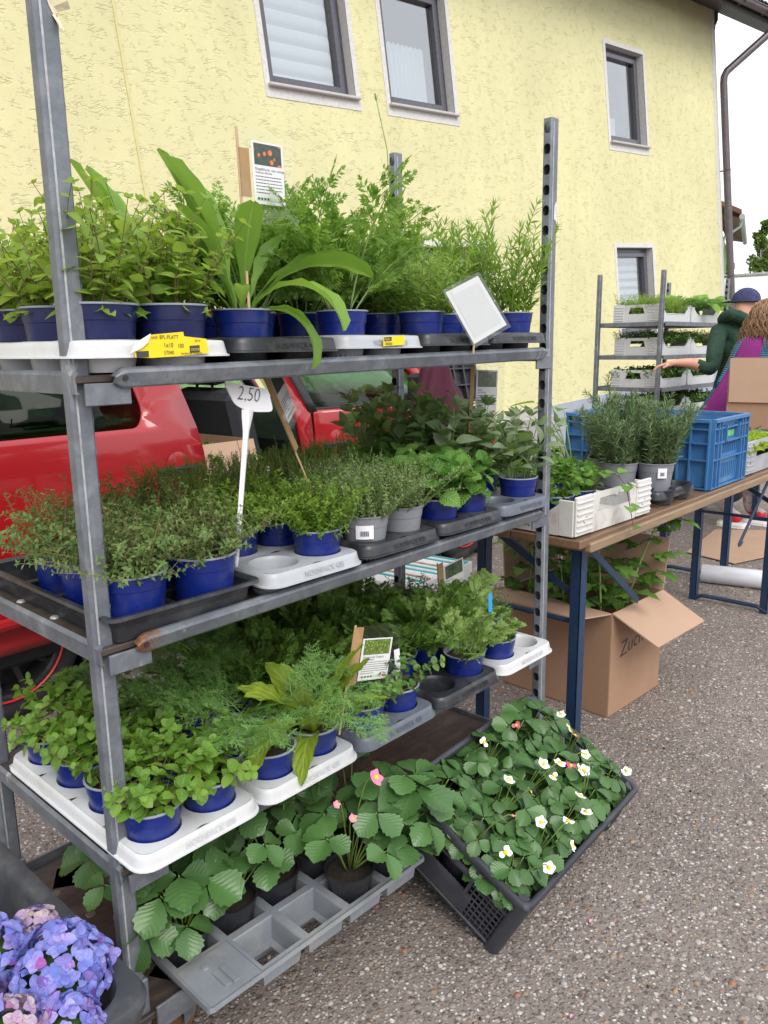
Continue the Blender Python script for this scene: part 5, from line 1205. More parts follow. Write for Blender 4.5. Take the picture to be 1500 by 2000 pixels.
# ================================================================ TABLES, CRATES, BOXES
M_LEG = mat('dark_blue_steel', (.012, .035, .085), .4, var=.2, vs=12, dirt=(.06, .06, .07), dirtamt=.4)
M_WOOD = mat('varnished_table_board', (.17, .10, .06), .45, var=.3, vs=5, stretch=(1, 14, 14), dirt=(.2, .12, .07), dirtamt=.5, ds=4)
M_EDGE = mat('worn_table_edge', (.25, .17, .105), .55, var=.3, vs=8, stretch=(1, 10, 10))
def beer_table(label, x0, y0, x1, y1, rz=0.):
    t_ = thing('folding_table', label, 'table', (x0, y0, 0), rz, 'folding tables'); L, W = x1-x0, y1-y0; z = .775
    for k_ in range(4):
        g = G(); g.cbox((L/2, W*(k_+.5)/4, z-.014), (L, W/4-.002, .026), .003); g.obj('table_board', [M_WOOD], t_)
    for xs in (.12, L-.12):
        g = G(); g.cbox((xs, W/2, z-.042), (.06, W-.06, .028), .003); g.obj('cross_batten', M_EDGE, t_)
    for yy in (.003, W-.003):
        g = G(); g.cbox((L/2, yy, z-.030), (L-.1, .026, .03), .004); g.obj('edge_rail', M_EDGE, t_)
    for xs, sg in ((.12, 1), (L-.15, -1)):
        fr = None
        for yy in (.05, W-.08):
            g = G(); g.cbox((xs, yy, (z-.05)/2), (.036, .006, z-.05), .001); g.cbox((xs-.015, yy+.016, (z-.05)/2), (.006, .036, z-.05), .001); o = g.obj('leg', M_LEG, t_)
        g = G(); ys = np.linspace(.05, W-.07, 9); g.tube([(xs-.01, y_, .012+(.02 if 0 < i_ < 8 else 0)) for i_, y_ in enumerate(ys)], .011, 6); g.obj('foot_bar', M_LEG, t_)
        g = G(); g.tube([(xs, .05, .48), (xs, W-.07, .48)], .008, 6); g.obj('cross_bar', M_LEG, t_)
        for yy in (.07, W-.09):
            g = G(); g.cbox((xs+sg*.22, yy, .60), (.56, .005, .024), .001, roty(sg*.62)); g.obj('brace', M_LEG, t_)
        g = G(); g.cbox((xs, W/2, .655), (.004, W*.80, .022), .001, rotx(.50)); g.obj('brace', M_LEG, t_)
    return t_
beer_table('folding table with blue steel legs carrying the rosemary and the blue crate', 1.43, -.085, 3.62, .40)
beer_table('folding table behind, carrying the cardboard box', 3.78, .27, 5.7, .76)
TZ = .779
M_WCR = mat('white_crate_plastic', (.60, .59, .57), .45, var=.06, vs=8, dirt=(.30, .22, .17), dirtamt=.55, ds=13, bmp=.1)
M_WCR2 = mat('clean_white_crate_plastic', (.58, .59, .60), .45, var=.05, vs=8)
M_GCR = mat('grey_crate_plastic', (.36, .37, .40), .45, var=.06, vs=8, dirt=(.22, .2, .18), dirtamt=.4)
M_INK = mat('dark_print', (.05, .05, .055), .7, var=.1); M_TEAL = mat('teal_print', (.05, .3, .3), .7)
def plant_crate(label, mw, m, L=.40, W=.60, h=.135, low=.07, txt=None, group='plant crates', detail=True):
    """short ends (local x) with a hand hole between ribbed corner blocks; long sides (local y) cut low"""
    t_ = thing('plant_crate', label, 'plant crate', mw=mw, group=group)
    g = G(); g.cbox((L/2, W/2, .004), (L, W, .008), .002); g.obj('floor', m, t_)
    for y, sg in ((0, -1), (W, 1)):
        g = G(); cw = .095
        out = [(cw, 0), (L-cw, 0), (L-cw, h*.92), (L-cw-.02, h), (cw+.02, h), (cw, h*.92)]
        hole = [(cw+.035, h*.50), (cw+.05, h*.84), (L-cw-.05, h*.84), (L-cw-.035, h*.50)]
        g.poly([(a, y+sg*.004, b) for a, b in out], [[(a, y+sg*.004, b) for a, b in hole]], t=(0, -sg*.006, 0), flat='xz'); g.obj('end_wall', m, t_)
        for x, sx in ((0, 1), (L, -1)):
            g = G(); hh = h*1.0
            g.cbox((x+sx*cw/2, y+sg*.004, hh/2+.002), (cw, .010, hh), .003)
            g.cbox((x+sx*.001, y-sg*.025, hh*.46), (.008, .05, hh*.92), .003)
            if detail:
                for r_ in range(6): g.cbox((x+sx*cw*.5, y+sg*.0105, hh*(.14+.145*r_)), (cw*.94, .005, .006), .002)
                g.lathe([(.013, 0), (.013, .003), (.009, .003), (.009, 0)], 14, (x+sx*cw*.55, y+sg*.009, hh*.42), R=rotx(-sg*pi/2))
            g.obj('corner_block', m, t_)
    for x in (0, L):
        g = G(); g.poly([(x-.003, .05, 0), (x-.003, W-.05, 0), (x-.003, W-.05, h*.8), (x-.003, W-.11, low), (x-.003, .11, low), (x-.003, .05, h*.8)], t=(.006, 0, 0)); g.cbox((x, W/2, low), (.012, W-.22, .008), .002)
        sw = g.obj('side_wall', m, t_)
        if txt and x == 0:
            text(sw, txt, Matrix.Translation((-.0042, W*.42, low*.30)) @ Matrix.Rotation(radians(-90), 4, 'Z') @ Matrix.Rotation(radians(90), 4, 'X'), .034, M_INK, align='CENTER', name='print')
        elif detail is None or (txt is None and x == 0):
            p_ = G()
            for q_, (a, b) in enumerate(((.30, .42), (.46, .60))): p_.add([(-.0044, W*(1-a), low*.35), (-.0044, W*(1-b), low*.35), (-.0044, W*(1-b), low*.52), (-.0044, W*(1-a), low*.52)], [(0, 1, 2, 3)])
            p_.add([(-.0044, W*.76, low*.3), (-.0044, W*.73, low*.3), (-.0044, W*.73, low*.75), (-.0044, W*.76, low*.75)], [(0, 1, 2, 3)]); p_.obj('printed_mark', M_INK, sw)
    return t_
plant_crate('dirty white crate of mint at the near corner of the table', Matrix.Translation((1.44, -.055, TZ)) @ Matrix.Rotation(-.03, 4, 'Z'), M_WCR, L=.47, W=.47, h=.118, low=.05, txt='eustadt')
for k_, (x_, y_) in enumerate(((1.52, .05), (1.62, .17), (1.50, .19), (1.66, .05), (1.53, .31), (1.66, .31), (1.78, .2))):
    potted('mint', (x_, y_, TZ+.01), ['front left', 'middle', 'left side', 'front right', 'back left', 'back right', 'right side'][k_]+' of the dirty white crate', 'blue', sc=.85)
# stray shoot hanging over the crate's edge
g = G(); sh = thing('mint_shoot', 'single mint shoot hanging over the edge of the dirty white crate', 'plant shoot', (1.66, -.055, TZ+.13)); pts = np.array([(0, .06, -.02), (.0, .02, .03), (.0, -.02, .035), (.005, -.05, .0), (.02, -.06, -.07), (.04, -.065, -.14)]); g.tube(pts, [.0022, .002, .002, .0018, .0015, .001], 5); g.obj('stem', M_ST_R, sh)
for k_, p_ in enumerate(pts[1:]):
    for s_ in (-1, 1): link('leaf', LEAFOBJ['mint'][k_ % 3], sh, mw=mtx(p_, (s_*.9, -.5, .1), (0, -.2, 1), (.045 if k_ < 4 else .03) if k_ < 4 or s_ > 0 else .02))
# rosemary on a black tray
rt_ = tray('black', 2.02, -.06, TZ, 'black tray under the rosemary pots on the table', w_=.30, d_=.30)
for k_, (x_, y_) in enumerate(((2.15, .015), (2.08, .12), (2.26, .10), (2.15, .21), (2.27, .22))):
    potted('rosemary', (x_, y_, TZ+.012), ['front pot with the barcode', 'second pot at the front', 'beside the blue crate', 'back pot in the middle', 'back pot against the blue crate'][k_]+' on the table', 'greybig', sc=1.0)
# big-leaved seedlings standing in the blue crate behind the rosemary
# blue crate
M_BCR = mat('blue_crate_plastic', (.045, .165, .37), .45, var=.1, vs=7, dirt=(.16, .26, .38), dirtamt=.45, ds=9)
bc = thing('blue_crate', 'tall ribbed blue plastic crate on the table behind the rosemary', 'crate', (2.446, -.066, TZ), .0)
BL_, BW_, BH_ = .375, .60, .27
def ribbed(o, ux, L, H, slots, handle):
    """outer wall with vertical and horizontal ribs and narrow slots"""
    g = G(); o = np.array(o); ux = np.array(ux); un = np.cross(ux, (0, 0, 1.)); R = np.stack([ux, un, (0, 0, 1.)], 1)
    def bx(x0, x1, z0, z1, n0, n1): g.box(o+ux*(x0+x1)/2+np.array([0, 0, (z0+z1)/2])+un*(n0+n1)/2, (x1-x0, abs(n1-n0), z1-z0), R)
    hx0, hx1, hz0, hz1 = L*.34, L*.66, H*.70, H*.82
    xs = [0]+([hx0, hx1] if handle else [])+[L]
    for a, b in zip(xs, xs[1:]):
        if handle and a == hx0: bx(a, b, 0, hz0, -.003, 0); bx(a, b, hz1, H, -.003, 0)
        else: bx(a, b, 0, H, -.003, 0)
    for x in [.002, L*.12, L*.2, L*.8, L*.88, L-.002]: bx(x-.003, x+.003, .0, H-.01, 0, .016)
    for z in (.004, H*.42, H*.66, H*.86): bx(0, L, z-.003, z+.003, 0, .014)
    bx(-.0, L, H-.012, H, -.004, .02)
    for k_ in range(slots):
        x = L*(.25+.5*k_/(slots-1)); bx(x-.003, x+.003, H*.12, H*.33, .0, .006); bx(x-.002, x+.002, H*.48, H*.62, 0, .005)
    if handle: bx(hx0-.01, hx1+.01, hz0-.012, hz0-.006, 0, .02); bx(hx0-.012, hx0-.006, hz0-.012, H*.9, 0, .02); bx(hx1+.006, hx1+.012, hz0-.012, H*.9, 0, .02)
    return g
for (o_, u_, L_, hd) in (((0, 0, 0), (1, 0, 0), BL_, True), ((BL_, 0, 0), (0, 1, 0), BW_, False), ((BL_, BW_, 0), (-1, 0, 0), BL_, True), ((0, BW_, 0), (0, -1, 0), BW_, False)):
    ribbed(o_, u_, L_, BH_, 10 if hd else 14, hd).obj('crate_wall', M_BCR, bc)
g = G(); g.box((BL_/2, BW_/2, .005), (BL_, BW_, .008)); g.obj('floor', M_BCR, bc)
g = G(); g.add([(.14, -.0045, BH_*.71), (.23, -.0045, BH_*.71), (.235, -.0045, BH_*.80), (.15, -.0045, BH_*.80)], [(0, 1, 2, 3)]); g.obj('green_leaf_sticker', mat('green_sticker', (.12, .42, .12), .5, var=.4, vs=60), bc)
def leafy_seedling(label, loc, n, ls, h, meshes, st, seed, name='seedling', cat='seedling', group=None, hang=.3):
    rg = np.random.default_rng(seed); t_ = thing(name, label, cat, loc, 0, group); s = G()
    for i in range(n):
        a = i*2.4+rg.random(); el = .5+.6*rg.random(); L = h*(.6+.5*rg.random()); e = np.array([cos(a)*cos(el), sin(a)*cos(el), sin(el)])*L
        s.tube([(0, 0, 0), e*.5+np.array([0, 0, .02]), e], [.004, .003, .002], 5)
        link('leaf', meshes[rg.integers(0, len(meshes))], t_, mw=mtx(e, (cos(a), sin(a), .1-hang*rg.random()*2), (rg.normal()*.2, rg.normal()*.2, 1), ls*(.7+.5*rg.random())))
    s.obj('stalk', st, t_); return t_
M_BEAN = LM('bean_leaf', (.12, .30, .03), (.20, .42, .05), (.30, .52, .08), .45, .4, vein=.5, vfreq=30, rib=(.4, .55, .2))
BEAN = [blade(ovate, 9, .42, .08, ar, 5, stalk=.1).mesh('leaf', [M_BEAN], True, True) for ar in (.1, .3)]
M_KOHL = LM('kohlrabi_leaf', (.06, .14, .06), (.10, .20, .085), (.17, .28, .12), .5, .2, vein=.4, vfreq=24, rib=(.24, .2, .26))
KOHL = [blade(lambda t: ovate(t)*(1+.12*sin(t*14)), 9, .36, .12, ar, 5, rip=.03, stalk=.15).mesh('leaf', [M_KOHL], True, True) for ar in (.1, .4)]
leafy_seedling('light green bean seedling rising behind the rosemary, left one', (2.30, .42, TZ), 7, .10, .40, BEAN, M_ST_G, 5, 'bean_seedling', group='bean seedlings behind the rosemary')
leafy_seedling('light green bean seedling rising behind the rosemary, right one', (2.42, .47, TZ), 7, .09, .40, BEAN, M_ST_G, 6, 'bean_seedling', group='bean seedlings behind the rosemary')
# lettuce crate at the table's far end
plant_crate('grey crate of lettuce at the far end of the table', Matrix.Translation((2.87, -.06, TZ)) @ Matrix.Rotation(.0, 4, 'Z'), M_GCR, L=.60, W=.44, h=.14)
M_LET = LM('lettuce_leaf', (.24, .42, .03), (.36, .55, .05), (.50, .66, .10), .45, .45)
def lettuce(seed):
    rg = np.random.default_rng(seed); g = G()
    for i in range(15):
        a = i*2.4; r_ = .25+.75*i/15; el = 1.25-1.0*i/15; P = []; U = []
        for ti in range(7):
            t = ti/6; row = []; hw = .5*sin(pi*min(1, .15+t*.62))**.8
            for c in np.linspace(-1, 1, 9):
                row.append((hw*c*(1+.1*sin(c*9+ti)), t, .16*abs(c)*hw+.10*t*t*sin(c*11+seed+i)*1.0+.06*sin(ti*2.+c*5)*t))
            P.append(row)
        P = np.array(P)*(.05+.05*r_) @ rotx(el).T @ rotz(a).T+np.array([cos(a+pi/2)*.012*r_, sin(a+pi/2)*.012*r_, .01]); g.grid(P, uv=np.random.rand(63, 2)*0+.3)
    return g.mesh('leaves', [M_LET], True, True)
LETM = [lettuce(s) for s in range(3)]
for i in range(5):
    for j in range(4):
        t_ = thing('lettuce', f"frilly lettuce head in grey crate, row {['one', 'two', 'three', 'four'][j]} from table edge, place {['one', 'two', 'three', 'four', 'five'][i]}", 'lettuce', (2.94+.115*i, .0+.105*j, TZ+.06), (i*7+j)*1.3, 'lettuce heads in the grey crate'); link('leaves', LETM[(i+2*j) % 3], t_)
# white crate behind the blue one
plant_crate('small white crate standing behind the blue crate', Matrix.Translation((3.42, .50, TZ+.0)) @ Matrix.Rotation(.1, 4, 'Z'), M_WCR2, L=.36, W=.5, h=.16)
# kohlrabi seedlings and cardboard box on the second table
for k_, (x_, y_) in enumerate(((3.92, .45), (4.06, .38), (4.2, .32), (4.05, .55))): leafy_seedling('kohlrabi seedling with purple stalks, '+['beside the white crate', 'before the cardboard box', 'nearest the lettuce', 'against the cardboard box'][k_], (x_, y_, TZ), 7, .12, .16, KOHL, M_ST_R, 20+k_, 'kohlrabi_seedling', group='kohlrabi seedlings on the second table')
M_CARD = mat('cardboard', (.33, .20, .125), .85, var=.07, vs=6, bmp=.1, bs=300, stretch=(1, 1, 1), dirt=(.3, .18, .11), dirtamt=.3, ds=5)
M_CARDL = mat('cardboard_inner_face', (.43, .285, .20), .85, var=.06, vs=6)
def carton(label, mw, L, W, H, flaps, t=.005):
    """open box: floor, four walls, flaps = {side: (length, angle out from vertical)}"""
    t_ = thing('cardboard_box', label, 'cardboard box', mw=mw); g = G(); g.box((L/2, W/2, t/2), (L, W, t)); g.obj('floor', M_CARD, t_)
    S = {'-y': ((0, 0), (1, 0), (0, -1), L), '+x': ((L, 0), (0, 1), (1, 0), W), '+y': ((L, W), (-1, 0), (0, 1), L), '-x': ((0, W), (0, -1), (-1, 0), W)}
    for k, (o, u, n, ln) in S.items():
        o, u, n = (np.array((*q, 0.)) for q in (o, u, n)); g = G()
        c = [o+u*.002, o+u*(ln-.002), o+u*(ln-.002)+np.array([0, 0, H]), o+u*.002+np.array([0, 0, H])]
        V = np.array(c+[q-n*t for q in c]); g.add(V, [(0, 1, 2, 3), (7, 6, 5, 4), (0, 4, 5, 1), (1, 5, 6, 2), (2, 6, 7, 3), (3, 7, 4, 0)]); wl = g.obj('wall', M_CARD, t_)
        if k in flaps:
            fl, an = flaps[k]; d = n*sin(an)+np.array([0, 0, cos(an)]); nn2 = np.cross(u, d); a0 = o+np.array([0, 0, H+.001]); g = G()
            c = [a0+u*.004, a0+u*(ln-.004), a0+u*(ln-.012)+d*fl, a0+u*.012+d*fl]; V = np.array(c+[q+nn2*t for q in c]); g.add(V, [(0, 1, 2, 3), (7, 6, 5, 4), (0, 4, 5, 1), (1, 5, 6, 2), (2, 6, 7, 3), (3, 7, 4, 0)]); g.obj('flap', M_CARDL, wl)
    return t_
carton('cardboard box with a flap hanging down, on the second table before the curly-haired person', Matrix.Translation((4.74, .68, TZ)) @ Matrix.Rotation(radians(-78), 4, 'Z'), .50, .33, .455, {'-y': (.28, pi-.05)})
zb = carton('large open cardboard box of tomato plants under the table, marked in pen', Matrix.Translation((1.905, .035, 0)) @ Matrix.Rotation(-.05, 4, 'Z'), .39, .47, .40, {'-y': (.19, 2.02), '-x': (.21, 1.42), '+x': (.2, .25), '+y': (.2, .1)})
text(zb, 'Zuch', Matrix.Translation((.065, -.002, .215)) @ Matrix.Rotation(radians(90), 4, 'X') @ Matrix.Rotation(.12, 4, 'Z'), .085, M_INK, 'handwriting', shear=.25)
rt2 = np.random.default_rng(4)
for k_, (x_, y_) in enumerate(((2.0, .12), (2.17, .13), (2.05, .3), (2.2, .33), (1.99, .43))):
    t_ = thing('tomato_plant', 'tomato plant in the open cardboard box, '+['front left', 'leaning out at the front right', 'in the middle', 'back right', 'back left'][k_], 'tomato plant', (x_, y_, .01), 0, 'tomato plants in the cardboard box')
    hh = .58+.12*rt2.random(); lx, ly = (.20, -.10) if k_ == 1 else (.03*rt2.normal(), .03*rt2.normal()); s = G(); P = np.array([(lx*t*t, ly*t*t, .1+hh*t) for t in np.linspace(0, 1, 8)])
    s.tube(P, np.linspace(.005, .0025, 8), 6); s.obj('stem', M_FENST, t_); link('pot', pot_mesh('black')[0], t_); link('soil', pot_mesh('black')[1], t_)
    for i in range(17):
        t = .35+.65*i/16; p_ = np.array([lx*t*t, ly*t*t, .1+hh*t]); a = i*2.4+k_; link('leaf', TOM[i % 4], t_, mw=mtx(p_, (cos(a), sin(a), .75-.4*rt2.random()), (0, 0, 1), (.18-.06*t)*(.85+.3*rt2.random())))
# flat cardboard and roll of film on the ground
fc = G(); fc.poly([(4.27, .40, .008), (4.60, .28, .012), (5.25, .44, .03), (5.05, .80, .02), (4.36, .73, .006)], t=(0, 0, .005)); fco = fc.obj('cardboard_sheet', M_CARDL); tag(fco, 'flat sheet of cardboard with a slot lying under the second table', 'cardboard sheet')
g = G(); g.cbox((4.75, .52, .0245), (.12, .016, .004), .001, rotz(.2)); g.obj('slot', M_INK, fco)
rl = thing('film_roll', 'roll of clear plastic film lying under the far table leg', 'film roll', (3.86, .21, .052), 0); g = G(); g.lathe([(.028, -.22), (.05, -.22), (.052, -.217), (.052, .217), (.05, .22), (.028, .22), (.026, .2), (.026, -.2), (.028, -.22)], 28, R=rotx(pi/2) @ rotz(0)); smooth_auto(g.obj('film', mat('clear_film_roll', (.62, .63, .68), .18, var=.12, vs=20, stretch=(1, .1, 1), spec=.7), rl)); g = G(); g.lathe([(.025, -.215), (.0255, .215), (.022, .215), (.022, -.215)], 20, R=rotx(pi/2)); g.obj('core', M_CARD, rl)
rl.rotation_euler = (0, 0, .25)
# crate of leaflets behind the trolley
wb = thing('leaflet_box', 'white box of printed leaflets on the ground behind the trolley', 'box', (2.08, 1.10, 0), .12); g = G()
for c_, d_ in (((.27, .003, .12), (.54, .006, .24)), ((.27, .297, .12), (.54, .006, .24)), ((.003, .15, .12), (.006, .288, .24)), ((.537, .15, .12), (.006, .288, .24)), ((.27, .15, .004), (.528, .288, .006))): g.cbox(c_, d_, .002)
g.obj('box', M_WCR2, wb)
for k_ in range(16):
    g = G(); g.cbox((.04+.03*k_, .15, .15), (.012, .26, .20), .002, roty(.35+.1*sin(k_*3))); g.obj('leaflet', [mat('leaflet_white', (.72, .72, .72), .5), mat('leaflet_teal', (.05, .35, .36), .5), mat('leaflet_photo', (.35, .25, .2), .5, var=.6, vs=40)][[0, 1, 0, 2, 0, 0, 1][k_ % 7]], wb)
# crates on the second trolley
C2 = [('white crate at the near end of the top shelf of the far trolley', 0, .06), ('white crate at the far end of the top shelf of the far trolley', 0, .68), ('white crate on the second shelf of the far trolley, near end', 1, .10), ('white crate on the second shelf of the far trolley, far end', 1, .70),
      ('white crate on the third shelf of the far trolley, near end', 2, .06), ('white crate on the third shelf of the far trolley, far end', 2, .68), ('white crate on the fourth shelf of the far trolley, near end', 3, .06), ('white crate on the fourth shelf of the far trolley, far end', 3, .68)]
FOL = [('savory', 1.0), ('dill', 1.15), ('hyssop', 1.4), ('hyssop', 1.4), ('dark_oregano', 1.1), ('dark_oregano', 1.1), ('hyssop', 1.2), ('dark_oregano', 1.2)]
M_T2 = [M_ST_G]
for k_, (lb, si, x_) in enumerate(C2):
    mw = t2m @ Matrix.Translation((x_, .44, T2S[si]+.002)) @ Matrix.Rotation(-pi/2, 4, 'Z')
    plant_crate(lb, mw, M_WCR2, h=.145, W=.58, group='white crates on the far trolley')
    kd, sc = FOL[k_]; rg = np.random.default_rng(k_+60)
    cr = thing('crate_herbs', f"{['bright green herbs', 'feathery green herbs', 'dark leafy herbs', 'dark leafy herbs', 'small dark herbs', 'small dark herbs', 'dark herbs', 'dark herbs'][k_]} filling the {lb.replace('white crate', 'crate').replace('of the far trolley, ', ', ').replace(' of the top shelf', ' top shelf')}", 'herbs', mw=t2m @ Matrix.Translation((x_, .05, T2S[si]-.02)))
    for i in range(5):
        for j in range(3):
            me = sp_variant(kd, (i+j) % SPEC[kd]['nv'])[0] if kd in SPEC else misc_variant(kd, (i+j) % 3)[0]
            o = stuff(link('foliage', me, cr, mw=Matrix.Translation((.06+.115*i, .06+.13*j, 0)) @ Matrix.Rotation(rg.random()*6.28, 4, 'Z') @ Matrix.Diagonal((sc, sc, sc, 1))))
for k_, x_ in enumerate((1.0, 1.22, 1.4)): leafy_seedling(['broad-leaved seedling on the far trolley above the far crate', 'broad-leaved seedling beside the far post of the far trolley', 'broad-leaved seedling overhanging the far end of the far trolley'][k_], tuple((t2m @ Vector((x_, .25, T2S[0]+.06))).to_tuple()), 10, .17, .24, BEAN, M_ST_G, 40+k_, 'bean_seedling', group='broad seedlings on the far trolley')
# ================================================================ RED CAR with its sliding door open
def paint():
    m, n, p, _ = _pr('red_car_paint'); v = objvec(n)
    c = mixc(n, math_(n, 'MULTIPLY', ramp(n, noise(n, 4, 5, .6, v), [(.4, 0.), (.8, 1.)]), .3), (.33, .003, .007), (.27, .006, .009)); n.links.new(c, p.inputs['Base Color'])
    p.inputs['Roughness'].default_value = .35; p.inputs['Coat Weight'].default_value = .8; p.inputs['Coat Roughness'].default_value = .06; return m
M_RED = paint(); M_TRIMB = mat('black_car_trim', (.015, .015, .018), .45, var=.15); M_SEAT = mat('dark_seat_fabric', (.028, .03, .038), .9, var=.2, vs=60, bmp=.2); M_DASH = mat('grey_dashboard', (.10, .105, .11), .6, var=.1)
M_CGL = glassmat('car_window_glass', (.62, .80, .70), .05); M_CGLD = glassmat('tinted_rear_glass', (.20, .40, .20), .012, .02, .5)
car = thing('car', 'red car with its sliding side door pushed back, parked by the yellow house', 'car', (0, 1.60, 0), .03)
def yside(z): return .30*max(0., z-.98)+.06*max(0., .48-z)**1.0+.012*((z-.75)/.3)**2*(1 if z < .98 else 0)
def panel(name, outer, holes=(), m=None, y0=0., sgn=1, parent=None, th=.02):
    """sheet cut from an outline in the car's side view, bent to the body's tumblehome and given thickness"""
    bm = bmesh.new(); loops = [[Vector((a, 0, b)) for a, b in l] for l in [outer, *holes]]
    if holes:
        # bridge each hole with a seam so the face stays one polygon
        pts = [(p.x, p.z) for p in loops[0]]
        for h in loops[1:]:
            hp = [(p.x, p.z) for p in h]; bd = min(((a-c)**2+(b-d)**2, i, j) for i, (a, b) in enumerate(pts) for j, (c, d) in enumerate(hp)); _, i, j = bd
            ar = lambda q: sum(q[k][0]*q[(k+1) % len(q)][1]-q[(k+1) % len(q)][0]*q[k][1] for k in range(len(q)))
            hh = hp[j:]+hp[:j]+[hp[j]]
            if ar(pts)*ar(hp) > 0: hh = hh[::-1]
            pts = pts[:i+1]+hh+[pts[i]]+pts[i+1:]
        tri = tessellate_polygon([[Vector((a, b, 0)) for a, b in pts]]); vs = [bm.verts.new((a, 0, b)) for a, b in pts]
    else:
        tri = tessellate_polygon([[Vector((p.x, p.z, 0)) for p in loops[0]]]); vs = [bm.verts.new(p) for p in loops[0]]
    for t in tri:
        try: bm.faces.new([vs[i] for i in t])
        except ValueError: pass
    bmesh.ops.remove_doubles(bm, verts=bm.verts, dist=1e-5)
    for z in np.arange(.3, 1.6, .06): bmesh.ops.bisect_plane(bm, geom=bm.verts[:]+bm.edges[:]+bm.faces[:], plane_co=(0, 0, z), plane_no=(0, 0, 1))
    for v in bm.verts: v.co.y = y0+sgn*yside(v.co.z)
    bmesh.ops.recalc_face_normals(bm, faces=bm.faces[:])
    me = bpy.data.meshes.new(name); bm.to_mesh(me); bm.free(); me.materials.append(m); me.polygons.foreach_set('use_smooth', np.ones(len(me.polygons), bool)); me.set_sharp_from_angle(angle=radians(30))
    o = link(name, me, parent or car); sm = o.modifiers.new('thickness', 'SOLIDIFY'); sm.thickness = th; sm.offset = 0; return o
def rnd_poly(P, r=.05, k=4):
    out = []; n = len(P)
    for i in range(n):
        a, b, c = np.array(P[i-1]), np.array(P[i]), np.array(P[(i+1) % n]); u, v = a-b, c-b; r_ = min(r, np.linalg.norm(u)*.45, np.linalg.norm(v)*.45); p0, p1 = b+u/np.linalg.norm(u)*r_, b+v/np.linalg.norm(v)*r_
        for t in np.linspace(0, 1, k+1): out.append(tuple((1-t)**2*p0+2*t*(1-t)*b+t*t*p1))
    return out
def arch(cx, cz, r, a0, a1, k=12): return [(cx+r*cos(a), cz+r*sin(a)) for a in np.linspace(a0, a1, k)]
WR, WF, RW = .46, 3.33, .30
# sliding door, pushed back and standing off the body
dw = rnd_poly([(.34, 1.04), (1.00, 1.04), (1.035, 1.10), (.985, 1.385), (.38, 1.385)], .06)
dout = rnd_poly([(.26, .30), (1.24, .30), (1.305, .62), (1.285, .92), (1.215, 1.24), (1.16, 1.455), (.30, 1.455)], .03)
sd_ = panel('sliding_door', dout, [dw], M_RED, -.075)
panel('door_glass', rnd_poly([(.33, 1.03), (1.01, 1.03), (1.045, 1.10), (.995, 1.395), (.37, 1.395)], .06), m=M_CGLD, y0=-.072, parent=sd_, th=.004)
g = G(); g.cbox((1.155, -.092, .862), (.20, .03, .034), .01); g.obj('handle', M_TRIMB, sd_)
g = G(); g.lathe([(.0, .004), (.045, .002), (.052, 0)], 24, (1.15, -.086, .885), R=rotx(pi/2)); g.obj('handle_cup', M_RED, sd_, True)
g = G(); g.tube([(x, -.09, .41+.01*sin(x*3)) for x in np.linspace(.27, 1.24, 10)], .022, 8); g.obj('rubbing_strip', M_RED, sd_)
# rear quarter, with wheel arch and window
rq = [(-.42, .34)]+[(WR-.40, .30)]+arch(WR, .30, .36, pi, 0)+[(WR+.40, .28), (1.30, .28), (1.27, .62), (1.18, 1.0), (1.12, 1.47), (-.10, 1.47), (-.30, 1.05), (-.42, .9)]
panel('rear_quarter', rq, [rnd_poly([(-.14, 1.06), (1.0, 1.06), (.97, 1.38), (-.04, 1.38)], .05)], M_RED, .0)
panel('rear_quarter_glass', rnd_poly([(-.15, 1.05), (1.01, 1.05), (.98, 1.39), (-.05, 1.39)], .05), m=M_CGLD, y0=.004, th=.004)
# far side: one panel with three windows
fo = [(-.42, .34), (WR-.40, .30)]+arch(WR, .30, .36, pi, 0)+[(WR+.4, .28), (WF-.40, .28)]+arch(WF, .30, .36, pi, 0)+[(WF+.42, .34), (3.78, .6), (3.70, .80), (3.12, .98), (2.66, 1.46), (1.9, 1.48), (-.10, 1.48), (-.30, 1.05), (-.42, .9)]
FH = [[(.25, .99), (1.54, .97), (1.50, 1.38), (.28, 1.38)], [(2.12, .93), (2.98, 1.0), (2.58, 1.40), (2.06, 1.40)]]
FH = [rnd_poly(q, .05) for q in FH]
panel('far_side', fo, FH, M_RED, 1.66, -1)
panel('cabin_lining', [(-.3, .4), (2.9, .4), (3.08, .98), (2.64, 1.44), (-.10, 1.46)], FH, M_TRIMB, 1.635, -1, th=.008)
panel('far_glass', [(.2, .94), (1.57, .94), (1.53, 1.41), (.24, 1.41)], m=M_CGL, y0=1.648, sgn=-1, th=.003); panel('far_glass', [(2.06, .9), (3.04, .98), (2.6, 1.42), (2.02, 1.42)], m=M_CGL, y0=1.648, sgn=-1, th=.003)
# pillar between the openings, front door and its window
panel('door_pillar', [(1.93, .30), (2.0, .30), (1.99, .80), (1.975, 1.02), (1.90, 1.24), (1.84, 1.47), (1.70, 1.47), (1.775, 1.24), (1.88, 1.0), (1.92, .8)], m=M_RED)
panel('window_frame', [(1.965, 1.035), (2.02, 1.035), (1.92, 1.30), (1.87, 1.44), (1.815, 1.44), (1.88, 1.24)], m=M_TRIMB, y0=-.006)
fd = panel('front_door', rnd_poly([(2.005, .30), (2.90, .30), (2.93, .50), (2.95, .80), (2.97, 1.0), (2.55, 1.025), (2.0, 1.038), (2.0, .8)], .015), m=M_RED)
g = G(); g.cbox((2.135, -.022, .862), (.19, .03, .032), .01); g.obj('handle', M_TRIMB, fd)
g = G(); g.lathe([(.0, .004), (.045, .002), (.052, 0)], 24, (2.13, -.014, .885), R=rotx(pi/2)); g.obj('handle_cup', M_RED, fd, True)
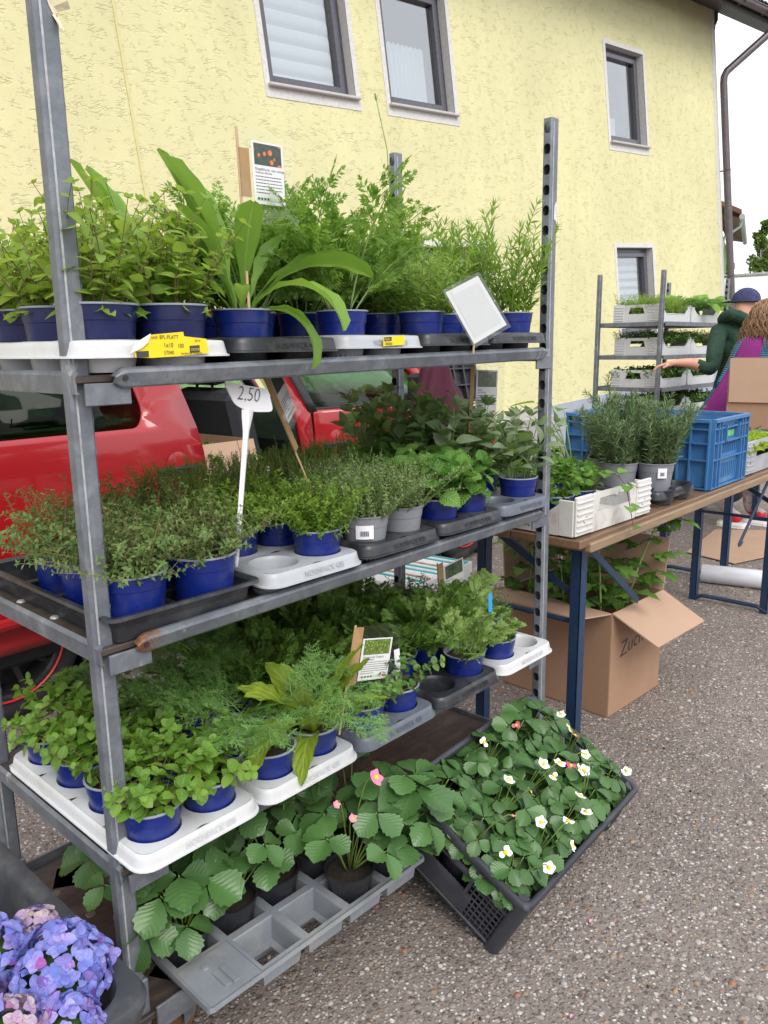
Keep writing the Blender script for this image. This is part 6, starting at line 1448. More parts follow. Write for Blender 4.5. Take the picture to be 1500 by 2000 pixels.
g = G(); g.cbox((2.30, .016, 1.036), (.62, .016, .018), .004, roty(.02)); g.obj('window_seal', M_TRIMB, fd)
panel('front_glass', [(2.0, 1.03), (2.62, 1.02), (3.02, 1.01), (2.60, 1.41), (1.88, 1.41)], m=M_CGL, y0=.006, parent=fd, th=.004)
panel('windscreen_pillar', [(2.98, 1.01), (3.13, .985), (2.68, 1.48), (1.84, 1.48), (1.86, 1.42), (2.57, 1.42)], m=M_RED)
fe = [(2.915, .30), (WF-.38, .30)]+arch(WF, .30, .36, pi-.05, .05)+[(WF+.42, .34), (3.78, .45), (3.78, .62), (3.70, .80), (3.40, .945), (3.12, .985), (2.99, .995), (2.965, .8), (2.945, .5)]
panel('front_wing', fe, m=M_RED)
g = G(); g.cbox((1.6, .06, .25), (2.7, .06, .08), .02); g.obj('sill', M_TRIMB, car)
# bonnet, windscreen, roof, tail, nose
def sheet(name, secs, m, thk=.02):
    g = G(); P = []
    for (x, z, yy0, yy1, crown) in secs: P.append([(x+crown*.3*(1-c*c)*0, (yy0+yy1)/2+(yy1-yy0)/2*c, z+crown*(1-c*c)) for c in np.linspace(-1, 1, 13)])
    g.grid(P); o = g.obj(name, m, car, True); md = o.modifiers.new('thickness', 'SOLIDIFY'); md.thickness = thk; return o
sheet('bonnet', [(3.06, .995, .05, 1.61, .06), (3.2, .975, .03, 1.63, .07), (3.45, .925, .02, 1.64, .08), (3.68, .83, .04, 1.62, .08), (3.80, .70, .12, 1.54, .03)], M_RED)
sheet('windscreen', [(2.66, 1.475, .17, 1.49, .03), (2.88, 1.245, .12, 1.54, .03), (3.11, 1.0, .07, 1.59, .04)], M_CGL, .004)
sheet('roof', [(-.28, 1.42, .2, 1.46, .02), (-.1, 1.475, .16, 1.5, .04), (.8, 1.50, .155, 1.505, .045), (1.7, 1.50, .155, 1.505, .045), (2.66, 1.48, .165, 1.495, .03)], M_RED)
sheet('tailgate', [(-.28, 1.43, .18, 1.48, .02), (-.34, 1.05, .08, 1.58, .0), (-.44, .85, .03, 1.63, .0), (-.44, .30, .05, 1.61, .0)], M_RED)
g = G(); g.cbox((3.76, .83, .43), (.14, 1.56, .34), .05); g.obj('front_bumper', M_RED, car)
g = G(); g.loft([[(3.58+x*.9, .02+y, .835+z) for x, y, z in ((0, 0, -.07), (.17, .03, -.09), (.16, .04, 0), (.05, .02, .05))], [(3.60+x*.9, .30+y, .83+z) for x, y, z in ((.03, 0, -.07), (.2, .0, -.08), (.19, .0, -.01), (.08, .0, .04))]], cap=(True, True)); g.obj('headlight', mat('headlight_lens', (.55, .57, .6), .1, var=.2, vs=30, spec=.8), car)
g = G(); g.box((1.6, .83, .28), (3.6, 1.5, .03)); g.obj('floor', M_TRIMB, car)
# cabin
def seat(x, y, w_, label='seat'):
    g = G(); g.cbox((x+.02, y, .52), (.48, w_, .16), .05); g.cbox((x-.25, y, .86), (.14, w_-.02, .58), .05, roty(-.22)); o = g.obj(label, M_SEAT, car)
    for dy in ((0,) if w_ < .7 else (-.35, .35)):
        g = G(); g.cbox((x-.335, y+dy, 1.255), (.10, .27, .17), .04, roty(-.15)); g.tube([(x-.33, y+dy-.06, 1.1), (x-.33, y+dy-.06, 1.2)], .007, 6); g.tube([(x-.33, y+dy+.06, 1.1), (x-.33, y+dy+.06, 1.2)], .007, 6); g.obj('headrest', M_SEAT, o)
seat(2.02, .44, .50, 'front_seat'); seat(2.02, 1.20, .50, 'front_seat'); seat(.78, .83, 1.3, 'rear_seat')
g = G(); g.loft([[(2.52+x, y, z) for x, z in ((0, .62), (-.04, .80), (.02, .92), (.14, .985), (.45, 1.0), (.5, .6))] for y in (.10, .83, 1.56)], closed=True, cap=(True, True)); db = smooth_auto(g.obj('dashboard', M_DASH, car), 35)
for yy in (.24, .34, 1.3):
    g = G(); g.lathe([(.03, .0), (.045, .012), (.05, 0)], 18, (2.545, yy, .90), R=roty(-pi/2)); g.obj('air_vent', M_TRIMB, db)
g = G(); g.tube([(2.38+.06*sin(a)*.4, 1.2+.17*cos(a), .92+.17*sin(a)) for a in np.arange(20)/20*2*pi], .015, 8, closed=True); g.obj('steering_wheel', M_TRIMB, db)
# wheels
def wheel(x, y, name='wheel'):
    g = G(); g.lathe([(RW*.66, -.085), (RW*.82, -.095), (RW*.94, -.085), (RW, -.06), (RW, .06), (RW*.94, .085), (RW*.82, .095), (RW*.66, .085)], 40, R=rotx(pi/2)); wl = g.obj(name, mat('tyre_rubber', (.022, .021, .021), .8, var=.2, vs=40, bmp=.3), car, True); wl.location = (x, y, RW)
    g = G(); g.lathe([(RW*.69, .090), (RW*.70, .0965), (RW*.712, .0965), (RW*.715, .09)], 40, R=rotx(pi/2)); g.obj('red_rim_ring', mat('red_ring', (.55, .012, .02), .4), wl, True)
    g = G(); g.lathe([(RW*.66, .09), (RW*.62, .085), (RW*.60, .05), (RW*.58, .0), (RW*.2, .0)], 40, R=rotx(pi/2))
    for q in range(10):
        a = q/10*2*pi; g.cbox((cos(a)*RW*.38, -.058, sin(a)*RW*.38), (RW*.5, .02, .022), .004, roty(-a))
    g.lathe([(RW*.17, .05), (RW*.16, .075), (RW*.1, .08), (0, .08)], 20, R=rotx(pi/2)); rim = g.obj('rim', mat('black_alloy', (.02, .02, .022), .35, var=.15, coat=.3), wl)
    text(rim, 'BORBET', Matrix.Translation((-.028, -.0815, -.004)) @ Matrix.Rotation(radians(90), 4, 'X'), .014, mat('white_print', (.6, .6, .6), .6), 'hub_lettering')
for x, y in ((WR, .12), (WF, .12), (WR, 1.54), (WF, 1.54)): wheel(x, y)
for x, z in ((WR, .3), (WF, .3)):
    g = G(); g.lathe([(.36, -.02), (.35, -.02), (.35, -.28), (0, -.28)], 30, (x, .0, .30), R=rotx(pi/2)); g.obj('wheel_housing', M_TRIMB, car)
# mirror with a maroon jacket thrown over it; black trays stacked on the bonnet
g = G(); g.cbox((2.70, -.13, 1.12), (.09, .20, .15), .035); g.cbox((2.70, -.02, 1.06), (.04, .1, .05), .01); g.obj('door_mirror', M_TRIMB, car)
jk = thing('maroon_jacket', 'maroon fleece jacket hanging over the mirror of the red car', 'jacket', (2.70, 1.475, 1.215), 0)
P = []; nn3 = 46
for i in range(16):
    t = i/15; row = []
    for k_ in range(nn3):
        a = k_/nn3*2*pi; rx = .05+.20*t**.75; ry = .075+.09*t**.9; fo_ = 1+(.06+.14*t)*sin(a*7+1.2*sin(a*2))+.05*t*sin(a*13)
        row.append((rx*fo_*cos(a)+.10*t*t, ry*fo_*sin(a), .035*sqrt(max(0, 1-t*9)) - .40*t*(1+.12*sin(a*3+1)) if t > .0 else .035))
    row.append(row[0]); P.append(row)
g = G(); g.grid(P); g.add(np.array(P[0]), T=[(0, k_, k_+1) for k_ in range(1, nn3-1)]); jo = g.obj('fleece', mat('maroon_fleece', (.055, .007, .02), .95, var=.2, vs=40, bmp=.4, bs=300), jk, True)
for k_ in range(3):
    t_ = thing('black_tray', ['black moulded tray leaning on the bonnet, front one', 'black moulded tray leaning on the bonnet, middle one', 'black moulded tray leaning on the bonnet, rear one'][k_], 'tray', (3.02+.0*k_, 1.74+.05*k_, 1.0), .03, 'black trays on the bonnet'); t_.rotation_euler = (radians(78), 0, .05); link('tray', open_tray(M_KTRAY, .42, .30, 4, 3), t_)
# box with seedlings standing in the open door
cb = carton('cardboard box of green seedlings standing in the open car door', Matrix.Translation((1.33, 1.70, .56)) @ Matrix.Rotation(.05, 4, 'Z'), .34, .42, .37, {'-y': (.14, pi-.35)})
for k_ in range(8): leafy_seedling('leafy green seedling in the box in the car, '+['front left corner', 'front middle', 'front right corner', 'middle left', 'centre', 'middle right', 'back left', 'back right'][k_], (1.39+.11*(k_ % 3), 1.77+.13*(k_//3), .80), 9, .075, .13, TOM, M_ST_G, 80+k_, 'seedling', 'seedling', 'seedlings in the box in the car')
# ================================================================ CARDS, LABELS, PRICE SIGN
M_LAM = glassmat('clear_laminate', (.97, .98, .97), .06, .08, .5)
M_PAPER = mat('white_card_paper', (.78, .77, .80), .7, var=.02); M_STICK = mat('pale_wood_stick', (.52, .36, .21), .7, var=.15, vs=40, stretch=(1, 1, .1)); M_TAPE = mat('brown_paper_strip', (.36, .22, .10), .75, var=.1, vs=20)
M_YLAB = mat('yellow_label', (.82, .62, .01), .55, var=.04); M_BLAB = mat('blue_label', (.03, .30, .62), .5, var=.04); M_WPL = mat('white_stake_plastic', (.75, .75, .78), .4, var=.04)
M_FOOT = mat('green_footer', (.55, .68, .48), .7); M_REDP = mat('red_print', (.6, .08, .03), .7)
def photo_mat(name, a, b, sc, c=None, th=.55):
    m, n, p, _ = _pr(name); v = objvec(n); vo = n.nodes.new('ShaderNodeTexVoronoi'); vo.inputs['Scale'].default_value = sc; n.links.new(v, vo.inputs['Vector'])
    base_ = ramp(n, noise(n, sc*2.2, 4, .6, v), [(.35, tuple(x*.25 for x in a)), (.7, a)])
    f = ramp(n, vo.outputs['Distance'], [(.26, 1.), (.34, 0.)]); sx = n.nodes.new('ShaderNodeSeparateColor'); n.links.new(vo.outputs['Color'], sx.inputs[0])
    f = math_(n, 'MULTIPLY', f, ramp(n, sx.outputs[0], [(th, 0.), (th+.02, 1.)])); n.links.new(mixc(n, f, base_, b), p.inputs['Base Color']); p.inputs['Roughness'].default_value = .5; return m
PH_M = photo_mat('marigold_print', (.03, .06, .025), (.75, .17, .02), 62, th=.25); PH_S = photo_mat('sage_print', (.09, .15, .06), (.16, .24, .1), 120); PH_O = photo_mat('oregano_print', (.18, .30, .03), (.34, .46, .06), 160, th=.3); PH_D = photo_mat('dark_print_photo', (.04, .05, .03), (.08, .1, .05), 120)
def card_sign(name, label, base, top, xd, lam, card, strip, photo, title, sub, photo_h=.40, lines=6, foot=True, tsize=.0062):
    """stick, clear laminate flag, paper strip, printed card; lam/card/strip = (x0, x1, y0, y1) from the stick's top, y down the stick negative"""
    base, top = Vector(base), Vector(top); yd = (top-base).normalized(); xd = Vector(xd).normalized(); t_ = thing(name, label, 'sign', mw=frame_m(top, xd, yd), group='herb cards'); L = (top-base).length
    zx = 1.0
    g = G(); g.cbox((.0, -L/2, 0), (.005, L, .003), .001); g.obj('stick', M_STICK, t_)
    x0, x1, y0, y1 = strip; g = G(); g.cbox(((x0+x1)/2, (y0+y1)/2, .003), (x1-x0, y1-y0, .0012), .0004); g.obj('paper_strip', M_TAPE, t_)
    x0, x1, y0, y1 = lam; g = G(); P = [[(x0+(x1-x0)*i/6, y0+(y1-y0)*j/6, .004+.002*sin(i*1.3+j)) for j in range(7)] for i in range(7)]; g.grid(P); g.obj('laminate', M_LAM, t_, True)
    x0, x1, y0, y1 = card; w_, h_ = x1-x0, y1-y0; g = G(); g.cbox(((x0+x1)/2, (y0+y1)/2, .0006), (w_, h_, .0008), .0002); cd_ = g.obj('card', M_PAPER, t_)
    Z = .0013
    def rc(a, b, c, d, m, nm, z=Z): g = G(); g.add([(x0+w_*a, y0+h_*c, z), (x0+w_*b, y0+h_*c, z), (x0+w_*b, y0+h_*d, z), (x0+w_*a, y0+h_*d, z)], [(0, 1, 2, 3)]); return g.obj(nm, m, cd_)
    rc(.06, .94, 1-photo_h+.03, .97, photo, 'printed_photo')
    if title: text(cd_, title, Matrix.Translation((x0+w_*.07, y0+h_*(1-photo_h-.055), Z)), tsize, M_INK, 'title')
    if sub: text(cd_, sub, Matrix.Translation((x0+w_*.07, y0+h_*(1-photo_h-.105), Z)), tsize*.72, M_INK, 'subtitle')
    g = G(); rg = np.random.default_rng(len(label))
    for i in range(lines):
        yy = y0+h_*(1-photo_h-.16-.052*i); xx = x0+w_*.07; xe = x0+w_*(.93 if i < lines-1 else .5)
        while xx < xe-.002:
            l_ = .002+.004*rg.random(); l_ = min(l_, xe-xx); g.add([(xx, yy, Z), (xx+l_, yy, Z), (xx+l_, yy+h_*.014, Z), (xx, yy+h_*.014, Z)], [(0, 1, 2, 3)]); xx += l_+.001
    stuff(g.obj('body_print', M_INK, cd_))
    if foot:
        rc(.07, .93, .06, .115, M_FOOT, 'footer'); rc(.80, .93, .065, .11, M_REDP, 'footer_mark', Z+.0002)
        for q in range(4): rc(.10+.1*q, .16+.1*q, .07, .105, M_INK, 'footer_icon', Z+.0002)
    return t_
card_sign('herb_card', 'laminated marigold card on a stick above the calendula', (.308, -.008, 1.385), (.320, -.008, 1.703), (1, 0, .03), (-.002, .123, -.156, .0), (.029, .099, -.121, -.018), (.0, .021, -.112, -.033), PH_M, 'Ringelblume, rein orange', 'Calendula officinalis', tsize=.0066)
card_sign('herb_card', 'laminated sage card on a stick among the sage plants', (1.185, .14, .99), (1.206, .14, 1.292), (1, 0, -.05), (-.002, .150, -.16, .0), (.018, .120, -.150, -.022), (-.014, .004, -.20, -.01), PH_S, 'Salbei', 'Salvia officinalis', tsize=.009)
card_sign('herb_card', 'laminated oregano card on a stick in the slate tray', (.500, -.055, .53), (.533, -.055, .762), (.97, 0, -.24), (-.004, .148, -.135, .0), (.030, .126, -.122, -.030), (-.006, .024, -.128, -.004), PH_O, 'Winterharter Oregano', 'Origanum vulgare', tsize=.0072, photo_h=.42)
card_sign('herb_card', 'laminated card leaning sideways between the thyme pots', (.58, .10, 1.00), (.435, .10, 1.292), (.62, .42, .28), (-.002, .125, -.15, -.005), (.022, .094, -.135, -.03), (-.006, .018, -.19, -.0), PH_D, None, None)
card_sign('herb_card', 'laminated card tilted back among the dark herbs of the lower shelf', (1.142, .15, .545), (1.062, .15, .748), (.95, 0, .1), (-.002, .14, -.14, .0), (.025, .115, -.13, -.02), (-.004, .02, -.13, -.004), PH_S, 'Wermut', None, tsize=.009)
# blank card, seen from the back
bcd = thing('blank_card', 'blank white laminated card tilted at the front of the top shelf', 'sign', mw=frame_m((.8745, -.062, 1.392), (.123, 0, .046), (-.05, 0, .13)), group='herb cards'); w_, h_ = .128, .112
TLc, TRc, BRc, BLc = (.83, -.058, 1.448), (.944, -.062, 1.489), (1.058, -.066, 1.382), (.932, -.062, 1.337)
mi = bcd.matrix_world.inverted(); q = [mi @ Vector(c) for c in (TLc, TRc, BRc, BLc)]; cc = sum(q, Vector())/4
g = G(); g.poly([tuple(v) for v in q], t=(0, 0, .0008)); g.obj('card', M_PAPER, bcd)
g = G(); g.poly([tuple(cc+(v-cc)*1.13+Vector((0, 0, .0022))) for v in q], t=(0, 0, .0004)); g.obj('laminate', M_LAM, bcd)
g = G(); g.poly([tuple(cc+(v-cc)*.82+Vector((0, 0, .0012))) for v in q], t=(0, 0, .0003)); g.obj('show_through', mat('faint_show_through', (.68, .67, .71), .7, var=.02), bcd)
g = G(); g.tube([tuple(cc+Vector((-.04, -.09, -.004))), tuple(cc+Vector((.03, .05, -.004)))], .0025, 5); g.obj('stick', M_STICK, bcd)
# price sign
ps = thing('price_sign', 'white plastic price stake reading 2,50 stuck in the thyme', 'price sign', (0, 0, 0))
g = G(); pl = rnd_poly([(.271, 1.277), (.371, 1.259), (.382, 1.216), (.338, 1.2185), (.31, 1.226), (.292, 1.236)], .012, 4)
g.poly([(a, .0, b) for a, b in pl], t=(0, .0022, 0)); pls = g.obj('plate', M_WPL, ps)
g = G(); a_, b_ = np.array([.3235, 0, 1.225]), np.array([.278, 0, .935])
secs = [(0, .014), (.05, .0125), (.14, .0075), (.2, .0065), (.95, .0055), (1, .002)]; R_ = []
for t, hw in secs: p_ = a_+(b_-a_)*t; R_.append([tuple(p_+np.array([-hw, .0025, 0])), tuple(p_+np.array([-hw*.5, -.001, 0])), tuple(p_+np.array([0, -.003, 0])), tuple(p_+np.array([hw*.5, -.001, 0])), tuple(p_+np.array([hw, .0025, 0])), tuple(p_+np.array([0, .004, 0]))])
g.loft(R_, cap=(True, True)); g.obj('stake', M_WPL, ps)
text(pls, '2,50', frame_m((.297, -.0008, 1.2445), (1, 0, -.17), (.03, 0, 1)), .036, M_INK, 'handwritten_price', shear=.1, sx=.85)
# plant stakes
def stake(name, label, a, b, w_, m, txt, ts):
    a, b = Vector(a), Vector(b); yd = (b-a); t_ = thing(name, label, 'plant label', mw=frame_m(a, Vector((1, -.15, 0)), yd)); L = yd.length; g = G(); g.poly([(-w_*.15, -.05, 0), (w_*.15, -.05, 0), (w_*.5, -.02, 0), (w_*.5, L, 0), (-w_*.5, L, 0), (-w_*.5, -.02, 0)], t=(0, 0, .001)); g.obj('label', m, t_)
    if txt: text(t_, txt, Matrix.Translation((w_*.22, .004, .0014)) @ Matrix.Rotation(pi/2, 4, 'Z'), ts, M_INK, 'handwriting', shear=.2)
stake('plant_label', 'white plant label with handwriting beside the oregano card', (.690, -.035, .563), (.735, -.035, .642), .016, M_WPL, 'Oregano', .013)
stake('plant_label', 'small blue plant label with handwriting in the far tray', (1.098, -.005, .585), (1.118, -.005, .680), .014, M_BLAB, 'Ysop', .02)
# labels on trays and pots
yl = thing('tray_label', 'torn yellow printed label stuck on the first white tray', 'label', (.0, -.0525, 0), 0)
def lab(pts, m, nm, z=0., par=None): g = G(); g.poly([(a, -z, b) for a, b in pts], t=(0, .0006, 0)); return g.obj(nm, m, par or yl)
TZ1 = sz(0, .12)
def ly(b): return TZ1+b
pp = lab([(.070, ly(.036)), (.092, ly(.045)), (.098, ly(.058)), (.135, ly(.061)), (.160, ly(.063)), (.161, ly(.056)), (.203, ly(.052)), (.207, ly(.029)), (.150, ly(.025)), (.100, ly(.023)), (.072, ly(.024))], M_YLAB, 'label_sheet')
lab([(.074, ly(.024)), (.095, ly(.0245)), (.095, ly(.034)), (.074, ly(.033))], M_INK, 'printed_block', .0008, pp); lab([(.170, ly(.030)), (.189, ly(.031)), (.189, ly(.042)), (.170, ly(.041))], M_INK, 'printed_block', .0008, pp)
lab([(.062, ly(.031)), (.072, ly(.046)), (.099, ly(.060)), (.094, ly(.047)), (.080, ly(.037))], M_PAPER, 'torn_corner', .004, pp)
RX = Matrix.Rotation(radians(90), 4, 'X')
for tx, x, z, sz_ in (('und: BPL-PLATT', .101, .052, .0085), ('1x10', .122, .039, .0105), ('100', .147, .038, .0095), ('AF14', .180, .047, .006), ('57040', .122, .028, .0085), ('campanula addenda', .152, .0275, .0062)): text(pp, tx, Matrix.Translation((x, -.0009, ly(z))) @ RX, sz_, M_INK, 'print', sx=.85)
text(pp, 'LOCATIES', Matrix.Translation((.1715, -.0012, ly(.0335))) @ RX, .0052, M_YLAB, 'print', sx=.75)
g = G()
for i in range(18): g.add([(.076+i*.0013, -.001, ly(.0245)), (.0766+i*.0013, -.001, ly(.0245)), (.0766+i*.0013, -.001, ly(.0245)+.0), (.076+i*.0013, -.001, ly(.0245))], [(0, 1, 2, 3)])
yl2 = thing('tray_label', 'small yellow printed label on the pale grey tray of the top shelf', 'label', (.0, -.0525, 0), 0); TZ3 = sz(0, .65)
pp2 = lab([(.633, TZ3+.028), (.70, TZ3+.031), (.70, TZ3+.050), (.634, TZ3+.047)], M_YLAB, 'label_sheet', 0, yl2); lab([(.636, TZ3+.038), (.658, TZ3+.039), (.658, TZ3+.047), (.636, TZ3+.046)], M_INK, 'printed_block', .0008, pp2)
g = G()
for i in range(14): x = .638+i*.0016; w2 = .0004+.0005*((i*7) % 3)/2; g.add([(x, -.0009, TZ3+.030), (x+w2, -.0009, TZ3+.030), (x+w2, -.0009, TZ3+.036), (x, -.0009, TZ3+.036)], [(0, 1, 2, 3)])
g.obj('barcode', M_INK, pp2)
text(pp2, '72610', Matrix.Translation((.637, -.0012, TZ3+.040)) @ RX, .006, M_YLAB, 'print')
def barcode(label, cx, cy, z, r, a0, a1, h_):
    t_ = thing('pot_label', label, 'label', (cx, cy, z)); g = G(); P = [[(r*cos(a), r*sin(a), zz) for zz in (0, h_)] for a in np.linspace(a0, a1, 8)]; g.grid(P); lo = g.obj('label_sheet', M_PAPER, t_)
    g = G(); rr2 = r+.0006
    for i in range(16):
        a = a0+(a1-a0)*(.25+.5*i/16); da = (a1-a0)*(.008+.010*((i*5) % 3)); g.add([(rr2*cos(a), rr2*sin(a), h_*.22), (rr2*cos(a+da), rr2*sin(a+da), h_*.22), (rr2*cos(a+da), rr2*sin(a+da), h_*.6), (rr2*cos(a), rr2*sin(a), h_*.6)], [(0, 1, 2, 3)])
    g.obj('barcode', M_INK, lo); return t_
px1, py1 = X2[2]+W2[2]*.25, Y2+D0/8
barcode('white barcode label on the front grey thyme pot', px1, py1, sz(1, px1)+.006+.052, .0525, -2.75, -2.0, .03)
barcode('white barcode label on the front rosemary pot', 2.15, .015, TZ+.012+.075, .0655, -2.6, -2.1, .035)
# tall flowering stalk above the savory
fs = thing('flower_stalk', 'thin flower stalk rising high above the savory on the top shelf', 'plant shoot', (.93, .20, sz(0, .9)+.09)); g = G(); P = np.array([(0, 0, 0), (.005, 0, .15), (.012, 0, .27), (-.0, .0, .40), (-.035, .0, .50)]); g.tube(P, [.002, .0018, .0014, .0011, .0008], 5); g.tube([(-.035, 0, .50), (-.04, 0, .515)], [.0028, .0016], 6); g.obj('stem', M_ST_G, fs)
for k_, (z, s) in enumerate(((.22, 1), (.235, -1), (.26, 1))): link('leaf', LEAFOBJ['tarragon'][0], fs, mw=mtx((.01, 0, z), (s*.7*(.8 if k_ else 1), -.3, .8), (0, -1, .3), .075))
# ================================================================ PEOPLE
def skin_mesh(name, J, E, root, sub=2):
    me = bpy.data.meshes.new(name); nm = list(J); me.from_pydata([J[k][0] for k in nm], [(nm.index(a), nm.index(b)) for a, b in E], [])
    o = bpy.data.objects.new(name, me); COL.objects.link(o)
    sk = o.modifiers.new('skin', 'SKIN'); sk.use_smooth_shade = True; sk.branch_smoothing = .3
    lay = me.skin_vertices[0].data if me.skin_vertices else None
    for i, k in enumerate(nm):
        r = J[k][1]; lay[i].radius = (r, r) if isinstance(r, float) else r; lay[i].use_root = (k == root)
    ss = o.modifiers.new('sub', 'SUBSURF'); ss.levels = sub; ss.render_levels = sub
    dg = bpy.context.evaluated_depsgraph_get(); out = bpy.data.meshes.new_from_object(o.evaluated_get(dg)); bpy.data.objects.remove(o)
    out.polygons.foreach_set('use_smooth', np.ones(len(out.polygons), bool)); return out
def zone(me, mats, fn):
    me.materials.clear()
    for m in mats: me.materials.append(m)
    n = len(me.polygons); c = np.zeros(n*3); me.polygons.foreach_get('center', c); c = c.reshape(-1, 3); me.polygons.foreach_set('material_index', np.array([fn(*p) for p in c], np.int32)); me.update()
M_SKIN = mat('skin', (.58, .30, .21), .5, var=.08, vs=20); M_HOOD = mat('dark_green_fleece', (.016, .050, .030), .9, var=.25, vs=9, bmp=1., bs=11)
for _n in M_HOOD.node_tree.nodes:
    if _n.type == 'BUMP': _n.inputs['Distance'].default_value = .03; M_JEAN = mat('dark_trousers', (.03, .035, .05), .8, var=.2, vs=50)
def hand(J, E, key, wrist, pos, fwd, side, dn, r=.0085):
    """palm plus four bent fingers of unequal length and a thumb from the palm's side"""
    w_, f, s, d = map(np.array, (wrist, fwd, side, dn)); p = np.array(pos)
    J[key+'palm'] = (tuple(p), (.032, .018)); E.append((wrist_key, key+'palm'))
    for q, (o_, l_) in enumerate(((-.026, .062), (-.009, .072), (.009, .068), (.025, .055))):
        a = p+f*.035+s*o_; b = a+f*l_*.5+d*.006; c = b+f*l_*.35+d*.026
        J[f'{key}f{q}a'] = (tuple(a), r*1.1); J[f'{key}f{q}b'] = (tuple(b), r); J[f'{key}f{q}c'] = (tuple(c), r*.8); E += [(key+'palm', f'{key}f{q}a'), (f'{key}f{q}a', f'{key}f{q}b'), (f'{key}f{q}b', f'{key}f{q}c')]
    a = p-s*.034-f*.005+d*.01; b = a+f*.035-s*.012+d*.012; J[key+'ta'] = (tuple(a), r*1.2); J[key+'tb'] = (tuple(b), r*.95); E += [(key+'palm', key+'ta'), (key+'ta', key+'tb')]
# --- person in the green hoodie, seen from behind, left arm reaching into the far trolley
J = {'pelvis': ((5.96, 1.06, .93), (.17, .125)), 'waist': ((5.96, 1.06, 1.10), (.165, .12)), 'chest': ((5.965, 1.07, 1.30), (.19, .13)), 'upper': ((5.97, 1.065, 1.44), (.15, .10)), 'neck': ((5.985, 1.05, 1.53), .058), 'skull': ((6.03, 1.04, 1.62), (.078, .088)), 'crown': ((6.045, 1.04, 1.68), (.07, .078)),
     'shl': ((5.865, 1.175, 1.425), .078), 'ell': ((5.545, 1.085, 1.125), .056), 'fol': ((5.50, 1.20, 1.185), .046), 'wrl': ((5.435, 1.315, 1.19), .03),
     'shr': ((6.09, .94, 1.425), .078), 'elr': ((6.17, .90, 1.15), .056), 'wrr': ((6.20, 1.02, .95), .034), 'har': ((6.20, 1.06, .90), .036),
     'hipl': ((5.88, 1.12, .86), .115), 'knl': ((5.87, 1.12, .50), .075), 'anl': ((5.86, 1.10, .10), .05), 'tol': ((5.80, 1.25, .04), .042), 'hipr': ((6.04, 1.0, .86), .115), 'knr': ((6.05, 1.0, .50), .075), 'anr': ((6.06, .98, .10), .05), 'tor': ((6.02, 1.13, .04), .042)}
E_ = [('pelvis', 'waist'), ('waist', 'chest'), ('chest', 'upper'), ('upper', 'neck'), ('neck', 'skull'), ('skull', 'crown'), ('upper', 'shl'), ('shl', 'ell'), ('ell', 'fol'), ('fol', 'wrl'), ('upper', 'shr'), ('shr', 'elr'), ('elr', 'wrr'), ('wrr', 'har'), ('pelvis', 'hipl'), ('hipl', 'knl'), ('knl', 'anl'), ('anl', 'tol'), ('pelvis', 'hipr'), ('hipr', 'knr'), ('knr', 'anr'), ('anr', 'tor')]
wrist_key = 'wrl'; fdir = nrm(np.array([-.16, .30, -.06])); sdir2 = nrm(np.cross(fdir, (0, 0, 1.)))
hand(J, E_, 'hl', (5.435, 1.315, 1.19), np.array([5.435, 1.315, 1.19])+fdir*.075, fdir, sdir2, (0, 0, -1.))
bm_ = skin_mesh('body', J, E_, 'pelvis')
def zn(x, y, z):
    if z > 1.52: return 0
    dl = np.dot(np.array([x, y, z])-np.array([5.50, 1.20, 1.185]), fdir)
    if dl > -.02 and x < 5.53 and z > 1.05: return 0
    if x > 6.12 and z < .97 and z > .84: return 0
    return 1 if z > .80 else 2
zone(bm_, [M_SKIN, M_HOOD, M_JEAN], zn)
man = thing('person', 'person in dark green hoodie and blue cap reaching into the far trolley', 'person', (5.96, 1.06, 0)); link('body', bm_, man, mw=Matrix.Translation((-5.96, -1.06, 0)))
def loc_(g, name, m, t_, o, smooth=True): g.V = [v-np.array(o) for v in g.V]; return g.obj(name, m, t_, smooth)
O1 = (5.96, 1.06, 0)
g = G(); g.tube([(5.965+.135*cos(a), 1.06+.105*sin(a), 1.50+.025*sin(a-1)+.02*cos(2*a)) for a in np.arange(20)/20*2*pi], .048, 10, closed=True); g.loft([[(5.99+(.13-.02*k)*cos(a)*.9, 1.0-.035*k+(.10-.01*k)*sin(a), 1.50-.055*k+.03*sin(a)*k*.2) for a in np.arange(16)/16*2*pi] for k in range(4)]); loc_(g, 'hood', M_HOOD, man, O1)
g = G(); R_ = []
for k in range(7): t = k/6*pi/2; R_.append([(6.04+.098*cos(t)*cos(a), 1.04+.108*cos(t)*sin(a), 1.655+.10*sin(t)) for a in np.arange(24)/24*2*pi])
g.loft(R_, cap=(False, True)); cap = loc_(g, 'cap', mat('blue_violet_cap', (.035, .038, .11), .85, var=.5, vs=30), man, O1)
g = G(); g.grid([[(6.03+.10*s_*r_*.9-.0*r_, 1.14+.09*r_-.05*s_*s_*r_, 1.665-.02*r_) for s_ in np.linspace(-1, 1, 9)] for r_ in np.linspace(0, 1, 4)]); loc_(g, 'cap_peak', MATS['blue_violet_cap'], man, O1)
g = G(); g.tube([(6.04+.101*cos(a), 1.04+.111*sin(a), 1.648) for a in np.arange(28)/28*2*pi], .008, 6, closed=True); loc_(g, 'cap_band', mat('dark_cap_band', (.03, .03, .07), .8), man, O1)
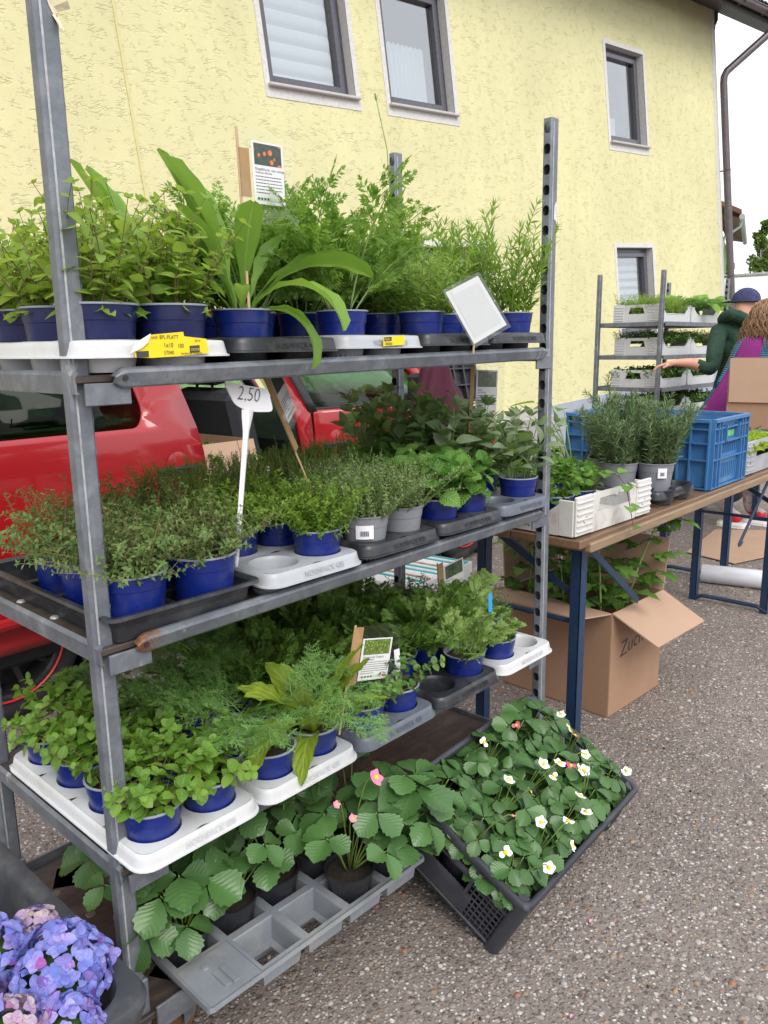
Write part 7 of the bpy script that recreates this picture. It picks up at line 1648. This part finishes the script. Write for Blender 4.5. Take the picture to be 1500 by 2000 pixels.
# --- person in the patchwork coat, bending over the cardboard box
OW = (5.46, .80, 0)
J = {'pelvis': ((5.50, .80, .86), (.17, .13)), 'waist': ((5.50, .78, 1.02), (.15, .12)), 'chest': ((5.50, .745, 1.20), (.17, .125)), 'upper': ((5.505, .72, 1.33), (.14, .10)), 'neck': ((5.515, .705, 1.41), .052), 'jaw': ((5.525, .685, 1.46), (.058, .062)), 'skull': ((5.545, .70, 1.53), (.078, .088)), 'crown': ((5.55, .715, 1.59), (.066, .076)),
     'nose': ((5.515, .600, 1.50), .012), 'shl': ((5.41, .82, 1.315), .07), 'ell': ((5.30, .70, 1.09), .05), 'wrl': ((5.20, .58, 1.16), .03), 'shr': ((5.62, .62, 1.315), .07), 'elr': ((5.56, .48, 1.10), .05), 'wrr': ((5.36, .46, 1.16), .03), 'harp': ((5.30, .46, 1.16), (.03, .02)),
     'hipl': ((5.43, .86, .80), .11), 'knl': ((5.42, .86, .46), .075), 'anl': ((5.43, .87, .10), .048), 'tol': ((5.37, .73, .045), .045), 'hipr': ((5.58, .74, .80), .11), 'knr': ((5.60, .74, .46), .075), 'anr': ((5.61, .76, .10), .048), 'tor': ((5.57, .62, .045), .045)}
E_ = [('pelvis', 'waist'), ('waist', 'chest'), ('chest', 'upper'), ('upper', 'neck'), ('neck', 'jaw'), ('jaw', 'skull'), ('skull', 'crown'), ('skull', 'nose'), ('upper', 'shl'), ('shl', 'ell'), ('ell', 'wrl'), ('upper', 'shr'), ('shr', 'elr'), ('elr', 'wrr'), ('wrr', 'harp'), ('pelvis', 'hipl'), ('hipl', 'knl'), ('knl', 'anl'), ('anl', 'tol'), ('pelvis', 'hipr'), ('hipr', 'knr'), ('knr', 'anr'), ('anr', 'tor')]
wrist_key = 'wrl'; fdir = nrm(np.array([-.2, -.2, .05])); hand(J, E_, 'hl', (0, 0, 0), np.array([5.20, .58, 1.16])+fdir*.07, fdir, nrm(np.cross(fdir, (0, 0, 1.))), (0, 0, -1.))
bw = skin_mesh('body', J, E_, 'pelvis'); M_FLOR = mat('floral_trousers', (.42, .36, .34), .85, var=.7, vs=22, dirt=(.30, .05, .16), dirtamt=.9, ds=16); M_PURP = mat('purple_felt', (.20, .018, .16), .95, var=.15, vs=60, bmp=.4, bs=150)
zone(bw, [M_SKIN, M_PURP, M_FLOR, mat('red_shoe', (.50, .012, .025), .6, var=.1)], lambda x, y, z: 3 if z < .085 else 2 if z < .84 else 0 if (z > 1.385 or x < 5.235 or y < .475) else 1)
wom = thing('person', 'person with curly light brown hair in a patchwork coat and red shoes', 'person', OW); link('body', bw, wom, mw=Matrix.Translation((-OW[0], -OW[1], 0)))
for (x, y) in ((5.40, .80), (5.59, .69)):
    g = G(); g.loft([rrect(x-.115, x+.03, y-.13, y+.09, .05, z, 5) for z in (.0, .012, .026)], cap=(True, True)); o = loc_(g, 'shoe_sole', mat('white_sole', (.7, .68, .66), .6), wom, OW)
# coat: strips of different cloth from shoulder to hem, flaring towards the hem
def knit(name, a, b, sc):
    m, n, p, _ = _pr(name); wv = n.nodes.new('ShaderNodeTexWave'); wv.inputs['Scale'].default_value = sc; wv.inputs['Distortion'].default_value = 1.5; wv.bands_direction = 'Z'; n.links.new(objvec(n), wv.inputs['Vector']); c = ramp(n, wv.outputs['Fac'], [(.3, a), (.7, b)]); n.links.new(c, p.inputs['Base Color']); p.inputs['Roughness'].default_value = .95; n.links.new(bump(n, wv.outputs['Fac'], .6, .006), p.inputs['Normal']); return m
PATCH = [mat('olive_felt', (.13, .15, .035), .95, var=.25, vs=50), knit('blue_knit', (.02, .07, .14), (.06, .22, .34), 22), M_PURP, knit('teal_knit', (.015, .06, .12), (.05, .19, .26), 22), mat('red_felt', (.28, .03, .05), .95, var=.2, vs=50), knit('petrol_knit', (.012, .05, .09), (.04, .13, .19), 22), M_PURP, mat('olive_felt_two', (.15, .14, .04), .95, var=.25, vs=50)]
NA = 64
def coat_ring(t):
    z = 1.385-.62*t; cx = 5.505-.03*t; cy = .735+.10*t; rx = (.165+.05*t) if t > .08 else .12+.045*t/.08; ry = (.155+.06*t) if t > .08 else .10+.055*t/.08; R_ = []
    for k in range(NA):
        a = k/NA*2*pi; f = 1+.05*t*sin(a*8); u = np.array([cos(a)*rx*f, sin(a)*ry*f, 0]); fl = .20*t**1.6*max(0, cos(a-(pi-.45)))**2; R_.append((cx+u[0]-fl*.85, cy+u[1]+fl*.45, z+.02*sin(a*3)*t))
    return np.array(R_)
rings = [coat_ring(t) for t in np.linspace(0, 1, 14)]
SEG = [(0, 7, 3), (7, 13, 5), (13, 17, 4), (17, 23, 0), (23, 27, 1), (27, 37, 2), (37, 44, 3), (44, 52, 4), (52, 58, 7), (58, 64, 5)]
for q, (k0, k1, pi_) in enumerate(SEG):
    for t0, t1, pm_ in (((0, 8, PATCH[pi_]), (7, 13, PATCH[{0: 4, 1: 5, 2: 5, 3: 0}.get(pi_, 1)])) if pi_ in (0, 1) else ((0, 13, PATCH[pi_]),)):
        g = G(); g.grid([[r[k % NA] for k in range(k0, k1+1)] for r in rings[t0:t1+1]]); o = loc_(g, 'coat_panel', pm_, wom, OW); md = o.modifiers.new('thickness', 'SOLIDIFY'); md.thickness = .008
# curly hair
rg = np.random.default_rng(12); g = G()
for i in range(520):
    a = rg.random()*2*pi; el = .15+1.35*rg.random(); d = np.array([cos(a)*cos(el), sin(a)*cos(el), sin(el)]); c0 = np.array([5.548, .715, 1.545]); p0 = c0+d*np.array([.085, .095, .085])
    if d[1] < -.55 and d[2] < .75: continue
    L = .20+.13*rg.random(); n_ = 12; ph = rg.random()*6.28; fr = 2.5+2*rg.random(); am = .006+.012*rg.random(); out = nrm(d*np.array([1, 1, 0])+1e-6); pts = []
    for t in np.linspace(0, 1, n_):
        s_ = t*L; lat = .03*min(1, t*2)+.055*t; pts.append(p0+out*lat*(1.1 if out[0] < 0 else .7)+np.array([am*cos(fr*6.28*t+ph)*(t+.2), am*sin(fr*6.28*t+ph)*(t+.2), -max(0, s_-.02)+.012*sin(pi*min(1, t*3))])+np.array([-.03*t, -.01*t, 0]))
    g.tube(pts, np.linspace(.0042, .002, n_)*(.7+.6*rg.random()), 4)
loc_(g, 'hair', mat('curly_light_brown_hair', (.27, .15, .075), .5, var=.45, vs=35), wom, OW)
g = G(); g.lathe([(0, -.0), (.018, .002), (.026, .012), (.024, .018), (0, .016)], 12, (5.478, .672, 1.505), R=roty(-pi/2) @ rotx(.3)); loc_(g, 'ear', M_SKIN, wom, OW)
g = G(); g.lathe([(0, .012), (.006, .004), (.007, -.004), (0, -.01)], 10, (5.468, .668, 1.455)); g.tube([(5.47, .668, 1.467), (5.472, .67, 1.485)], .0015, 4); loc_(g, 'earring', MATS['pale_zinc'], wom, OW)
